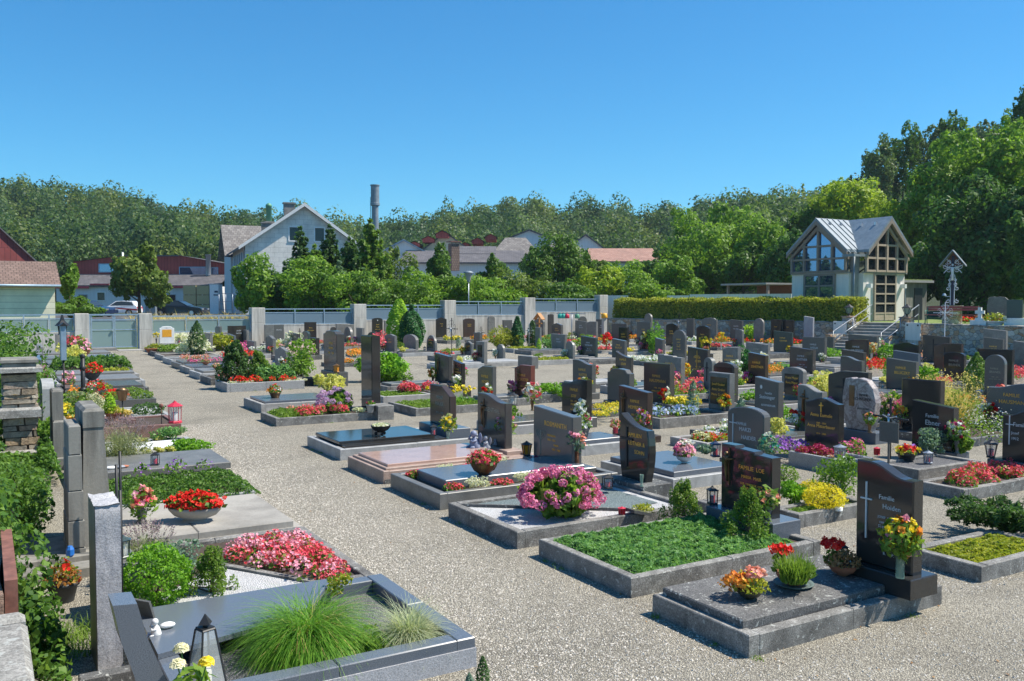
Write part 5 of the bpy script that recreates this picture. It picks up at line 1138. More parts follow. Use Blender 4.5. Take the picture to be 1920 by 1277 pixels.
potted('terracotta bowl of green heather and red geranium on a saucer',G(1488,1097,zs),.135,.10,'bowl','terracotta',None,.22,0,0,saucer=True,extra=[('f_red',60,(-.07,.07),.08,.21),('flowerleaf',60,(-.07,.07),.05,.17),('flowerleaf',120,(.02,-.08),.08,.09)])
tuft('upright green heather sprigs growing from the terracotta bowl',G(1488,1090,zs+.08),.24,380,'sedumgreen',.012,.10,.55,.15,'heather',3)
potted('terracotta pot of dry brown heather with red geraniums by the black stone',G(1580,1078,zs),.115,.09,'bowl','terracotta',None,.10,0,500,'brownleaf',spread=1.15,leaf=.022,extra=[('f_red',70,(-.06,.06),.08,.19),('flowerleaf',90,(-.05,.05),.06,.12)])
lantern('square black iron lantern left of the black wave topped headstone',(hx-.04,hy0+hw+.07,.23),.25,.10)
bouquet('vase of yellow sprays with orange and pink lilies before the black stone',Vector((5.97,onX(1688,1052,5.97).y,.31)),.17,.16,.135,'vaseglass',('yellow','yellow','orange','pink'),9,.034,'sedumgreen',330,.032,'cyl')
x0,x1,y0,y1=G(1183,1122).x,6.75,G(1183,1122).y,G(1000,1045).y
grave('grave planted with a dense green juniper carpet, second along the path',x0,x1,y0,y1,.165,'kerb')
mat_patch('dense blue green juniper carpet filling the second path grave',rect(x0+.07,6.5,y0+.07,y1-.07),0.12,.10,'juniper',34000,.021,'juniper_carpet',upb=.8,aspect=2.2)
hx=6.55;ny=onX(1446,900,hx).y;fy_=onX(1352,841,hx).y
headstone('broad polished black headstone with stepped top edge and gold lettering',(hx,(ny+fy_)/2,0),fy_-ny,onX(1446,858,hx).z+.05,'steps','black',thick=.14,ph=.30,pmat='bluegrey',pw=.14,pdx=.12,text=[('FAMILIE  LOE',.8,.12),('MARIA  MAIR',.62,.12),('GEB. 1898 GEST. 1970',.42,.12),('ANNA  LOE',.62,.12),('10.2.1903 - 18.2.1980',.42,.12)],orn='figure',ornat=(.18,.85),ts=.075)
clumpy('bushy dwarf conifer at the left of the juniper carpet',G(1282,978,.1),.42,.24,'coniferlight',4200)
clumpy('bushy dwarf conifer in front of the black stepped headstone',G(1402,1020,.1),.52,.27,'coniferlight',5000)
bouquet('vase of salmon and cream silk flowers beside the stepped headstone',(hx-.06,ny-.02,.31),.13,.10,.10,'anthracite',('salmon','cream'),7,.03,'flowerleaf',90)
lantern('black lantern with glass sides on the granite step left of the stepped headstone',(hx-.02,fy_+.10,.30),.20,.10)
f=G(970,1030);x0,y0,y1=f.x,f.y,G(845,970).y;x1=6.75
grave('grave with white and blue gravel wedges and a pink hydrangea',x0,x1,y0,y1,.17,'kerb','whitegravel')
bz=.142;c1,c2=(x0+.12,y1-.1),(x1-.55,y0+.1)
MBp=MB();MBp.add([(x0+.1,y1-.1,bz),(x0+1.55,y0+.32,bz),(x1-.2,y0+.4,bz),(x1-.2,y1-.1,bz)],[(0,1,2,3)]);tag(MBp.build('blue_gravel','bluegravel'),'wedge of blue green glass gravel beside the hydrangea','gravel',kind='stuff')
m=MB();d=Vector((x0+1.6-x0-.1,y0+.25-y1+.1,0));nrm=Vector((-d.y,d.x,0)).normalized()*.018;A=Vector((x0+.09,y1-.1,0));B=A+d
m.add([A-nrm+Vector((0,0,.1)),B-nrm+Vector((0,0,.1)),B+nrm+Vector((0,0,.1)),A+nrm+Vector((0,0,.1)),A-nrm+Vector((0,0,.168)),B-nrm+Vector((0,0,.168)),B+nrm+Vector((0,0,.168)),A+nrm+Vector((0,0,.168))],[(4,5,6,7),(0,1,5,4),(1,2,6,5),(2,3,7,6),(3,0,4,7)]);tag(m.build('stone_divider','kerbdark'),'thin dark stone strip dividing the white and blue gravel','edging')
hydrangea('large hydrangea bush covered in pink flower heads',G(1050,972,.1),(.44,.36,.27),'hydr',74,.052,1500,.08)
hx=6.86;ny=onX(1216,850,hx).y;fy_=onX(1161,800,hx).y
headstone('slender black headstone with a scooped top and orange lettering',(hx,(ny+fy_)/2,0),(fy_-ny),onX(1216,806,hx).z+.15,'bulge','black',thick=.12,ph=.23,pmat='kerbdark',pw=.10,pdx=.16,text=[('FAMILIEN',1,.02),('LEITNER &',1,.1),('SOHN',1,.2)],orn='bigcross',ornat=(.28,.80),ts=.07)
lantern('black lantern with a red candle behind the hydrangea',G(1139,915,.2),.17,.12)
bouquet('small twisted glass vase standing on the plinth of the scooped headstone',G(1203,912,.24),.14,.01,.02,'vaseglass',('white',),1,.01,leafn=0,vr=.022,cat='vase')
lantern('red plastic grave candle by the hydrangea',G(1166,968,.15),.11,.06,'redpaint','redglass',8,'redglass',knob=False)
o=MB().box(-.12,.12,-.09,.09,0,.03,Matrix.Rotation(.25,4,'Y')).build('name_plate','anthracite',None,G(1195,962,.18));tag(o,'small tilted dark name plate behind the red candle','plate')
bush('low golden heath cushion in front of the rough plinth',G(1212,962,.12),(.16,.12,.05),'sedum',500,.018,6)
f=G(825,957);x0,y0,y1=f.x,f.y,G(733,915).y;x1=7.1
grave('dark polished kerb grave with begonia clumps and a grey slab',x0,x1,y0,y1,.19,'slate','soil',t=.10)
tag(MB().bbox(x0+.24,x1-.3,y0+.33,y1-.30,.14,.27,.008).build('grave_slab','bluegrey'),'smooth blue grey slab lying between two begonia rows','slab')
zz=.16
for i,(x,y,fm) in enumerate([(x0+.3,y0+.2,'pinkred'),(x0+.62,y0+.2,'w'),(x0+.93,y0+.2,'pinkred'),(x0+1.3,y0+.2,'w'),(x0+1.62,y0+.2,'pinkred'),(x0+.3,y1-.2,'pinkred'),(x0+.7,y1-.2,'w'),(x0+1.05,y1-.2,'pinkred'),(x0+1.5,y1-.2,'w'),(x0+2.1,y1-.2,'crimson')]):
 side='near' if i<5 else 'far';k=i%5;od=['first','second','third','fourth','fifth'][k]
 if fm=='w':bush('airy white green filler plant, %s from the path in the %s row by the slab'%(od,side),(x,y,zz),(.14,.11,.075),'silverleaf' if k%2 else 'sedumgreen',700,.014,8,name='filler_plant',core=False)
 else :flowerbed('%s begonia clump, %s from the path in the %s row by the slab'%('dark crimson' if fm=='crimson' else 'pink red',od,side),[(x+.07*math.cos(t),y+.06*math.sin(t)) for t in np.linspace(0,6.28,9)[:-1]],zz,.11,fm,90,.022,150,name='begonia')
potted('ribbed bronze bowl heaped with coral begonias on the blue grey slab',G(907,889,.272),.17,.155,'bowl','bronze','pinkred',.12,190,260,ribs=True)
hx=6.72;ny=onX(1073,850,hx).y;fy_=onX(1000,770,hx).y
headstone('wide dark granite headstone engraved with a seven armed candelabrum',(hx,(ny+fy_)/2,0),fy_-ny,onX(1073,779,hx).z+.04,'slant','anthracite',thick=.16,ph=.22,pmat='anthracite',pw=.16,pdx=.12,text=[('ROSMANITH',1.15,.08),('HERMANN',.5,-.02),('1900 - 1969',.5,-.02),('ANNA',.5,.1),('1905 - 1988',.5,.1)],tmat='gold',orn='menorah',ornat=(.2,.55),ts=.085)
lantern('six sided lantern with amber and red panes left of the wide headstone',(hx-.05,fy_+.1,.22),.22,.12,candle='redglass',n=6,glass='amber',taper=.75)
bouquet('copper vase of pink silk roses on long stems',G(1081,874,.225),.20,.16,.13,'copper',('pink','salmon'),6,.036,'bluespruce',60,.035,'cyl',stemy=True)
f=G(719,908);x0,y0,y1=f.x,f.y,G(649,878).y;x1=7.0
e=grave('pale pink granite grave with a large polished slab',x0,x1,y0,y1,.17,'pinkrough','pinkrough');m=MB();a,b=(x1-x0)/2,(y1-y0)/2
m.bbox(-a+.06,a-.5,-b+.05,b-.05,.165,.20,.006);m.build('lower_slab','pinkrough',e);m=MB();m.bbox(-a+.12,a-.55,-b+.14,b-.12,.2,.235,.008);m.build('slab','pink',e);m=MB();m.box(-a+.02,a-.02,-b-.012,-b+.03,0,.06);m.build('footing','kerbdark',e)
hx=6.75;ny=onX(947,800,hx).y;fy_=onX(895,750,hx).y
headstone('grey brown headstone with a bronze figure above the pink grave',(hx,(ny+fy_)/2,0),fy_-ny,onX(942,754,hx).z+.08,'wave','blackwarm',thick=.13,ph=.2,pmat='pinkrough',pw=.2,text=[('ROSENTHAL',1,.0)],orn='figure',ornat=(.25,.8),tmat='letterdull')
bouquet('dark vase of magenta pink carnations on the pink plinth',G(948,834,.23),.14,.19,.16,'anthracite',('hotpink','hotpink','pink'),13,.026,'sedumgreen',160,.035)
def cherub(label,p,h,mat,wings=False):
 e=empty('cherub_statue',p,rad(10),label,'statue','cherub figures');s=h;mb=MB();mb.smooth=True
 mb.lathe([(.02,0),(.30*s,.02*s),(.34*s,.12*s),(.27*s,.35*s),(.2*s,.52*s),(.1*s,.62*s),(.06*s,.68*s)],n=14,sx=.8)
 mb.ball((-.04*s,.03*s,.80*s),.17*s,12,8);mb.tube([(-.05*s,.2*s,.5*s),(-.22*s,.2*s,.55*s),(-.2*s,.08*s,.72*s)],.06*s,7,.045*s);mb.tube([(-.05*s,-.2*s,.5*s),(-.24*s,-.14*s,.42*s),(-.22*s,.05*s,.5*s)],.06*s,7,.045*s)
 mb.tube([(0,.16*s,.12*s),(-.32*s,.2*s,.16*s),(-.42*s,.12*s,.05*s)],.09*s,7,.05*s);mb.tube([(0,-.16*s,.12*s),(-.32*s,-.18*s,.16*s),(-.42*s,-.08*s,.05*s)],.09*s,7,.05*s);mb.build('body',mat,e)
 if wings:
  w_=MB();w_.smooth=True
  for q in (-1,1):w_.lathe([(.005,-.28*s),(.13*s,-.12*s),(.17*s,.06*s),(.10*s,.22*s),(.005,.3*s)],(.16*s,q*.24*s,.58*s),10,.3,1,False)
  w_.build('wings',mat,e)
cherub('large kneeling winged cherub, dark grey, on the pink grave',G(890,843,.2),.30,'bluefigure',True)
cherub('smaller pale grey cherub resting its chin beside the dark one',G(912,842,.2),.21,'greyfigure',True)
cherub('tiny lying grey cherub at the foot of the vase',G(929,835,.22),.10,'greyfigure')
f=G(638,864);x0,y0,y1=f.x,f.y,G(585,836).y;x1=7.25
e=grave('grave with double black polished slab in a pale granite kerb',x0,x1,y0,y1,.17,'palegrey','kerbdark');a,b=(x1-x0)/2,(y1-y0)/2
m=MB();m.bbox(-a+.12,a-.75,-b+.1,b-.12,.165,.20,.006);m.build('lower_slab','black',e);m=MB();m.bbox(-a+.10,a-.85,-b+.32,b-.14,.2,.245,.008);m.build('slab','black',e)
potted('shallow dark metal bowl with pale pebbles standing on ball feet',G(714,817,.247),.16,.11,'bowl','iron',None,.03,0,90,'silverleaf',spread=.8,legs=True)
hx=6.72;ny=onX(843,770,hx).y;fy_=onX(806,731,hx).y
headstone('brown black headstone with one mirror bright chamfered corner',(hx,(ny+fy_)/2,0),fy_-ny,onX(843,733,hx).z+.06,'cut','brownblack',thick=.13,ph=.32,pmat='bluegrey',pw=.22,pdx=.15,text=[('FAMILIE',.8,0),('HAUER',1,0),('1911 - 1978',.6,0)],tmat='letterdull')
bouquet('green vase of yellow lilies before the chamfered headstone',G(840,822,.33),.12,.13,.12,'vaseglass',('yellow','cream'),12,.03,'sedumgreen',80,.03)
lantern('narrow lantern with a red candle on the blue grey plinth',G(813,817,.24),.2,.10)
f=G(518,800);x0,y0,y1=f.x,f.y,f.y+1.15;x1=onY(722,785,f.y).x
grave('long kerbed grave with a row of red begonias and a lilac hydrangea',x0,x1,y0,y1,.16,'kerb','soil')
mat_patch('low green sedum at the path end of the begonia row grave',rect(x0+.1,x0+.8,y0+.1,y1-.1),.13,.13,'sedumgreen',2600,.03)
flowerbed('row of coral red begonias in front of the lilac hydrangea',rect(x0+.55,x1-.65,y0+.12,y0+.5),.13,.2,'pinkred',620,.024,700)
flowerbed('patch of pale pink begonias behind the coral row',rect(x0+.5,x0+1.4,y0+.55,y1-.1),.13,.17,'salmon',180,.024,320)
hydrangea('hydrangea with lilac and pale pink heads before the tall black stele',(x1-.85,y0+.72,.12),(.36,.34,.25),'lilac',34,.055,900,.08)
hx=G(714,777).x-.35;ny=onX(697,700,hx).y;fy_=onX(677,700,hx).y
headstone('tall narrow black stele beside the lilac hydrangea',(hx,(ny+fy_)/2+.0,0),fy_-ny,onX(697,630,hx).z,'rect','black',thick=.2,ph=.02,pw=.02)
o=MB().bbox(-.15,.2,-.26,.26,0,.30,.01).build('plinth_block','kerb',None,(hx+.05,ny-.33,0.0));tag(o,'grey stone block at the foot of the tall black stele','stone block')
potted('small pale planter tucked against the grey stone block',(hx-.2,ny-.42,.16),.09,.17,'pot','palegrey','crimson',.05,12,60,spread=.9)
bush('silvery dusty miller at the right end of the begonia row',(hx-.42,ny-.3,.14),(.13,.12,.08),'silverleaf',350,.035,7,name='dusty_miller',core=False)
f=G(490,775);x0,y0,y1=f.x,f.y,G(457,762).y;x1=onY(637,745,f.y).x
grave('grave with a flat grey granite slab and a flower bowl',x0,x1,y0,y1,.2,'kerblight','soil','bluegrey',.05,.12)
potted('brown bowl of red geraniums and white petunias on the flat slab',G(516,746,.25),.13,.13,'pot','bronze','red',.17,40,130,extra=[('f_white',40,(.05,0),.1,.1),('f_orange',40,(-.12,0),.08,.08)])
bush('tall variegated cream and green euonymus shrub',G(618,747,0),(.38,.38,.36),'variegated',2600,.045,14,.42)
headstone('tall rough faced dark stele with gold letters down its face',(G(655,724).x-.35,G(655,724).y+.65,0),1.15,1.62,'shield','blackwarm',thick=.24,ph=.42,pmat='anthracite',pw=.05,text=['FAMILIE','GRUBER','1901 - 1969'],ts=.1)
lantern('brass lantern glowing amber on the plinth of the rough faced stele',(G(655,724).x-.38,G(655,724).y+.03,.42),.26,.16,'bronze','redglass',6,'amber')
f=G(426,736);x0,y0,y1=f.x,f.y,G(402,728).y;x1=onY(571,721,f.y).x
grave('grave with speckled kerb, red geraniums and spreading junipers',x0,x1,y0,y1,.24,'salt','soil')
flowerbed('line of bright red geraniums along the speckled kerb',rect(x0+.2,x1-.1,y0+.12,y0+.42),.2,.2,'red',330,.032,500)
for k in range(2):bush(['silver grey edging plants under the red geraniums, path end','silver grey edging plants under the red geraniums, far end'][k],(x0+.4+1.5*k,y0+.14,.2),(.35,.06,.05),'silverleaf',350,.03,9,name='edging_plant',core=False)
mat_patch('wide low spreading juniper behind the red geraniums',rect(x0+.9,x1-.1,y0+.45,y1),.2,.42,'juniper',5200,.05,'juniper','juniper',kind=None)
clumpy('dark twisted dwarf conifer at the path corner of the geranium grave',(x0+.45,y0+1.0,.15),1.15,.55,'conifer',4200,22,.05)
clumpy('olive dwarf conifer between the dark one and the juniper',(x0+1.15,y0+1.1,.15),.85,.45,'coniferlight',3000,18,.05)
fills=['soil','bluegrey','whitegravel','midgrey','soil','anthracite','soil']
rows=[(27.0,28.5),(29.2,30.9),(31.6,33.4),(34.1,35.9),(36.8,38.8),(39.8,42.0),(43.0,45.2)]
nm=['first','second','third','fourth','fifth','sixth','seventh']
for i,(a_,b_2) in enumerate(rows):
 xx=5.7+(a_-27)*.06;kk=['kerbdark','palegrey','kerblight','slate','palegrey','kerblight','kerbdark'][i]
 grave('%s kerbed grave beyond the juniper grave towards the gate'%nm[i],xx,xx+2.3,a_,b_2,.2,kk,['soil','greygravel','whitegravel','soil','greygravel','soil','soil'][i],[None,'midgrey','bluegrey','anthracite',None,None,None][i],.06,.14)
 if i in (0,3,4):flowerbed('%s small begonia patch on the far path graves'%['red','','','mixed pink','salmon'][i],rect(xx+.4,xx+1.6,a_+.2,a_+.8),.16,.2,['red','','','hotpink','salmon'][i],160,.035,200)
 if i in (1,2):
  for j in range(2):potted('small terracotta bowl, %s on the %s slab past the junipers'%(['nearer','farther'][j],nm[i]),(xx+.7+.8*j,a_+.8,.26),.14,.1,'bowl','terracotta','salmon',.1,30,60)
mat_patch('mixed green ground cover on the grave nearest the gate corner',rect(7.0,9.2,43.2,45.0),.15,.3,'sedumgreen',1500,.08)
bush('round silver green santolina mound on the far path grave',(7.9,41.0,.15),(.75,.7,.35),'silverleaf',1600,.06,12)
thuja('small pointed green conifer among the far path graves',G(370,668,.1),1.55,.36,'conifer',1500,.06)
flowerbed('red and white begonia cluster beside the small pointed conifer',rect(8.4,9.8,37.2,38.0),.15,.3,'red',120,.05,200)
potted('low terracotta trough with a yellow green cushion plant',G(292,661,.1),.5,.2,'pot','terracotta',None,.22,0,350,'sedum',sx=1,sy=.5,leaf=.05,spread=.9)
g0=G(281,652);headstone('white arched headstone with an orange gold plaque by the gate',(g0.x+.32,48.6,0),.72,1.25,'shield','white','S',.16,.38,'palegrey',.4,text=None,inlay=(.18,.82,.36,.80,'plaquegold'),orn='oval',ornat=(.5,.9))
grave('low pale kerbed grave by the gate with three cushion plants',G(270,658).x,G(270,658).x+2.1,46.2,48.5,.2,'kerblight','soil')
for k in range(3):bush(['left','middle','right'][k]+' green cushion plant on the grave by the gate',(G(270,658).x+.45+.6*k,47.2,.16),(.28,.28,.12),'sedum',300,.04,6,core=False)
bouquet('yellow flowers standing left of the white headstone',(g0.x-.25,48.3,.38),.25,.2,.15,'iron',('yellow',),10,.06,leafn=30)
lantern('small black lantern right of the white headstone',(g0.x+.85,48.3,.38),.28,.16)
# --- second row: plots placed from their corners
gx= lambda *a,**k:gpx(*a,**k)
x0,x1,y0,y1=gx('kerbed grave overgrown with yellow green sedum at the right edge',1840,1093,1708,2010,h=.14,kmat='kerb',fill='mossmat')
mat_patch('yellow green flowering sedum carpet at the right edge',rect(x0+.08,x1-.1,y0+.08,y1-.08),.08,.085,'sedum',16000,.02,'sedum_carpet')
def sprawl(label,p,R,n,k=26):
 e=empty('spreading_juniper',p,0,label,'juniper',BG);mb=MB();Ps=[];Qs=[]
 for i in range(k):
  a=i*2.4;L=R*RG.uniform(.6,1.05);zt=RG.uniform(.05,.5)*R;pts=[(0,0,.02),(L*.5*math.cos(a),L*.5*math.sin(a),zt*.9+.05),(L*math.cos(a),L*math.sin(a),zt)];mb.tube(pts,.008,4,.003)
  m=n//k;t=RG.random(m)**.7;base=np.stack([L*t*math.cos(a),L*t*math.sin(a),.04+zt*np.sin(t*2.0)],1);w_=(RG.random(m)-.5)*.26*R*np.sin(np.pi*np.clip(t,.1,.97));base[:,0]+=-math.sin(a)*w_;base[:,1]+=math.cos(a)*w_;base[:,2]+=RG.normal(size=m)*.02;Ps.append(base);Qs.append(np.tile([0,0,1.],(m,1)))
 npmesh('foliage',leaves(np.concatenate(Ps),.02,np.concatenate(Qs),.9,2.6),4,'conifer',e);mb.build('branches','bark',e)
sprawl('dark feathery spreading juniper behind the yellow sedum',G(1890,1000,.05),.62,11000,34)
x0,x1,y0,y1=gx('kerbed grave with a row of coral begonias behind the spreading juniper',1807,941,1722,2010,h=.15,kmat='kerb',fill='soil')
flowerbed('full row of coral pink begonias at the right',rect(x0+.15,x0+1.75,y0+.12,y0+.60),.11,.18,'pinkred',900,.022,900)
x0,x1,y0,y1=gx('grave crowded with pots, lanterns and a silver shrub behind the tall black stone',1722,905,1640,1845,h=.17,kmat='kerb',fill='greygravel')
zt_=.15
potted('wooden box of yellow, red and purple pansies',G(1700,862,zt_),.14,.1,'pot','plastic_dark','yellow',.10,40,60,fr=.035,extra=[('f_red',25,(-.04,-.05),.1,.11),('f_purple',18,(.06,.02),.09,.12)])
bush('blue green rounded shrub before the polished family stone',G(1748,850,zt_),(.24,.24,.2),'bluespruce',1500,.026,10)
bush('broad leaved green plant right of the blue green shrub',G(1792,850,zt_),(.2,.2,.17),'flowerleaf',500,.06,8)
thuja('slim bluish juniper column in front of the dark family stone',G(1746,835,zt_),.42,.07,'bluespruce',700,.02)
lantern('metal framed lantern on the crowded grave',G(1740,868,zt_),.19,.10,'steel','redglass',8,'glass')
lantern('red grave candle, left one on the crowded grave',G(1644,853,zt_),.13,.07,'redpaint','redglass',8,'redglass',knob=False)
o=MB().box(-.01,.01,-.15,.15,.32,.60).box(-.012,.012,-.012,.012,0,.32).build('name_board','anthracite',None,G(1666,872,zt_));tag(o,'blank dark square board on a short post','board')
ironcross('black iron cross with a silver figure and diagonal rays',G(1668,880,.0),1.02,rad(-10),rays=True,base=False)
x0,x1,y0,y1=gx('kerbed grave with yellow green mounds left of the tall black stone',1498,991,1448,1640,h=.15,kmat='kerb',fill='mossmat')
mat_patch('low grassy green carpet at the front of the mound grave',rect(x0+.08,x0+.7,y0+.08,y1-.1),.11,.04,'sedumgreen',2500,.02)
bush('golden yellow cushion shrub, front one of the pair',G(1545,952,.12),(.20,.22,.13),'golden',3800,.015,8,.6,mode='shell',aspect=1.2)
bush('golden yellow cushion shrub, rear one of the pair',G(1527,936,.12),(.16,.18,.11),'golden',2600,.015,8,.6,mode='shell',aspect=1.2)
bush('loose green bush left of the golden cushions',G(1490,943,.12),(.15,.16,.13),'box',1700,.02,10)
bush('airy light green tall herb right of the golden cushions',G(1575,942,.12),(.26,.26,.27),'treelight',2000,.022,14,.5,core=True)
o=MB();o.smooth=True;o.lathe([(.045,0),(.05,.01),(.05,.12),(.035,.17),(.015,.21),(.013,.24)],n=14);tag(o.build('glass_bottle','vaseglass',None,G(1573,946,.12)),'clear glass bottle standing by the golden cushions','bottle')
o=MB();o.smooth=True;o.lathe([(.05,0),(.05,.035),(.04,.04)],n=14);tag(o.build('white_candle','whitepaint',None,G(1571,957,.12)),'short white candle at the foot of the bottle','candle')
x0,x1,y0,y1=gx('low kerbed bed of pale pebbles left of the stepped headstone',1335,966,1308,1450,h=.12,kmat='kerb',fill='gravel')
x0,x1,y0,y1=gx('grave with a grey polished slab and a pink bouquet bowl',1262,921,1127,1400,h=.15,kmat='palegrey',fill='soil',slab='bluegrey',sh=.07,inset=.1)
potted('white ceramic bowl heaped with pink and white flowers on the slab',G(1283,866,.23),.115,.085,'bowl','cloudwhite','pink',.18,80,90,fr=.032,extra=[('f_white',35,(.03,0),.1,.2),('f_hotpink',25,(-.05,0),.1,.14)])
bush('teal green silk fern spray on the slab behind the white bowl',G(1325,850,.23),(.18,.10,.06),'bluespruce',260,.04,7,name='silk_fern',core=False)
hx=9.35;ny=onX(1432,800,hx).y;fy_=onX(1364,756,hx).y
headstone('dark grey arched headstone with tall white cross and white family name',(hx,(ny+fy_)/2,0),fy_-ny,onX(1432,772,hx).z+.03,'arch','anthracite',thick=.14,ph=.14,pw=.12,text=[('FAMILIE',.8,-.1),('MARZI',1.1,.0),('HAIDER',1.15,.1)],tmat='letterwhite',orn='cross',ornat=(.17,.85),ts=.072)
lantern('black blue lantern with a red candle left of the white lettered arch stone',(hx-.08,fy_+.16,.14),.25,.13,'navy')
bouquet('turquoise silk foliage with white blossom sprays beside the arch stone',(hx-.05,ny-.14,.14),.12,.22,.13,'anthracite',('white','tealflower','tealflower'),12,.026,'bluespruce',130,.03)
x0,x1,y0,y1=gx('wide dark kerbed grave with sage green groundcover behind the stepped headstone',1420,905,1375,1475,h=.14,kmat='kerbdark',fill='soil')
bush('sage green trailing cushion behind the stepped headstone',G(1400,868,.14),(.22,.18,.09),'bluespruce',900,.02,8)
bush('grey green cushion sedum in a round stone planter',G(1470,905,.1),(.17,.17,.11),'sedumgreen',1200,.016,7,mode='shell')
hx=11.25;ny=onX(1572,800,hx).y;fy_=onX(1509,750,hx).y
tz=onX(1540,852,hx-1.0).z
headstone('black headstone with a curved crest, gold cross and gold Gothic names',(hx,(ny+fy_)/2,0),fy_-ny,onX(1571,757,hx).z+.06,'ogee','black',thick=.14,ph=.06,text=[('Anna Eumele',1,0),('1889 - 1954',.5,0),('Anna Mitterbauer',1,0),('1919 - 1989',.5,0)],orn='smallcross',ornat=(.5,.92),ts=.08)
p=G(1584,893);tw=onX(1478,870,p.x).y-p.y
e=empty('stone_trough',(p.x+.3,p.y+tw/2,0),0,'speckled granite trough planted with crimson begonias','planter');m=MB();kerbframe(m,-.3,.3,-tw/2,tw/2,.21,.06);m.box(-.24,.24,-tw/2+.06,tw/2-.06,0,.17);m.build('trough','salt',e)
flowerbed('dense crimson begonias in the granite trough',rect(p.x+.08,p.x+.45,p.y+.45,p.y+tw-.08),.17,.14,'crimson',330,.024,300,'reddish')
lantern('grey metal lantern on the near end of the granite trough',(p.x+.2,p.y+.25,.21),.2,.13,'steel',n=8)
flowerbed('bright violet petunias left of the gold lettered black stone',[(q.x,q.y) for q in (G(1440,840,.2),G(1510,848,.2),G(1505,826,.2),G(1442,822,.2))],.14,.15,'purple',260,.028,260)
flowerbed('mixed pink and red flowers right of the gold lettered black stone',[(q.x,q.y) for q in (G(1575,858,.2),G(1615,855,.2),G(1610,828,.2),G(1578,830,.2))],.12,.2,'hotpink',140,.024,420)
hx=13.1;ny=onX(1640,780,hx).y;fy_=onX(1579,780,hx).y
headstone('rounded veined pinkish marble boulder with a bronze oval relief',(hx,(ny+fy_)/2,0),(fy_-ny)*1.02,onX(1610,711,hx).z+.02,'boulder','marble',thick=.16,ph=.2,pmat='bluegrey',pw=.08,text=[('FAMILIE',.6,.15),('SCHNÜRER',.8,.12),(' ',.4,0),('AUGUSTINE',.5,.15)],tmat='iron',inlay=(.62,.78,.45,.85,'bronze'),ts=.09)
bouquet('bronze vase of white, orange and pink flowers at the marble stone',(hx-.1,ny+.02,.2),.17,.1,.10,'bronze',('white','orange','pink'),6,.03)
hydrangea('hydrangea with bright magenta heads behind the iron ray cross',G(1712,800,.0),(.42,.38,.28),'hotpink',30,.06,500,.08)
hydrangea('hydrangea with pale pink heads right of the marble stone',G(1672,790,.0),(.4,.35,.3),'palepink',24,.05,700,.08)
hx=12.5;ny=onX(1787,800,hx).y;fy_=onX(1710,760,hx).y
headstone('plain dark slab headstone with white Gothic family names and a round portrait',(hx,(ny+fy_)/2,0),fy_-ny,onX(1787,757,hx).z,'slant','black',thick=.15,ph=.17,pmat='bluegrey',text=[('Familie',.8,0),('Ebner',1.1,.02),('Landstetter',1.1,.05),('* 1912  Grete Schörgendorfer  + 1979',.8,.06)],tmat='letterwhite',ts=.1,orn='oval',ornat=(.25,.36))
bouquet('tall vase of white and dark red flowers right of the white lettered slab',(hx-.05,ny-.1,.17),.2,.16,.15,'anthracite',('white','white','crimson'),10,.034)
hx=12.0;ny=onX(1950,800,hx).y;fy_=onX(1880,775,hx).y
headstone('black headstone with white cross cut by the right edge',(hx,(ny+fy_)/2,0),fy_-ny,onX(1885,768,hx).z+.03,'waver','black',thick=.14,ph=.27,pmat='anthracite',pw=.22,pdx=.12,text=[('Familie',1,.0),('Josef',.7,-.15),('1912',.7,-.15)],tmat='letterwhite',orn='cross',ornat=(.2,.85))
lantern('black lantern with white glass left of the edge cut headstone',(hx-.02,fy_+.14,.27),.26,.14,n=6,taper=.7)
hx=9.85;ny=onX(1213,760,hx).y;fy_=onX(1160,726,hx).y
headstone('brown black headstone with a small bronze crucifix and gold names',(hx,(ny+fy_)/2,0),fy_-ny,onX(1213,731,hx).z+.02,'slant','brownblack',thick=.14,ph=.12,text=[('FAMILIE',.9,.08),('HEIMBECK',1,.1),('1901 - 1962',.6,.1),('MARIA',.7,.1),('HEIMBECK',.8,.1)],orn='figure',ornat=(.2,.8),ts=.085)
bouquet('vase of lilac and coral flowers below the bronze crucifix stone',(hx-.08,ny+.02,.12),.17,.14,.14,'bronze',('lilac','salmon','pinkred'),9,.032)
x0,x1,y0,y1=gx('granite kerbed grave with a long dark polished slab',1088,856,1030,1190,h=.17,kmat='palegrey',fill='soil',slab='bluegrey',sh=.06,inset=.12)
potted('dark conical planter of white blossom at the slab edge',G(1092,824,.2),.12,.2,'pot','anthracite','white',.22,60,170,fr=.028,extra=[('f_crimson',12,(0,0),.12,.2)])
potted('small red pot of coral kalanchoe on the long dark slab',G(1154,812,.23),.05,.1,'pot','redpaint','salmon',.13,40,40,spread=1.7)
flowerbed('bed of yellow and lilac carpet flowers behind the long slab',[(q.x,q.y) for q in (G(1108,778,.2),G(1160,778,.2),G(1160,756,.2),G(1120,758,.2))],.16,.09,'yellow',500,.022,250)
grave('dark kerbed grave under the yellow carpet flowers',G(1108,785).x,G(1108,785).x+1.7,G(1108,785).y,G(1108,785).y+1.0,.2,'kerbdark')
x0,x1,y0,y1=gx('kerbed grave with mixed low flowers left of the arch stone',1325,848,1258,1400,h=.14,kmat='kerblight',fill='soil')
flowerbed('mixed red and white dwarf flowers on the low light kerbed grave',rect(x0+.2,x1-.3,y0+.15,y1-.15),.1,.13,'red',90,.026,500,'sedum')
flowerbed('cream white dwarf flowers among the mixed ones',rect(x0+.3,x1-.6,y0+.2,y1-.3),.1,.2,'cream',110,.026,120)
x0,x1,y0,y1=gx('kerbed grave of short grass with yellow daylilies',780,781,727,930,h=.17,kmat='kerb',fill='mossmat')
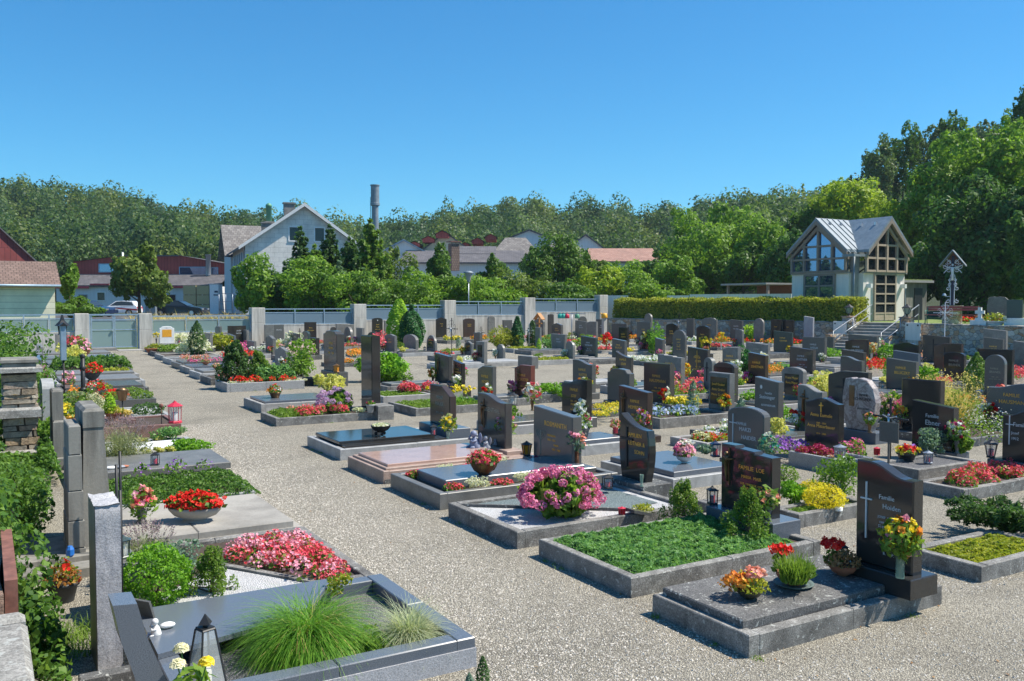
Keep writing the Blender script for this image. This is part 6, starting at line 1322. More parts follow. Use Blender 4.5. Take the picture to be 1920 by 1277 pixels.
mat_patch('short mossy grass filling the daylily grave',rect(x0+.08,x1-.1,y0+.08,y1-.08),.13,.08,'sedumgreen',5000,.025)
e=empty('daylilies',(x1-.7,(y0+y1)/2,.12),0,'clump of yellow and orange daylilies with strappy leaves','flowers',BG);P=np.stack([RG.uniform(-.55,.5,260),RG.uniform(-.35,.35,260),np.zeros(260)],1);npmesh('leaves',blades(P,.38,.018,.5,.6,4),4,'grassblade',e);P=np.stack([RG.uniform(-.5,.55,34),RG.uniform(-.35,.35,34),RG.uniform(.25,.42,34)],1);npmesh('blossoms',petals(np.repeat(P,3,0),.05,None,5,1),4,'f_yellow',e)
x0,x1,y0,y1=gx('kerbed grave of moss with a full begonia row',719,758,680,812,h=.18,kmat='kerblight',fill='mossmat')
mat_patch('short moss lawn before the begonia row',rect(x0+.08,x1-.1,y0+.08,y1-.08),.13,.07,'sedumgreen',4500,.028)
flowerbed('thick band of pink red begonias behind the moss lawn',rect(x0+.7,x1+.2,y0+.55,y0+1.05),.14,.28,'pinkred',700,.03,500)
def st(label,xl,xr,yt,X,style='rect',mat='anthracite',h=None,**k):
 ny=onX(xr,yt,X).y;fy=onX(xl,yt,X).y;z=onX(xr,yt,X).z; return headstone(label,(X,(ny+fy)/2,0),min(fy-ny,1.6),z,style,mat,**k)
bush('big round glossy dark green shrub behind the tall black stele',G(724,716,0),(.78,.78,.44),'box',4200,.07,14,.45)
thuja('bright yellow green cone shaped thuja before the fence',G(749,650,0),2.65,.78,'thujay',4600,.09,.55,name='thuja')
thuja('dark green fastigiate yew right of the yellow thuja',G(772,652,0),2.35,.66,'thujad',5200,.08,.0,name='yew')
bush('wide yellow green clipped bush in the middle field',G(944,657,0),(.85,.7,.62),'hedge',2600,.07,12)
thuja('narrow dark green thuja right of the yellow green bush',G(970,657,0),1.75,.34,'thujad',1800,.07,.5,name='thuja')
thuja('second narrow thuja partly behind a slender crucifix',G(998,654,0),1.5,.32,'conifer',1400,.07,.5,name='thuja')
bush('low light green cushion shrub left of the gold lettered dark stone',G(1032,745,.1),(.42,.4,.2),'box',1500,.04,10)
bush('pale yellow and green euonymus mound behind the arched stones',G(1545,745,0),(.6,.55,.36),'variegated',3000,.045,14)
thuja('feathery green upright conifer at the right of the middle field',G(1830,745,0),1.15,.3,'coniferlight',2400,.04)
bush('dark leafy shrub growing behind the dark square stone',G(1722,740,0),(.45,.4,.45),'box',1500,.05,10)
for i,(x,y,h_,r_) in enumerate([(1755,800,.95,.28),(1800,812,1.05,.32),(1725,778,.75,.22)]):
 e=empty('seed_head_plant',G(x,y,0),0,['tall bleached seed heads behind the white lettered slab','tallest tangle of dry flowering weeds at the right','left most dry seed head stalks of the weedy patch'][i],'wild plant',BG);n=260;az=RG.random(n)*6.283;rr=r_*RG.random(n)**.5
 P=np.stack([rr*np.cos(az)*.4,rr*np.sin(az)*.4,np.zeros(n)],1);npmesh('stalks',blades(P,h_,.008,.42,.1,3),4,'drygrass',e);P,Q=shell((0,0,h_*.75),(r_*1.1,r_*1.1,h_*.32),700,.25);npmesh('seed_heads',leaves(P,.022,Q,.3,1.5),4,'drygrass',e);P,Q=shell((0,0,h_*.35),(r_,r_,h_*.35),500,.2);npmesh('leaves',leaves(P,.03,Q,.4,2.5),4,'sedumgreen',e)
q=[G(1800,838),G(1900,835),G(1905,790),G(1810,780)]
e=flowerbed('wild patch of small white daisies at the right',[(v.x,v.y) for v in q],.02,.5,'white',420,.018,1600,'sedumgreen',.035)
grave('low grey kerb holding the wild daisy patch',q[0].x-.1,q[0].x+2.0,q[0].y-.1,q[0].y+1.6,.14,'kerbdark')
# --- the many headstones of the middle and back field
COLS=[8.9,10.0,11.2,12.3,13.1,14.5,16.2,18.0,20.3,22.3,24.0,27.5,31,34.4,38]
rnd=random.Random(5)
LNS={'g2':[('FAMILIE',.9,0),('HUBER',1,.05)],'g3':[('FAMILIE',.8,0),('MAYER',1,.05),('1908 - 1971',.5,.05),('ANNA 1912 - 1990',.5,.05)],'n':None,'g5':[('FAMILIE',.8,0),('JOSEF',.7,0),('1901 - 1969',.5,0),('MARIA',.7,0),('1904 - 1985',.5,0)]}
NMS=['KASTNER','BILLICZKY','WIESBAUER','KASTER','SCHUSTER','HAUSMANN','ZEHETNER','RADLER','LEHNER','BRANDL','MOSER','STEINER','EDER']
ROWS=[(384,392,625,9.6,'rect','midgrey','gold','n','slim grey stele, leftmost in the field near the gate','m'),(402,412,612,10.5,'slantr','slate','gold','n','tall thin slate stele with a rusty edge left of the polished wall stone','m'),(425,439,627,11.0,'slant','bluegrey','gold','n','blue grey stele left of the twin dark steles','r'),(449,461,619,12.3,'rect','midgrey','gold','n','brownish grey stele right of the blue grey one','p'),(497,511,630,11.0,'house','slate','gold','n','pale grey stele with a little peaked top','s'),(516,535,652,8.9,'house','midgrey','gold','n','low grey stele with a roof shaped top in front of its taller neighbour','m'),(541,556,624,13.1,'slant','blackwarm','gold','n','dark stele left of the sea green stone','w'),(566,577,621,14.5,'arch','green','gold','n','narrow sea green rounded stele under the gold lettered wall stone','p'),(581,593,634,12.3,'rect','black','gold','n','small black stele right of the sea green one','m'),(606,627,627,14.5,'rect','blackwarm','gold','g2','split dark headstone with a lighter left column','s'),(645,657,613,18.0,'round','midgrey','gold','n','round topped grey stele behind the rough faced dark one','r'),(667,679,615,18.0,'rect','midgrey','gold','n','square grey stele before the fourth fence pillar','s'),(689,707,623,18.0,'arch','green','gold','n','dark green rounded headstone behind a smaller sea green one','r'),(690,706,645,13.1,'arch','bluegrey','gold','n','smaller sea green rounded headstone in front','o'),(721,739,627,16.2,'ogee','slate','gold','g2','grey headstone with a curved crest left of the thujas','y'),(754,781,628,18.0,'arch','midgrey','letterdull','g2','violet grey arched headstone at the foot of the dark yew','s'),(799,816,629,18.0,'round','slate','gold','g5','light grey round topped headstone with an inset dark panel','s'),(815,841,664,11.2,'slant','blackwarm','gold','n','big dark headstone with a standing bronze figure, backs the daylilies','s'),(849,865,677,10.6,'slant','black','gold','g3','narrow black headstone with gold names beside the bronze figure stone','p'),(893,907,641,16.2,'rect','midgrey','gold','n','stepped grey headstone holding a black glass panel','s'),(896,922,688,10.0,'slantr','anthracite','gold','g2','blue black headstone with a vase of pink flowers on its face','k'),(965,994,686,11.2,'slantr','red','gold','g3','red granite headstone with a carved figure, the only red one','s'),(888,899,624,20.3,'rect','anthracite','letterwhite','n','small dark square headstone with white letters before the brown wall stone','m'),(931,943,646,18.0,'round','slate','gold','n','small rounded grey child headstone on a low plinth','w'),(1001,1018,598,31,'arch','slate','gold','n','grey headstone standing under the wooden roofed cross','p'),(1003,1012,614,24.0,'rect','midgrey','gold','n','narrow grey stele right of the second narrow thuja','m'),(1034,1052,606,31,'house','anthracite','gold','g2','dark headstone with a pointed crest behind the balloon coloured lanterns','o'),(1032,1060,627,24.0,'flare','midgrey','letterwhite','g2','wide grey headstone widening upwards in the middle distance','s'),(1078,1099,601,34.4,'slant','slate','letterwhite','g2','light grey headstone near the end of the fence','w'),(1099,1118,603,31,'slantr','midgrey','gold','n','brown grey headstone with a sloping crest near the end of the fence','r'),(1117,1138,599,34.4,'rect','anthracite','letterwhite','g2','dark headstone with a white line of letters left of the hedge','r'),(1089,1116,631,22.3,'slant','green','letterwhite','g3','dark green headstone with an engraved tree','s'),(1074,1109,677,13.1,'wave','anthracite','gold','g2','blue grey wave topped headstone behind the coral bouquet','s'),(1053,1100,713,10.0,'waver','black','gold','g5','square black headstone with gold family name and orange bouquet','s'),(1147,1174,607,34.4,'rect','anthracite','gold','n','dark headstone below the left end of the hedge','o'),(1160,1176,614,27.5,'rect','black','gold','g2','small black headstone topped by a red and yellow bouquet','r'),(1147,1171,636,22.3,'slant','anthracite','gold','g3','anthracite headstone with gold letters left of the curved one','s'),(1154,1182,660,16.2,'scoop','blackwarm','gold','g2','warm dark headstone with a scooped slanting top','s'),(1139,1179,693,12.3,'shield','anthracite','gold','n','blank blue black headstone seen from behind the lantern pedestal','s'),(1163,1185,599,38,'slant','midgrey','gold','n','pale brown headstone against the hedge wall, leftmost','m'),(1194,1219,604,31,'rect','anthracite','gold','g5','dark square headstone full of gold lines below the hedge','s'),(1202,1223,622,27.5,'slantr','black','gold','n','black headstone with a white oval and yellow bouquet','y'),(1248,1269,607,31,'arch','black','gold','g2','black arched headstone with a gold emblem right of the fern','s'),(1261,1284,619,24.0,'round','anthracite','gold','g5','round shouldered dark headstone with dense gold names','w'),(1305,1329,611,27.5,'arch','black','gold','g5','tall black arched headstone with bright gold names','y'),(1299,1317,603,31,'rect','anthracite','gold','n','dark headstone peeking out behind the tall black arched one','r'),(1289,1326,652,18.0,'slant','blackwarm','gold','g3','dark headstone divided by a tall gold cross','s'),(1319,1335,671,16.2,'round','slate','iron','n','small oval grey stone carved with a cross','m'),(1337,1377,681,14.5,'arch','blackwarm','gold','g2','wide low arched dark headstone behind the framed one','y'),(1354,1383,652,20.3,'slantr','slate','gold','g2','light grey headstone with a gold name left of the green dwarf cypress','s'),(1398,1440,643,24.0,'slant','midgrey','letterdull','g2','low wide brownish grey headstone in the middle right field','s'),(1403,1434,662,18.0,'slant','brownblack','gold','g2','glossy dark red brown headstone behind a white bouquet','s'),(1451,1484,621,31,'slant','green','gold','g2','dark green grey headstone standing on a grass plot','s'),(1504,1546,633,27.5,'rect','anthracite','letterwhite','g2','wide anthracite headstone with white family name below the steps','s'),(1480,1524,652,22.3,'slant','blackwarm','letterwhite','g3','black headstone with bold white name above the yellow green shrub','s'),(1207,1255,683,13.1,'rect','blackwarm','gold','g3','wide brownish dark headstone with small gold lines and a tulip vase','p'),(1232,1277,667,16.2,'steps','midgrey','gold','g2','grey brown headstone behind the wide brownish one','s'),(1328,1368,701,13.1,'rect','slate','gold','n','square pale framed headstone with a black panel of gold names','b'),(1415,1459,710,12.3,'slant','anthracite','letterwhite','S','dark headstone with white name, oval portrait and orange bouquet','w'),(1465,1506,690,16.2,'arch','midgrey','gold','n','arched grey headstone with a black panel and gold names','s'),(1496,1540,725,12.3,'wave','midgrey','letterdull','n','reddish grey wave topped headstone with a bronze madonna','s'),(1590,1644,628,31,'slant','anthracite','letterwhite','g2','anthracite headstone in front of the lowest steps','s'),(1584,1627,637,27.5,'slantr','black','letterwhite','g2','black headstone with a pale blue white name before the steps','s'),(1577,1619,657,22.3,'slant','blackwarm','gold','n','plain dark headstone topped by a pink bouquet','s'),(1575,1616,670,20.3,'wave','anthracite','gold','n','dark wave topped headstone left of the light green ball shrub','r'),(1675,1722,643,24.0,'ogee','black','gold','n','black headstone with a high curved crest right of the steps','s'),(1674,1722,659,22.3,'slant','bluegrey','letterwhite','g2','lighter blue grey headstone before the black crested one','s'),(1661,1718,674,20.3,'slant','anthracite','gold','g2','large anthracite headstone with gold family name at the right','s'),(1731,1780,629,31,'slant','blackwarm','letterdull','n','dark headstone with an engraved double bar cross at the stone wall','s'),(1751,1803,645,27.5,'slantr','brownblack','gold','n','low brown headstone right of the double bar cross stone','s'),(1769,1808,661,24.0,'arch','black','letterdull','g2','black headstone with a red and orange bouquet on top','r'),(1844,1886,617,34.4,'slant','midgrey','letterwhite','g3','tall grey headstone with white lines against the right stone wall','s'),(1845,1880,633,31,'slant','anthracite','gold','g3','dark headstone with gold lines before the tall grey one','s'),(1833,1898,656,24.0,'rect','black','gold','g2','wide black headstone with a large gold name and rose garland','s'),(1846,1884,666,20.3,'round','anthracite','letterdull','g3','rounded dark green grey headstone with pale flowers before it','o'),(1851,1945,722,16.2,'waver','bluegrey','gold','g2','long wave topped blue grey headstone at the right edge','s'),(1553,1627,699,14.5,'slantr','blackwarm','gold','n','wide dark headstone with a black cross behind the marble boulder','s'),(1690,1764,715,14.5,'rect','black','gold','n','glossy black low headstone behind the dry seed heads','s'),(1060,1074,640,20.3,'round','midgrey','gold','n','small grey rounded stone left of the engraved tree headstone','m'),(1900,1935,640,31,'slant','slate','gold','n','grey headstone cut by the right edge near the stone wall','s'),(1378,1392,618,34.4,'arch','slate','gold','n','small grey arched stone half hidden in the field below the hedge','r'),(1228,1242,634,24.0,'slant','anthracite','gold','n','small dark stone between the fern and the white bouquet','w'),(870,884,640,18.0,'house','slate','gold','n','small peaked grey stone left of the black glass panel stone','r'),(462,476,640,10.0,'rect','slate','gold','n','short square grey stone near the first fence section','w'),(1545,1562,632,34.4,'rect','anthracite','gold','n','dark square stone close to the foot of the steps','m'),]
def overlaps(r): return any(r[0]<g[1]-.05 and r[1]>g[0]+.05 and r[2]<g[3]-.05 and r[3]>g[2]+.05 for g in GR)
FILLN={'s':'slab covered','m':'moss green','r':'red flowered','p':'pink flowered','w':'white flowered','y':'yellow flowered','o':'orange flowered','k':'pebble filled','b':'blue flowered'}
FMN={'r':'pinkred','p':'pink','w':'white','y':'yellow','o':'orange','b':'bluefl'}
SL=['midgrey','bluegrey','anthracite','palegrey','slate']
for i,(xl,xr,yt,X,sty,mt,tm,tx,lab,fl) in enumerate(ROWS):
 zt=onX(xr,yt,X).z
 if zt<.7:X=X*(H-.95)/(H-zt);zt=onX(xr,yt,X).z
 if zt>1.45:X=X*(H-1.1)/(H-zt);zt=onX(xr,yt,X).z
 kw={}
 if 'framed' in lab:kw=dict(inlay=(.1,.9,.15,.88,'black'),text=[('Josef Gruber',.8,0),('Anna Gruber',.8,0),('Maria Gruber',.8,0)])
 elif'black panel and' in lab or 'inset dark panel' in lab:kw=dict(inlay=(.18,.85,.2,.8,'black'),text=[('Franz Mayer',.8,0),('Rosa Mayer',.8,0)])
 elif'black glass panel' in lab:kw=dict(inlay=(.2,.8,.3,.85,'black'))
 elif tx=='S':kw=dict(text=[('Familie',.7,.1),('Steininger',1.1,.05),('REISENBERGER',.6,.1)],orn='oval',ornat=(.3,.4))
 else :kw=dict(text=None if not LNS[tx] else [(NMS[(i*7)%len(NMS)] if a=='HUBER' else NMS[(i*5+3)%len(NMS)] if a=='MAYER' else a,b,c) for a,b,c in LNS[tx]])
 if 'gold cross' in lab:kw.update(orn='cross',ornat=(.5,.9))
 elif'cross' in lab and 'orn' not in kw:kw.update(orn='bigcross',ornat=(.4,.85))
 elif'figure' in lab or 'madonna' in lab:kw.update(orn='figure',ornat=(.3,.8))
 elif'portrait' in lab or 'white oval' in lab:kw.update(orn='oval',ornat=(.3,.8))
 e=st(lab,xl,xr,yt,X,sty,mt,thick=rnd.choice([.12,.14,.16]),ph=rnd.choice([.12,.16,.2]),pmat=rnd.choice([mt,'midgrey','anthracite',mt]),pw=rnd.choice([.05,.1,.16]),tmat=tm,turn=rad(rnd.uniform(-2.5,2.5)),**kw)
 ny,fy=onX(xr,yt,X).y,onX(xl,yt,X).y;wd=min(fy-ny,1.6)
 y0,y1=ny-.12,ny+wd+.1
 if y1-y0<1.0:y0-=(1.0-y1+y0)*.5;y1=y0+1.0
 L=rnd.choice([1.6,1.8,1.9]);done=False
 for LL in (L,1.3,.9):
  r=(X-.1-LL,X-.095,y0,y1)
  if not overlaps(r):
   km=rnd.choice(['kerb','kerblight','kerbdark','palegrey','salt']);gh=rnd.choice([.14,.17,.2])
   short=' '.join(lab.split()[:8])
   grave('%s grave plot before the %s'%(FILLN[fl],short),*r,h=gh,kmat=km,fill={'m':'mossmat','s':'soil','k':'greygravel','w':'whitegravel'}.get(fl,'soil'),slab=rnd.choice(SL) if fl=='s' else None,sh=.05,inset=rnd.choice([.08,.12,.2]));done=True
   zz=gh-.035;d=X/10
   if fl in FMN:flowerbed('%s flowers on the plot before the %s'%(FMN[fl].replace('pinkred','coral red').replace('bluefl','pale blue'),short),rect(r[0]+.15,r[0]+LL*.6,y0+.15,y1-.15),zz,.2,FMN[fl],130,.03+.001*X,200,leaf=.05)
   elif fl=='m':mat_patch('low green cushion growth before the %s'%short,rect(r[0]+.12,r[1]-.1,y0+.12,y1-.12),zz,.12,rnd.choice(['sedumgreen','juniper','sedum']),900,.05)
   elif fl=='k':potted('pot of orange flowers before the %s'%short,(r[0]+.5,(y0+y1)/2,zz),.14,.12,'bowl','anthracite','orange',.14,60,100)
   break
 short=' '.join(lab.split()[:7]);q=rnd.random();zz=.2
 if q<.6:bouquet('%s bouquet at the foot of the %s'%({0:'red and white',1:'pink',2:'yellow and orange',3:'white',4:'coral'}[i%5],short),(X-.1,ny+rnd.choice([.05,wd-.08]),.12),.18,.12,.13,rnd.choice(['anthracite','bronze','copper']),[('red','white'),('pink','hotpink'),('yellow','orange'),('white','white'),('salmon','pinkred')][i%5],7,.05,leafn=60)
 if rnd.random()<.42:lantern('%s lantern beside the %s'%(['black','bronze','steel'][i%3],short),(X-.05,ny+wd+.06,.14),.26,.14,['iron','bronze','steel'][i%3],['redglass','candle'][i%2],rnd.choice([4,6,8]))
 if done and rnd.random()<.6:
  kk=rnd.choice(['box','thujay','variegated','sedumgreen','bluespruce','hedge','flowerleaf']);u=rnd.random();bx_=(r[0]+.3+u*LL*.5,y0+.25+rnd.random()*(y1-y0-.5),zz)
  if kk in ('thujay','bluespruce'):thuja('small pointed %s conifer before the %s'%('golden' if kk=='thujay' else 'bluish',short),bx_,rnd.uniform(.35,.7),.12,kk,420,.035)
  else :bush('low rounded %s plant before the %s'%({'box':'bright green','variegated':'cream and green','sedumgreen':'mossy','hedge':'yellow green','flowerleaf':'broad leaved'}[kk],short),bx_,(.2,.2,rnd.uniform(.1,.2)),kk,380,.035,7,core=False)
B=bouquet
B('orange and white rose bouquet on the right side of the square black headstone',G(1094,752,.15),.24,.2,.13,'silver',('orange','white'),7,.045)
B('large coral and white bouquet beside the red granite headstone',G(998,770,.16),.22,.2,.19,'bronze',('pinkred','palepink','white'),11,.045)
lantern('dark lantern on the red granite plinth',G(961,760,.2),.3,.17,'iron','candle',6)
B('coral rose bouquet on a pale pedestal before the blank blue black headstone',G(1110,722,.2),.2,.2,.18,'bronze',('salmon','pinkred'),12,.05)
B('tulip and lily vase right of the wide brownish headstone',G(1260,753,.12),.26,.18,.17,'copper',('pink','yellow','salmon'),9,.045)
B('white hydrangea bouquet above the framed headstone',G(1379,725,.25),.25,.3,.16,'silver',('white','white'),10,.05)
B('second white bouquet in a brass vase right of the framed headstone',G(1379,735,.1),.3,.18,.18,'bronze',('white','white'),10,.055)
B('bouquet of orange pansies and a pale blue bloom below the oval portrait',G(1453,770,.14),.16,.14,.15,'anthracite',('orange','bluefl','yellow'),8,.05)
B('orange flower ball on a dark pedestal left of the oval cross stone',G(1283,713,.3),.15,.16,.2,'anthracite',('orange','yellow'),12,.055)
B('pink and violet globe bouquet at the narrow black headstone',G(864,725,.2),.25,.15,.2,'anthracite',('lilac','hotpink'),9,.06)
B('white cream bouquet before the glossy red brown headstone',G(1427,700,.2),.25,.2,.2,'silver',('cream','white'),10,.055)
B('yellow blossom bunch before the tall black arched headstone',G(1322,663,.2),.3,.2,.28,'iron',('yellow','yellow'),14,.07)
B('yellow blossom bunch before the white oval headstone',G(1213,655,.2),.3,.25,.28,'iron',('yellow','cream'),14,.07)
B('pink flower bunch standing in front of the lowest steps',G(1646,668,.1),.4,.25,.22,'silver',('pink','white'),12,.06)
B('cream and orange flower bunch left of the pink one before the steps',G(1634,682,.1),.4,.22,.2,'silver',('cream','orange'),12,.06)
B('pale turquoise silk bouquet before the rounded dark green grey headstone',G(1880,712,.1),.2,.22,.25,'anthracite',('palepink','white'),10,.05,foliage='bluespruce',leafn=160)
B('orange lily bunch above the dark grave behind the tall black arched stone',G(1352,655,.2),.3,.3,.25,'silver',('orange','yellow'),11,.07)
B('red geranium bunch on the plot left of the hedge end',G(1137,655,.2),.3,.2,.28,'copper',('red','red'),14,.07)
flowerbed('low bed of red and white begonias between the tulip vase and the framed headstone',[(v.x,v.y) for v in (G(1262,752),G(1318,746),G(1320,725),G(1290,728))],.12,.2,'pinkred',340,.035,300)
flowerbed('second bed of red begonias further back by the orange flower ball',[(v.x,v.y) for v in (G(1290,720),G(1320,716),G(1320,706),G(1285,708))],.12,.25,'red',200,.04,240)
flowerbed('coral begonia bed right of the big anthracite gold lettered stone',[(v.x,v.y) for v in (G(1728,690),G(1750,688),G(1752,672),G(1728,674))],.12,.3,'salmon',160,.05,200)
flowerbed('coral begonia bed above the daisies at the right edge',[(v.x,v.y) for v in (G(1888,722),G(1935,722),G(1935,706),G(1890,708))],.12,.28,'pinkred',260,.045,260)
flowerbed('red salvia bed below the plain dark headstone',[(v.x,v.y) for v in (G(1622,708),G(1665,704),G(1660,690),G(1625,692))],.12,.3,'red',200,.045,260)
flowerbed('yellow marigold bed beside the low arched dark headstone',[(v.x,v.y) for v in (G(1384,735),G(1415,730),G(1412,722),G(1384,724))],.12,.14,'yellow',240,.035,160)
flowerbed('orange marigold clump left of the arched grey headstone',[(v.x,v.y) for v in (G(1440,715),G(1465,712),G(1462,700),G(1438,702))],.1,.3,'orange',120,.045,300)
flowerbed('pink hydrangea like flowers in the left back field',[(v.x,v.y) for v in (G(540,690),G(592,686),G(590,672),G(542,674))],.3,.5,'palepink',260,.06,300)
flowerbed('bright pink begonias beside the small pointed conifer field',[(v.x,v.y) for v in (G(438,682),G(462,680),G(462,668),G(438,670))],.3,.4,'hotpink',120,.06,120)
flowerbed('coral dahlia clump above the round glossy shrub',[(v.x,v.y) for v in (G(702,672),G(722,670),G(722,655),G(702,657))],.3,.7,'pinkred',160,.07,160)
flowerbed('orange and yellow zinnia band in the left middle field',[(v.x,v.y) for v in (G(652,680),G(686,678),G(686,668),G(652,670))],.15,.3,'orange',200,.05,240)
bush('fern like young green ash plant below the hedge',G(1232,665,0),(.5,.5,.75),'grassblade',1100,.07,14,.4,core=False,name='young_tree')
bush('yellow green slim shrub before the hedge wall',G(1413,646,0),(.55,.55,.8),'thujay',1300,.08,12)
bush('low dark green shrub right of the slim yellow shrub',G(1395,645,0),(.9,.7,.3),'conifer',900,.08,10)
bush('bright green grassy tuft before the white name headstone',G(1560,672,0),(.9,.8,.25),'grassblade',900,.07,10,core=False)
bush('light green ball shrub in front of the steps',G(1668,682,0),(.42,.42,.4),'box',1400,.06,9,mode='shell')
bush('dark green dwarf cypress between two dark headstones',G(1395,705,0),(.32,.32,.52),'thujad',1600,.05,10)
bush('low juniper mat beside the grass plot',G(1475,690,0),(.9,.6,.12),'juniper',900,.05,8,core=False)
bush('leafy shrub behind the leftmost crosses',G(345,655,0),(1.1,.7,.4),'silverleaf',900,.1,10)
bush('olive brown heather bush near the first fence section',G(403,658,0),(.9,.6,.45),'sedum',900,.1,10)
bush('dark green round bush before the last fence sections',G(1032,655,0),(.6,.6,.42),'juniper',1100,.07,10)
bush('light shrub between the grey headstones at the fence end',G(1093,660,0),(.8,.6,.4),'treelight',1200,.07,10)
bush('lime green grass mound in the middle left field',G(420,650,0),(.7,.6,.35),'sedumgreen',900,.08,10)
bush('tall light green rose bush around the thin black cross',G(565,706,0),(.65,.6,.62),'treelight',1400,.07,14,.4)
bush('white rose shrub in the back left field',G(551,660,0),(.6,.5,.55),'silverleaf',700,.09,10)
potted('small dark wire planter standing on the gravel',G(580,723,0),.2,.24,'pot','plastic_dark',None,.1,0,0)
ironcross('thin tall black iron cross in the light rose bush',G(563,694),1.5,0)
ironcross('ornate pale wrought iron cross against the glass fence',G(373,655),1.62,0,'railblue',rays=True)
ironcross('tall black crucifix in front of the sixth fence pillar',(onX(847,672,15.5)),1.55,0)
ironcross('dark scrolled iron cross below the fifth pillar',G(992,655),1.35,0,'silver')
ironcross('black ornate cross before the last fence section',G(969,648),1.5,0)
ironcross('iron cross standing among the stones right of the black crucifix',G(902,655),1.2,0)
ironcross('pale iron flower cross in front of the bench wall',onX(1771,640,36.5),1.7,0,'ironwhite',rays=True)
ironcross('small iron cross before the hedge at the round grey stone',G(1273,648),1.9,0)
for (x,y,lab,w_) in [(1011,641,'wooden grave cross under a small orange gabled roof',.5),(1344,640,'red painted wooden cross with a slanted roof below the hedge',.3)]:
 p=G(x,y);e=empty('roofed_cross',p,0,lab,'grave cross','wooden roofed crosses');hz=onX(x,587 if x<1100 else 585,p.x).z;m=MB();m.box(-.04,.04,-.04,.04,0,hz-.1);m.box(-.038,.038,-.3,.3,hz*.62,hz*.62+.08);m.build('cross','woodorange' if w_>.4 else 'woodred',e)
 m=MB()
 for s in (-1,1):m.prism([(0,hz),(s*w_,hz-w_*.75),(s*w_,hz-w_*.75-.05),(0,hz-.07)], lambda a,b:(-.15,a,b), lambda a,b:(.12,a,b))
 m.build('roof','woodorange' if w_>.4 else 'timber',e)
for i,(x,c) in enumerate([(1050,'fabricteal'),(1056,'fabricteal'),(1063,'redpaint'),(1082,'greenpipe')]):
 p=G(x,646);e=empty('hanging_watering_can',(p.x,p.y,onX(x,597,p.x).z),0,['left teal watering can hanging on the rack by the fence','middle teal watering can hanging on the rack by the fence','pink red watering can hanging on the rack by the fence','dark green watering can hanging alone at the right of the rack'][i],'watering can','hanging watering cans');m=MB();m.smooth=True;m.lathe([(.13,0),(.15,.02),(.13,.22),(.06,.27)],n=10);m.build('body',c,e);m=MB();m.tube([(0,.12,.05),(0,.24,.22)],.02,5,.03);m.build('spout',c,e);m=MB();m.tube([(0,-.1,.22),(0,-.02,.36),(0,.08,.26)],.012,5);m.build('handle',c,e)
p=G(1072,646);e=empty('can_rack',(p.x,p.y,0),0,'metal rack from which the watering cans hang','rack');m=MB();hz=onX(1056,588,p.x).z
m.tube([(0,1.6,hz),(0,-1.4,hz)],.02,5);m.build('bar','steel',e);m=MB();m.tube([(0,0,0),(0,0,hz)],.03,6);m.build('post','steel',e)
p=G(1133,640);e=empty('watering_can',(p.x,p.y,onX(1133,596,p.x).z),0,'yellow watering can perched by the hedge end','watering can');m=MB();m.smooth=True;m.lathe([(.2,0),(.21,.02),(.18,.26),(.1,.3)],n=12);m.build('body','yellowpot',e);m=MB();m.tube([(0,.18,.06),(0,.38,.3)],.025,6,.04);m.build('spout','yellowpot',e)
tag(MB().box(-.12,.12,-.12,.12,0,onX(1133,596,p.x).z-.003).build('can_stand','concrete',None,(p.x,p.y,0)),'concrete post carrying the yellow watering can','post')
o=MB().bbox(-.5,.5,-.14,.14,0,.45).build('low_stone','slate',None,G(990,690,0),rad(90));tag(o,'low wide grey stone block with a small white oval in the gravel field','headstone')
grave('broad white slab grave in the middle of the field',G(990,700).x-.2,G(990,700).x+2.0,G(990,690).y+1.2,G(990,690).y+2.8,.16,'kerblight','soil','palegrey',.04,.1)
grave('plain low kerbed plot in front of the low grey block',14.2,16.4,20.6,21.9,.16,'kerblight','whitegravel') if not overlaps((14.2,16.4,20.6,21.9)) else None
# --- headstones standing against the concrete wall
WALL=[(427,461,611,'rect','black','letterwhite',[('JOSEF',1,.1),('MAYER',1,.1)],'polished dark wall headstone with white letters, first right of the gate section'),(496,514,609,'rect','slate','gold',None,'grey half of the paired wall headstone under the second section'),(514,532,609,'rect','anthracite','letterwhite',[('BRANDL',1,0)],'darker half of the paired wall headstone under the second section'),(571,593,604,'rect','black','gold',[('Rosa',1,.0),('Aichinger',1,0)],'black wall headstone with gold name in the second section'),(620,630,613,'round','blackwarm','gold',None,'small rounded dark wall headstone left of the broad grey one'),(630,664,607,'steps','midgrey','gold',None,'broad stepped grey wall headstone'),(698,717,596,'arch','black','gold',[('Josef',1,0),('Maria',1,0),('1899 - 1970',.7,0)],'black arched wall headstone with a white flower emblem'),(721,732,601,'rect','midgrey','gold',None,'narrow grey wall stone right of the white flower emblem stone'),(818,837,595,'house','black','gold',[('Anna',1,0),('1905',.7,0)],'black gabled shrine like wall headstone with a grey frame'),(869,890,597,'arch','brownblack','gold',[('FAMILIE',.8,0),('WEISS',1,0)],'brown arched wall headstone under the fourth glass section'),(915,928,592,'round','midgrey','gold',None,'tall rounded grey wall headstone beside the brown arched one'),(943,960,600,'rect','anthracite','letterwhite',None,'dark flat wall headstone with a white cross mark'),(1028,1038,589,'arch','blackwarm','gold',None,'dark arched wall headstone right of the wooden roofed cross'),(1085,1100,593,'round','anthracite','gold',None,'rounded dark wall headstone near the hedge end')]
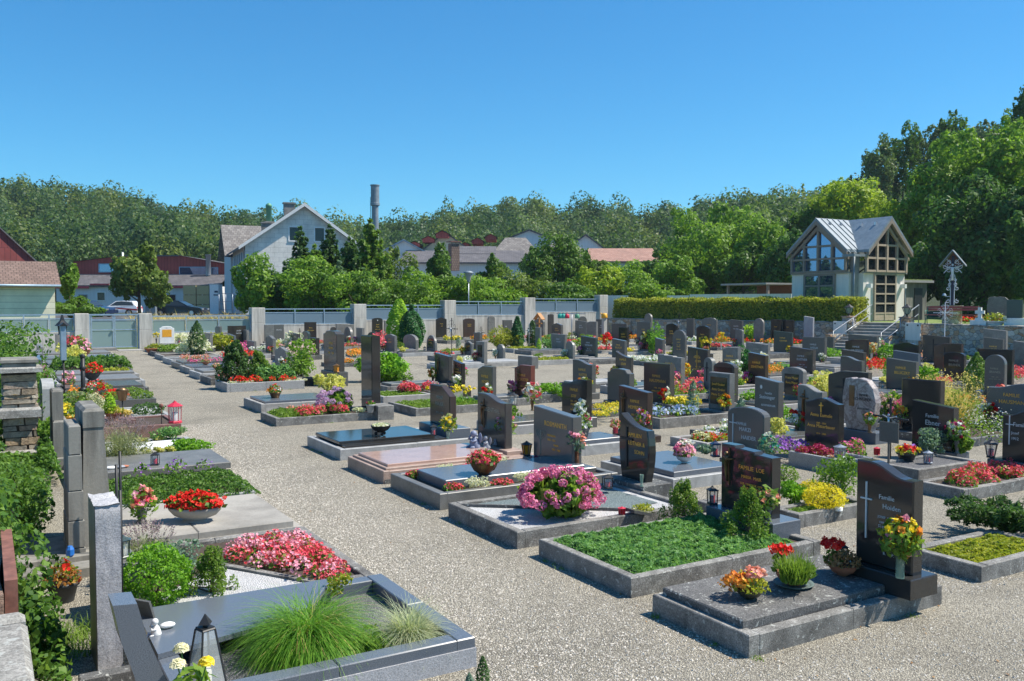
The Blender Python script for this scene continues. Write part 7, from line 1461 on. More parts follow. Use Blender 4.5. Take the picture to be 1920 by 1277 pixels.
for i,(xl,xr,yt,sty,mt,tm,tx,lab) in enumerate(WALL):
 Y=49.9;a=onY(xl,yt,Y);b=onY(xr,yt,Y);hz=a.z
 headstone(lab,((a.x+b.x)/2,Y-.04,0),min(b.x-a.x,1.5),hz,sty,mt,'S',.14,.3,'midgrey',.1,tx,tm,'oval' if 'emblem' in lab or 'cross mark' in lab else None,(.5,.88) if 'emblem' in lab else (.3,.6),'headstones along the concrete wall')
 r=((a.x+b.x)/2-.6,(a.x+b.x)/2+.6,47.9,49.7)
 if not overlaps(r):grave('plot at the wall before the '+' '.join(lab.split()[:9]),*r,h=.2,kmat=['kerblight','palegrey','kerb'][i%3],fill='mossmat');flowerbed('%s flowers before the %s'%(['red','white','pink','yellow','orange'][i%5],' '.join(lab.split()[:9])),rect(r[0]+.2,r[1]-.2,48.1,49.0),.16,.3,['red','white','pink','yellow','orange'][i%5],90,.07,160,leaf=.08)
for i,(xl,xr,yt,X,sty,mt,tm,tx,lab) in enumerate([(1208,1221,588,36.6,'round','midgrey','gold',None,'round topped pale stone at the hedge wall behind the fern plant'),(1287,1300,597,37.2,'rect','anthracite','gold',None,'dark square stone at the hedge wall with an orange bouquet'),(1316,1343,596,37.6,'shield','slate','gold',[('FAMILIE',1,0)],'shouldered blue grey stone at the hedge wall'),(1369,1391,599,38.2,'slant','anthracite','letterwhite',[('HALMER',1.1,0),('MAURER',1.1,0)],'dark stone with two white lines at the hedge wall'),(1413,1431,597,38.6,'round','midgrey','gold',None,'pale rounded stone behind the slim yellow shrub'),(1445,1464,599,39.2,'rect','black','gold',[('Anna',1,0)],'left stone of the black twin pair at the hedge wall'),(1467,1487,600,39.4,'rect','black','gold',[('Karl',1,0)],'right stone of the black twin pair at the hedge wall'),(1507,1524,593,39.6,'slant','rough','gold',None,'tall rough violet grey stele at the hedge wall')]):
 st(lab,xl,xr,yt,X,sty,mt,thick=.14,ph=.2,tmat=tm,text=tx,group='headstones along the retaining wall')
 ny,fy=onX(xr,yt,X).y,onX(xl,yt,X).y;r=(X-1.9,X-.1,(ny+fy)/2-.6,(ny+fy)/2+.6)
 if not overlaps(r):grave('wall side plot before the '+' '.join(lab.split()[:9]),*r,h=.2,kmat=['palegrey','kerblight'][i%2],fill=['soil','bark_mulch','whitegravel'][i%3]);flowerbed('%s flowers before the %s'%(['orange','red','white'][i%3],' '.join(lab.split()[:9])),rect(r[0]+.2,r[1]-.5,r[2]+.2,r[3]-.2),.16,.3,['orange','red','white'][i%3],90,.07,160,leaf=.08)
for (xl,xr,yt,X,sty,mt,ph,lab) in [(1853,1895,556,W4.x+5.0,'boulder','slate',.1,'broad irregular dark slate headstone on the terrace under the trees'),(1889,1916,562,W4.x+1.0,'rect','green',.35,'rough edged grey headstone on a white plinth on the terrace')]:
 ny=onX(xr,yt,X).y;fy=onX(xl,yt,X).y;z=onX(xr,yt,X).z-ZT;headstone(lab,(X,(ny+fy)/2,ZT),fy-ny,z,sty,mt,ph=ph,pmat='white' if ph>.2 else 'slate',turn=rad(15),group='headstones on the terrace')
p=onX(1837,607,W4.x+.8);e=empty('white_grave_cross',(p.x,p.y,ZT),rad(15),'white stone cross on a stepped white block on the terrace edge','grave cross');u=depth(p)/F;m=MB();m.bbox(-.2,.2,-26*u/2,30*u/2,0,9*u,.01);m.bbox(-.14,.14,-14*u/2,14*u/2,9*u,13*u,.01);m.build('plinth','white',e);m=MB();m.box(-.07,.07,-3*u,3*u,13*u,33*u);m.box(-.068,.068,-8*u,8*u,21*u,27*u);m.build('cross','white',e)
q=onX(1865,607,W4.x+.9);potted('white trough with a cream lily and rusty foliage on the terrace edge',(q.x,q.y,ZT),.5,.2,'pot','white','cream',.35,14,260,'sedum',.09,sx=.5,sy=1,leaf=.08)
for k in range(3):x=1812+34*k;q=onX(x,590,W4.x+4.5);flowerbed('%s flowers on the terrace graves behind the bench'%['red left','orange middle','red right'][k],rect(q.x-.5,q.x+.5,q.y-.5,q.y+.5),ZT,.35,['red','orange','red'][k],60,.08,160,leaf=.08)
# --- left side of the path
def xr_(y): return float(np.interp(y,[5,10,13,17,22,28,45],[2.75,2.77,2.93,3.05,3.36,4.0,5.0]))
LB=.92
y0,y1=5.11,6.72;x1=2.75;x0=.88
e=empty('grave_plot',((x0+x1)/2,(y0+y1)/2,0),0,'blue grey polished grave with ornamental grasses, nearest at the left','grave','grave plots');a,b=(x1-x0)/2,(y1-y0)/2
m=MB();kerbframe(m,-a,a,-b,b,.2,.13);m.build('kerb','bluegrey',e);m=MB();m.box(-a+.02,a+.004,-b-.012,-b-.001,0,.13);m.build('rough_face','rough',e)
m=MB();m.add([(-a+.13,-b+.13,.10),(a-.13,-b+.13,.10),(a-.13,b-.13,.10),(-a+.13,b-.13,.10)],[(0,1,2,3)]);m.build('bed_fill','greygravel',e)
m=MB();m.prism([(-a+.0,b-.02),(a-.42,b-.02),(a-.75,b-.55),(a-1.05,b-.75),(-a,b-.95)], lambda u,v:(u,v,.201), lambda u,v:(u,v,.235));m.build('slab','bluegrey',e)
tuft('huge fountain grass tuft spilling over the nearest left grave',G(578,1215,.12),.56,5200,'grassblade',.005,.10,1.0,.85,segs=6)
tuft('scattered dry blades inside the fountain grass',G(578,1215,.12),.5,420,'drygrass',.004,.10,1.05,.9,segs=5)
tuft('blue grey fescue tuft at the corner of the nearest left grave',G(768,1200,.12),.34,2000,'fescue',.004,.07,1.2,.5,'fescue_grass')
bush('low mixed sedum between the two grass tufts',G(700,1215,.12),(.20,.2,.07),'sedumgreen',700,.022,7,core=False)
bush('small light green herb behind the big grass tuft',G(636,1120,.15),(.10,.08,.1),'sedum',300,.02,6,core=False)
o=MB();o.smooth=True;o.ball((0,0,.03),.055,14,8,(1,1,.7));tag(o.build('glass_ball','black',None,G(830,1190,.12)),'shiny dark garden ball beside the fescue','ball')
o=MB();o.smooth=True;o.ball((0,0,.022),.04,10,6,(1.3,.8,.5));tag(o.build('pebble','white',None,G(314,1178,.236)),'white pebble lying on the blue grey slab','stone')
e=empty('headstone',(.60,5.62,0),0,'blue grey headstone with a sweeping concave front, nearest at the bottom left','headstone','headstones left of the path');m=MB();pr=[(.12,0),(.34,0),(.25,.25),(.19,.41),(.12,.60),(.07,.80),(-.05,.81),(-.01,.6),(.05,.41)]
m.prism(pr, lambda u,v:(u,-.57,v), lambda u,v:(u,-.34,v));m.build('stone','bluegrey',e)
p=G(283,1163,.20);e=empty('photo_plaque',(p.x-.02,p.y,.20),rad(35),'small dark tilted plaque with two framed portraits','plaque');M_=Matrix.Rotation(rad(-18),4,'Y');m=MB();m.box(-.008,.008,-.075,.075,0,.17,M_);m.build('board','anthracite',e);m=MB()
for s in (-1,1):m.box(.009,.012,s*.034-.024,s*.034+.024,.05,.14,M_)
m.build('frame','letterwhite',e);m=MB()
for s in (-1,1):m.box(.0125,.014,s*.034-.017,s*.034+.017,.06,.13,M_)
m.build('portrait','plaquepicture',e)
cherub('little white angel figure leaning at the portrait plaque',G(293,1195,.21),.13,'white')
P0=Vector((1.04,5.16,.2));e=empty('grave_lantern',P0,rad(20),'tall pyramid shaped dark steel lantern with clear glass, bottom left','lantern','grave lanterns');hb,ht,wb,wt=.0,.36,.085,.038;m=MB()
cs=[(1,1),(1,-1),(-1,-1),(-1,1)]
for i in range(4):
 c0,c1_=cs[i],cs[(i+1)%4];m.tube([(c0[0]*wb,c0[1]*wb,0),(c0[0]*wt,c0[1]*wt,ht)],.006,4);m.tube([(c0[0]*wb,c0[1]*wb,.006),(c1_[0]*wb,c1_[1]*wb,.006)],.006,4);m.tube([(c0[0]*wt,c0[1]*wt,ht),(c1_[0]*wt,c1_[1]*wt,ht)],.006,4)
m.box(-wt,wt,-wt,wt,ht,ht+.012);m.lathe([(.012,ht+.012),(.012,ht+.03)],n=8);m.lathe([(.045,ht+.03),(.003,ht+.085)],n=4);m.build('housing','iron',e)
m=MB()
for i in range(4):c0,c1_=cs[i],cs[(i+1)%4];m.add([(c0[0]*wb,c0[1]*wb,.01),(c1_[0]*wb,c1_[1]*wb,.01),(c1_[0]*wt,c1_[1]*wt,ht),(c0[0]*wt,c0[1]*wt,ht)],[(0,1,2,3)])
m.build('glass','glass',e);m=MB();m.lathe([(.035,.005),(.035,.12),(.03,.13)],n=12);m.build('candle','candle',e)
e=empty('rose_bunch',(.93,4.99,.0),0,'three pale yellow roses with dark leaves, bottom left corner','roses',BG);m=MB();heads=[(-.04,.06,.50),(-.07,-.0,.44),(.07,-.05,.44)]
for h_ in heads:m.tube([(0,0,.1),(h_[0]*.5,h_[1]*.5,.3),h_],.004,5)
m.build('stems','stem',e)
for k,h_ in enumerate(heads):
 pts=[];
 for j in range(60):t=j/60;a=j*2.4;r=.034*math.sqrt(t)+.004;pts.append((h_[0]+r*math.cos(a),h_[1]+r*math.sin(a),h_[2]+.028*(1-t)+.01))
 P=np.array(pts);Q=unit(P-np.array(h_)+np.array([0,0,.012]));npmesh('bloom',leaves(P,.034,Q,3.5,1.0,.2),4,['f_cream','f_cream','f_yellow'][k],e)
P,Q=shell((.02,0,.33),(.08,.08,.07),40,.3);npmesh('leaves',leaves(P,.06,Q,.4,1.6),4,'flowerleaf',e);m=MB();m.lathe([(.04,0),(.045,.1),(.035,.22),(.04,.26)],n=12);m.build('vase','silver',e)
y0,y1=6.82,8.72;grave('grave split into white gravel and begonias behind the nearest left one',.95,2.74,y0,y1,.16,'kerb','soil')
pg= lambda pts,z:[(v.x,v.y) for v in (G(x,y,z) for x,y in pts)]
wp=pg([(398,1062),(520,1083),(625,1100),(560,1117),(330,1142),(300,1120)],.15)
m=MB();m.add([(x,y,.15) for x,y in wp],[tuple(range(len(wp)))]);tag(m.build('white_gravel','whitegravel'),'wedge of bright white gravel beside the pink begonias','gravel',kind='stuff')
A,B_=G(390,1052,.17),G(640,1098,.17);d=(B_-A);n_=Vector((-d.y,d.x,0)).normalized()*.03;m=MB();m.add([A-n_-Vector((0,0,.1)),B_-n_-Vector((0,0,.1)),B_+n_-Vector((0,0,.1)),A+n_-Vector((0,0,.1)),A-n_,B_-n_,B_+n_,A+n_],[(4,5,6,7),(0,1,5,4),(1,2,6,5),(2,3,7,6),(3,0,4,7)]);tag(m.build('stone_divider','kerb'),'weathered stone strip between white gravel and begonias','edging')
flowerbed('dense triangle of pink and red begonias on the left',pg([(425,1048),(440,1022),(560,1018),(655,1092),(600,1090)],.16),.13,.16,'pinkred',1000,.02,800)
flowerbed('lighter pink begonias mixed through the left triangle',pg([(425,1048),(440,1022),(560,1018),(655,1092),(600,1090)],.16),.14,.17,'pink',700,.02,60)
bush('round bright green boxwood ball in the left foreground',G(292,1130,.13),(.235,.235,.215),'box',6500,.017,9,.6,mode='shell',aspect=1.3,name='boxwood_ball')
clumpy('dark green dwarf cypress right of the boxwood ball',G(398,1115,.13),.36,.2,'coniferlight',3200)
bush('blue green juniper mound behind the boxwood ball',G(330,1075,.13),(.30,.25,.15),'bluespruce',2400,.018,10)
def lavender(label,p,h,r,n,fl='lavflower',fn=None):
 e=empty('lavender',p,0,label,'lavender',BG);az=RG.random(n)*6.283;rr=r*.35*RG.random(n)**.5;P=np.stack([rr*np.cos(az),rr*np.sin(az),np.zeros(n)],1);npmesh('stalks',blades(P,h,.004,.75,.15,3),4,'lavender',e)
 P,Q=shell((0,0,h*.3),(r*.9,r*.9,h*.35),n*2,.2);npmesh('leaves',leaves(P,.018,Q,.3,3),4,'lavender',e);k=fn or n//2;az=RG.random(k)*6.283;t=.75*RG.random(k)**.6;L=h*(.85+.25*RG.random(k));tip=np.stack([L*np.sin(t)*np.cos(az),L*np.sin(t)*np.sin(az),L*np.cos(t)],1);ax=unit(tip)
 rep=8;u=np.tile(np.linspace(0,.055,rep),k);P=np.repeat(tip,rep,0)+np.repeat(ax,rep,0)*u[:,None]+RG.normal(size=(k*rep,3))*.003;npmesh('flower_spikes',leaves(P,.010,None,0,1.4),4,fl,e); return e
lavender('faded lavender with dark spent flower spikes behind the boxwood ball',G(272,1065,.13),.34,.30,420,fn=170)
e=empty('headstone',(.66,6.95,0),0,'tall headstone with a rough hammered edge, left foreground','headstone','headstones left of the path');m=MB();nseg=26;ys=np.linspace(-.72,.6,14)
rg=random.Random(4);zt=1.1;m.smooth=False
V=[];Fq=[];nz=30;ny_=9
for i in range(nz+1):
 z=zt*i/nz
 for j in range(ny_):x=-.075+.15*j/(ny_-1);V.append((x+.0,-.72+rg.uniform(-.004,.004)+(.02 if i==nz else 0),z+rg.uniform(-.006,.006)))
for i in range(nz):
 for j in range(ny_-1):k=i*ny_+j;Fq.append((k,k+1,k+ny_+1,k+ny_))
m.add(V,Fq,True);m.build('rough_edge','rough',e)
m=MB();m.box(-.077,.077,-.70,-.30,0,zt-.01);m.build('stone','slate',e)
m=MB();V=[];Fq=[]
for i in range(20):
 for j in range(5):V.append((-.078+.156*j/4,-.72+.42*i/19,zt+rg.uniform(-.008,.012)))
for i in range(19):
 for j in range(4):k=i*5+j;Fq.append((k,k+1,k+6,k+5)[::-1])
m.add(V,[f[::-1] for f in Fq]);m.build('rough_top','rough',e)
lantern('small dark green lantern on the far side of the rough headstone',(.88,7.35,.45),.18,.09,'green','candle',6);tag(MB().bbox(.80,.97,7.15,7.6,0,.447).build('lantern_block','slate'),'grey block under the dark green lantern','stone block')
ir=MB();ir.tube([(.82,6.95,0),(.82,6.95,1.05)],.012,6);tag(ir.build('iron_rod','iron'),'thin upright iron rod by the rough headstone','rod')
y0,y1=8.86,10.62;e=empty('grave_plot',(1.9,(y0+y1)/2,0),0,'grave covered by two stepped weathered concrete slabs','grave','grave plots');a,b=.86,(y1-y0)/2;GR.append((1,2.8,y0,y1))
m=MB();m.bbox(-a-.05,a+.03,-b,b,0,.10,.01);m.build('base','concreteslab',e);m=MB();m.bbox(-a-.03,-.145,-b+.11,b-.12,.1,.17,.01);m.bbox(-.14,a-.06,-b+.112,b-.122,.1,.169,.01);m.build('slab','concreteslab',e)
potted('wide oval footed stone bowl full of scarlet begonias',(G(366,977,.17)),.27,.15,'foot','concreteslab','red',.13,420,420,fr=.022,sx=.62,sy=1.0,rz=rad(90-30.7),spread=1.0)
bouquet('grey urn vase of coral pink begonias on the concrete slab',G(266,980,.17),.15,.09,.14,'kerb',('salmon','pinkred','pink'),7,.038,'flowerleaf',150,.055)
e=empty('headstone',(.88,9.75,0),0,'tall weathered concrete headstone tapering upward, left of the slab grave','headstone','headstones left of the path');m=MB()
m.add([(-.12,-.45,0),(.16,-.45,0),(.16,.45,0),(-.12,.45,0),(-.09,-.42,1.22),(.085,-.42,1.22),(.085,.42,1.22),(-.09,.42,1.22)],[(3,2,1,0),(0,1,5,4),(1,2,6,5),(2,3,7,6),(3,0,4,7)]);m.bbox(-.095,.095,-.43,.43,1.22,1.40,.03);m.build('stone','concretedark',e)
m=MB();m.box(-.135,-.115,-.38,.2,.45,1.12);m.build('plate','iron',e)
e=empty('headstone',(.70,9.45,0),0,'slender banded stone stele just left of the concrete headstone','headstone','headstones left of the path');m=MB();zz=0
for k,hh_ in enumerate([.12,.26,.28,.34,.27]):t=.075-.006*k;m.bbox(-t,t,-.30,.30,zz+.002,zz+hh_-.006,.008);zz+=hh_
m.build('stone','concretedark',e);m=MB();m.bbox(-.5,.12,-.4,.5,0,.07);m.build('plinth','concretedark',e)
for k,(x,y) in enumerate([(1.08,9.12),(1.03,8.98)]):ir=MB();ir.tube([(x,y,0),(x,y,1.0-.1*k)],.014,6);tag(ir.build('iron_rod','iron'),['taller dark iron rod at the edge of the concrete slab','shorter dark iron rod at the edge of the concrete slab'][k],'rod')
y0,y1=10.85,12.45;grave('grave fully overgrown by green cotoneaster',.98,2.80,y0,y1,.12,'palegrey','soil')
mat_patch('thick green cotoneaster carpet spilling over its kerb',rect(.95,2.86,y0-.05,y1-.05),.06,.14,'ivy',15000,.022,'cotoneaster',aspect=1.5)
flowerbed('small violet bellflowers at the back of the cotoneaster',rect(1.6,2.5,y1-.3,y1+.02),.18,.16,'purple',60,.016,120)
y0,y1=12.66,14.0;e=empty('grave_plot',(1.95,(y0+y1)/2,0),0,'grave with one plain weathered grey slab','grave','grave plots');GR.append((1,2.95,y0,y1));m=MB();m.bbox(-.95,.93,-.6,.6,0,.10);m.build('kerb','palegrey',e);m=MB();m.bbox(-1.,.98,-.67,.65,.101,.19,.01);m.build('slab','slate',e)
lantern('small black lantern glowing orange red on the grey slab',G(291,872,.19),.19,.10,'iron','redpaint',4,'glass',taper=1.15)
for k,(x,y,mt,s) in enumerate([(208,880,'white',.06),(226,878,'greyfigure',.05),(233,877,'terracotta',.045)]):o=MB();o.smooth=True;o.ball((0,0,.02),s,10,6,(1.4,.8,.4));tag(o.build('shell_stone',mt,None,G(x,y,.19)),['white painted stone on the grey slab','small grey stone on the grey slab','terracotta coloured shell on the grey slab'][k],'stone')
y0,y1=14.25,16.1;grave('grave with a white slab between yellow green plants',.95,3.0,y0,y1,.10,'palegrey','soil')
tag(MB().bbox(1.45,2.85,14.75,15.55,.08,.14,.008).build('white_slab','white'),'bright white slab among green plants','slab')
bush('low bright green juniper at the path end of the white slab',(2.72,14.62,.06),(.38,.3,.11),'box',1600,.028,9,core=False)
bush('loose green juniper behind the end of the white slab',(2.65,15.9,.06),(.3,.2,.14),'juniper',1000,.028,9,core=False)
for k in range(6):bush('small cream variegated plant, number %s from the left before the white slab'%['one','two','three','four','five','six'][k],(1.5+.19*k,14.52,.08),(.09,.08,.06),'variegated',180,.03,5,core=False,name='hosta')
for k in range(3):bush('cream variegated plant, number %s from the left behind the white slab'%['one','two','three'][k],(1.9+.3*k,15.85,.08),(.1,.08,.05),'variegated',160,.03,5,core=False,name='hosta')
lavender('big bushy lavender beside the grey slab',G(228,866,.05),.62,.42,800,fn=420)
y0,y1=17.0,18.5;e=grave('red granite grave with a flat slab and low kerb',1.0,3.06,y0,y1,.22,'redrough','soil',None);m=MB();m.bbox(-.95,.35,-.1,.62,.19,.27,.01);m.build('slab','redrough',e)
lantern('bright red round lantern at the path corner of the red grave',(2.97,17.12,.22),.42,.2,'redpaint','whitepaint',8)
potted('terracotta pot with a golden mini cypress and orange leaves',(2.0,17.75,.27),.14,.13,'pot','terracotta',None,.14,0,120,'sedum');thuja('golden green mini cypress in the terracotta pot',(1.95,17.78,.38),.38,.1,'thujay',600,.03)
bush('dried orange straw flowers beside the mini cypress',(2.15,17.7,.3),(.16,.12,.1),'drygrass',260,.04,6,core=False)
potted('bright yellow pot of yellow pansies',(1.2,17.4,.22),.13,.22,'pot','yellowpot','yellow',.2,60,150,fr=.035)
ir=MB();ir.tube([(2.75,17.2,.2),(2.75,17.2,.52)],.008,5);ir.ball((2.75,17.2,.54),.04,8,5);tag(ir.build('metal_rose','woodred'),'rusty metal rose on a stem left of the red lantern','ornament')
o=MB();o.smooth=True
for k in range(3):o.lathe([(.03,0),(.045,.05),(.03,.14),(.035,.2),(.015,.25)],(.06*k-.06,.03*k,.0),10)
tag(o.build('white_figurine','white',None,(1.55,17.15,.22)),'small white figurine group beside the lavender','figurine')
y0,y1=18.9,20.7;grave('grave of white pebbles with green cushions',1.0,3.2,y0,y1,.17,'palegrey','whitegravel')
bush('dark green cushion conifer on the white pebbles',(2.85,19.5,.14),(.3,.28,.11),'conifer',900,.03,8,mode='shell',core=False)
bush('brown grey twiggy heather on the white pebbles',(1.7,19.8,.14),(.4,.35,.28),'lavender',1300,.025,10)
e=empty('garden_torch',(2.35,19.3,.1),0,'dark copper garden torch on a thin rod','torch');m=MB();m.tube([(0,0,0),(0,0,.4)],.012,6);m.build('rod','iron',e);m=MB();m.lathe([(.07,.36),(.12,.56),(.13,.57),(.04,.62)],n=12);m.build('bowl','bronze',e)
y0,y1=21.8,24.0;grave('dark slate grave with red begonias and round moss cushions',1.0,3.38,y0,y1,.22,'anthracite','kerbdark')
for k,(x,y) in enumerate([(2.15,22.2),(2.0,23.0),(2.75,22.6),(2.6,23.3)]):flowerbed('deep red begonia clump, %s of four on the slate grave'%['first','second','third','fourth'][k],rect(x-.13,x+.13,y-.25,y+.25),.18,.2,'red',80,.03,120,'reddish')
for k,(x,y) in enumerate([(3.15,22.3),(3.05,23.3),(2.45,22.3)]):bush('round %s moss cushion on the slate grave'%['near right','far right','middle'][k],(x,y,.18),(.22,.28,.1),'sedumgreen',450,.03,6,core=False,mode='shell')
lab9=['dark slab grave','pale double slab grave','slab grave with two sedum strips','green overgrown grave','bluish slab grave with small green inserts','small grey grave with a yellow shrub','last small grave before the concrete wall']
for i,(a_,c_,km,slb) in enumerate([(24.6,26.4,'kerbdark','anthracite'),(26.9,28.9,'palegrey','midgrey'),(29.5,31.4,'kerblight','midgrey'),(32.0,34.4,'kerb',None),(35.0,37.4,'palegrey','bluegrey'),(38.2,40.6,'palegrey','bluegrey'),(42.0,44.6,'kerblight','midgrey')]):
 grave(lab9[i]+' on the left row',1.1+.02*a_,xr_(a_),a_,c_,.24,km,'soil',slb,.07,.12)
mat_patch('thick dark green cotoneaster over the far left grave',rect(1.9,4.25,32.0,34.4),.15,.45,'ivy',3200,.07,'cotoneaster')
mat_patch('brown green sedum strip on the pale far left slab',rect(2.9,3.9,30.2,30.6),.3,.08,'sedum',250,.07)
potted('hanging style dark planter of deep red begonias on the left',G(173,717,.4),.2,.2,'bowl','plastic_dark','red',.2,110,160,fr=.035,legs=True)
potted('silver bowl with red and white flowers on the left row',G(180,745,.25),.2,.18,'bowl','steel','red',.2,50,120,fr=.04,extra=[('f_white',30,(-.1,0),.12,.14),('sedum',80,(.2,0),.15,.12)])
potted('terracotta pot of pink geraniums at the left row',G(128,728,.2),.14,.14,'pot','terracotta','pink',.3,50,160,fr=.04)
potted('small terracotta bowl with pink flowers near the wall',G(155,668,.3),.3,.25,'bowl','terracotta','pink',.4,50,90,fr=.07,leaf=.1)
potted('dark bowl of coral flowers by the concrete wall',G(140,657,.3),.35,.25,'bowl','plastic_dark','pinkred',.4,60,60,fr=.07,leaf=.1)
bush('yellow variegated shrub in the far left row',G(134,678,.2),(.5,.45,.4),'variegated',900,.07,9)
bush('pale green small shrub by the concrete wall',G(146,655,.2),(.4,.4,.35),'treelight',500,.08,8)
bush('yellow flowering plants at the head of the dark slab grave',G(148,764,.2),(.32,.3,.22),'flowerleaf',700,.05,8);flowerbed('orange yellow pansies beside the iron post',[(v.x,v.y) for v in (G(135,762,.2),G(156,762,.2),G(156,748,.2),G(135,748,.2))],.3,.22,'orange',110,.04,80)
bush('silvery shrub with cream blossoms right of the iron post',G(175,778,.1),(.3,.28,.22),'silverleaf',900,.035,9);flowerbed('cream yellow blossoms in the silvery shrub',[(v.x,v.y) for v in (G(165,775,.2),G(188,775,.2),G(186,760,.2),G(165,760,.2))],.25,.25,'cream',60,.035,20)
bush('mixed bright plants behind the yellow pot',G(140,790,.05),(.35,.35,.26),'flowerleaf',900,.045,9)
LS=[(.82,1.02,14.35,15.1,1.14,'concretedark','weathered concrete stele with stepped shoulders in the left row',.62),(.80,.98,16.6,17.5,1.13,'palegrey','pale grey headstone with a curved top in the left row',0),(.98,1.14,21.2,22.2,1.06,'redrough','reddish granite headstone in the left row',0),(1.05,1.22,25.0,26.1,1.08,'bluegrey','blue grey headstone, farthest tall one in the left row',0),(.95,1.1,23.0,24.0,.9,'midgrey','low grey headstone behind the reddish one',0),(1.3,1.45,29.5,30.6,1.0,'slate','slate headstone far up the left row',0),(1.5,1.64,33.0,34.1,1.05,'midgrey','grey headstone near the top of the left row',0)]
for (xa,xb,ya,yb_,hz,mt,lab,sh) in LS:
 e=empty('headstone',((xa+xb)/2,(ya+yb_)/2,0),0,lab,'headstone','headstones left of the path');a,b=(xb-xa)/2,(yb_-ya)/2;m=MB()
 if sh:m.bbox(-a,a,-b,b,.18,hz*sh,.02);m.bbox(-a,a*.45,-b+.1,b-.1,hz*sh+.001,hz,.02)
 else :m.prism(outline('arch' if 'curved' in lab else 'slant',2*b,.15,hz), lambda u,v:(-a,u,v), lambda u,v:(a,u,v))
 m.build('stone',mt,e);m=MB();m.bbox(-a-.06,a+.1,-b-.08,b+.08,0,.15 if not sh else .178,.01);m.build('plinth',mt,e)
mat_patch('ivy creeping up between the left headstones',rect(.55,.85,13.0,16.4),0,.5,'ivy',2200,.04,'ivy')
p=G(157,782);e=empty('iron_grave_post',(p.x,p.y,0),0,'black wrought iron post with collars in the left row','grave cross');m=MB();m.tube([(0,0,0),(0,0,1.25)],.045,8);m.lathe([(.05,.5),(.08,.53),(.08,.6),(.05,.63)],n=10);m.lathe([(.05,1.0),(.075,1.03),(.05,1.08)],n=10);m.ball((0,0,1.29),.055,8,6);m.build('post','iron',e)
p=G(121,762);e=empty('roofed_grave_sign',(p.x,p.y,0),0,'narrow glazed shrine box on a black iron pole, seen edge on','grave cross');zb=onX(121,676,p.x).z;zt=onX(121,612,p.x).z;m=MB();m.tube([(0,0,0),(0,0,zb)],.018,6);m.tube([(0,0,zb-.25),(-.02,.3,zb-.02)],.01,5);m.tube([(0,0,zb-.1),(-.2,0,zb-.3)],.01,5);m.build('pole','iron',e);m=MB();m.box(-.055,.055,-.16,.22,zb,zt);m.build('box','railblue',e);m=MB();m.prism([(-.09,zt),(.09,zt),(0,zt+.08)], lambda u,v:(u,-.2,v), lambda u,v:(u,.26,v));m.build('roof','iron',e)
p=G(118,668);e=empty('lantern_pillar',(p.x,p.y,0),0,'dark lantern on a stone pedestal before the concrete wall','lantern');m=MB();m.box(-.28,.28,-.28,.28,0,1.0);m.build('pedestal','concretedark',e);m=MB();m.lathe([(.2,1.0),(.16,1.05),(.2,1.4)],n=6);m.build('glass','windowdark',e);m=MB();m.lathe([(.32,1.4),(.1,1.65),(.04,1.9)],n=6);m.build('roof','iron',e)
potted('square dark plastic pot with a red flower behind the headstones',(.50,7.95,.0),.12,.16,'pot','plastic_dark','red',.14,5,300,'reddish',fr=.035,leaf=.024,extra=[('flowerleaf',160,(0,.02),.11,.16)])
o=MB();o.smooth=True;o.lathe([(.02,0),(.035,.02),(.035,.07),(.02,.1)],n=8);tag(o.build('blue_can','blue_thing',None,(.62,8.85,.12)),'small blue plastic figure behind the banded stele','ornament')
o=MB();o.bbox(.05,.78,8.55,8.78,0,.09,.01);tag(o.build('kerb_stone','concretedark'),'old mossy kerb stones behind the banded stele','kerb')
tag(MB().bbox(.45,.80,5.9,6.0,0,.12).build('old_kerb','kerbdark'),'short dark kerb behind the rough headstone','kerb')
# --- old dry stone wall and pillar, ivy
def stonestack(mb,x0,x1,y0,y1,z0,z1,seed,cell=(.26,.11)):
 """irregular courses of rough blocks"""
 rg=random.Random(seed);z=z0
 while z<z1-.02:
  h_=min(rg.uniform(.6,1.3)*cell[1],z1-z);y=y0
  while y<y1-.02:
   L=min(rg.uniform(.6,1.5)*cell[0],y1-y);j= lambda :rg.uniform(-.022,.022);x=x0
   while x<x1-.02:
    wd=min(rg.uniform(.6,1.5)*cell[0],x1-x);c=.006
    v=[(x+c+j(),y+c+j(),z+c),(x+wd-c+j(),y+c+j(),z+c),(x+wd-c+j(),y+L-c+j(),z+c),(x+c+j(),y+L-c+j(),z+c)]
    v+=[(a+rg.uniform(-.01,.01),b+rg.uniform(-.01,.01),z+h_-c+rg.uniform(-.006,.006)) for a,b,_ in v]
    mb.add(v,[(3,2,1,0),(4,5,6,7),(0,1,5,4),(1,2,6,5),(2,3,7,6),(3,0,4,7)]);x+=wd
   y+=L
  z+=h_
pA=G(8,882);xa,xb=.18,.66;ya=14.5
e=empty('stone_pillar',((xa+xb)/2,ya,0),0,'old rubble stone pillar with projecting capstones, left edge','pillar');hw=(xb-xa)/2;za= lambda y:2.4+(570-y)*12.75/F
m=MB();stonestack(m,-hw+.02,hw-.02,0,.5,0,za(700),3,(.3,.09));m.build('masonry','drystone',e);m=MB();m.box(-hw+.05,hw-.05,.03,.47,0,za(700));m.build('core','soil',e)
m=MB();m.bbox(-hw-.05,hw+.05,-.06,.56,za(698),za(688),.02);m.build('ledge','capstone',e);m=MB();m.bbox(-hw+.02,hw-.03,0,.5,za(688)+.001,za(680),.015);m.bbox(-hw-.01,hw,-.03,.53,za(680)+.002,za(672),.02);m.build('capstone','concretedark',e)
for (yy,dx) in ((772,.02),(852,.04)):m=MB();m.bbox(-hw-.12,hw+dx,-.10,.3,za(yy+10),za(yy-8),.03);m.build('ledge','capstone',e)
wy0,wy1=4.05,4.95
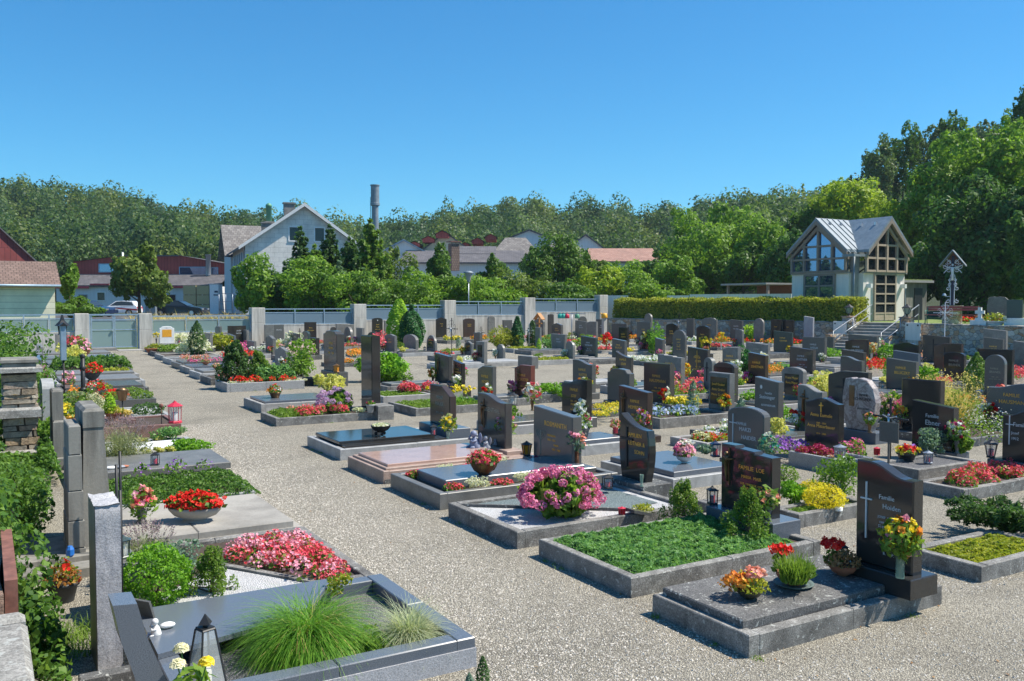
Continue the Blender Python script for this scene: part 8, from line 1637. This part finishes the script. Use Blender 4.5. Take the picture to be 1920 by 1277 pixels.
e=empty('dry_stone_wall',(-.27,(wy0+wy1)/2,0),0,'old lichen covered rubble wall in the bottom left corner','wall');L=(wy1-wy0)/2
m=MB();stonestack(m,-.42,.34,-L,L,0,.80,8,(.4,.13));m.build('masonry','drystone',e);m=MB();m.box(-.38,.30,-L+.03,L-.03,0,.79);m.build('core','soil',e)
m=MB();rg=random.Random(2);y=-L
while y<L-.05:w_=min(rg.uniform(.45,.8),L-y);m.bbox(-.5,.40+rg.uniform(-.03,.02),y+.006,y+w_-.006,.805,.885+rg.uniform(-.01,.02),.03);y+=w_
m.build('capstone','capstone',e)
e=empty('dry_stone_wall',(-.3,9.8,0),0,'ivy smothered continuation of the old wall towards the pillar','wall');m=MB();stonestack(m,-.3,.35,-4.7,4.6,0,.95,5,(.5,.2));m.build('masonry','drystone',e)
for k,(y0_,y1_,z1_) in enumerate([(5.2,6.4,.98),(5.0,5.15,.8)]):o=MB();o.box(-.06,.0,0,y1_-y0_,0,z1_);tag(o.build('wooden_post','woodred',None,(.12-.06*k,y0_,0)),['reddish weathered board standing at the left edge','smaller weathered board in front of the reddish one'][k],'board')
def ivy(label,boxes,n,leaf=.05,kind='stuff',mt='ivy'):
 Ps,Qs=[],[]
 for (x0,x1,y0,y1,z0,z1,wt) in boxes:
  m=int(n*wt);P,Q=blobpts(((x0+x1)/2,(y0+y1)/2,(z0+z1)/2),((x1-x0)/2,(y1-y0)/2,(z1-z0)/2),m,34,.38,None,0,1.05,.08,.3);Ps.append(P);Qs.append(Q)
 P=np.concatenate(Ps);Q=np.concatenate(Qs);k=P[:,2]>.0;c=P[k].mean(0);c[2]=0;tag(npmesh('ivy',leaves(P[k]-c,leaf,Q[k],1.3,1.15),4,mt,None,loc=tuple(c)),label,'ivy',kind=kind)
ivy('dense ivy blanket hanging over the old wall at the left',[(-.7,.33,5.3,9.5,0,1.15,.42),(-.6,.42,8.8,13.8,0,.75,.30),(.1,.45,5.6,8.6,-.1,.3,.07),(.25,.62,9.4,13.5,-.1,.5,.12)],30000,.042)
ivy('broad leaved ivy hanging on the pillar shaft',[(-.1,.8,13.6,14.42,0,.34,.6),(-.25,.2,14.2,15.2,0,1.0,.4)],3600,.05)
ivy('large ivy mound growing over the wall behind the pillar',[(-.7,1.35,17.2,22.5,0.2,2.1,.55),(-1.2,.7,15.3,18.5,0,1.7,.45)],17000,.065,None)
bush('yellowish green shrub under the ivy mound',(.85,15.9,0),(.2,.3,.35),'treelight',700,.04,8,core=False)
tuft('grassy weeds behind the near left headstones',(.42,6.9,0),.16,500,'sedumgreen',.008,.35,.6,.4,'weeds',3)
for k,(x,y,mt) in enumerate([(905,1290,'thujay'),(880,1300,'bluespruce')]):thuja(['small green thuja seedling at the bottom edge','bluish seedling left of the small thuja at the bottom edge'][k],G(x,y,0),[.20,.12][k],[.05,.04][k],['conifer','bluespruce'][k],500,.012,.8)
tuft('little grass tuft between two right hand graves',(4.75,5.47,0),.07,260,'grassblade',.006,.08,.9,.4,'grass_tuft',3)
# --- loose pebbles lying on the path (first metres)
def pebbles():
 n=42000;u=RG.random(n)**1.5;Y=2.4+16*u;X=2.6+RG.random(n)*(2.0+2.2*(Y<5.5));X=np.where(Y>4.2,np.minimum(X,2.7+RG.random(n)*2.0),2.6+RG.random(n)*7)
 k=int(n*.2);X[:k]=6.85+RG.random(k)*.9;Y[:k]=4.3+RG.random(k)*9
 r=.0045+.006*RG.random(n)**2;a=RG.random(n)*6.283
 base=np.array([(1,0,0),(0,1,0),(-1,0,0),(0,-1,0),(0,0,1)]);Fc=[(0,1,4),(1,2,4),(2,3,4),(3,0,4)]
 ca,sa=np.cos(a),np.sin(a);V=base[None]*np.stack([r*1.2,r*.85,r*.8],1)[:,None,:];V=V+RG.normal(size=V.shape)*(r*.15)[:,None,None]
 Vx=V[...,0]*ca[:,None]-V[...,1]*sa[:,None];Vy=V[...,0]*sa[:,None]+V[...,1]*ca[:,None];V=np.stack([Vx+X[:,None],Vy+Y[:,None],V[...,2]+.001],-1)
 return np.concatenate([V[:,f,:] for f in Fc])
m_=leafmat('pebble',[(.34,.30,.25),(.56,.51,.44),(.68,.64,.56)],0,.85,40)
tag(npmesh('loose_pebbles',pebbles(),3,'pebble'),'loose pale pebbles scattered over the gravel path','gravel',kind='stuff')
def edges(n,off=.05):
 out=np.zeros((n,3))
 for i in range(n):
  g=GR[RG.integers(0,len(GR))] if RG.random()<.5 else GR[RG.integers(0,min(14,len(GR)))];u=RG.random();k=RG.integers(0,3);o_=RG.random()*off
  out[i]=(g[0]-o_,g[2]+u*(g[3]-g[2]),0) if k==0 else ((g[0]+u*(g[1]-g[0]),g[2]-o_,0) if k==1 else (g[0]+u*(g[1]-g[0]),g[3]+o_,0))
 return out
cs_=edges(150);P=np.repeat(cs_,16,0)+RG.normal(size=(2400,3))*[.02,.02,0];P[:,2]=0
tag(npmesh('kerb_weeds',blades(P,.05,.006,.9,.5,2),4,'sedumgreen'),'small weeds sprouting along the grave kerbs','weeds',kind='stuff')
P=np.concatenate([edges(420,.22),np.stack([RG.uniform(2.8,7.5,160),RG.uniform(3,16,160),np.zeros(160)],1)]);P[:,2]=.008
tag(npmesh('fallen_leaves',leaves(P,.016,np.tile([0,0,1.],(len(P),1)),3,1.5),4,'brownleaf'),'dry brown leaves and petals fallen on the gravel','leaves',kind='stuff')
e=MB().box(-1600,1700,-420,1500,-1.2,95).build('haze','soil');e.data.materials.clear();m=D.materials.new('haze');m.use_nodes=True;m.node_tree.nodes.clear()
v=m.node_tree.nodes.new('ShaderNodeVolumePrincipled');v.inputs['Color'].default_value=(.72,.86,1,1);v.inputs['Density'].default_value=.0002;v.inputs['Anisotropy'].default_value=.2;o=m.node_tree.nodes.new('ShaderNodeOutputMaterial');m.node_tree.links.new(v.outputs[0],o.inputs['Volume']);e.data.materials.append(m);tag(e,'faint bluish summer haze over the valley','haze',kind='stuff')
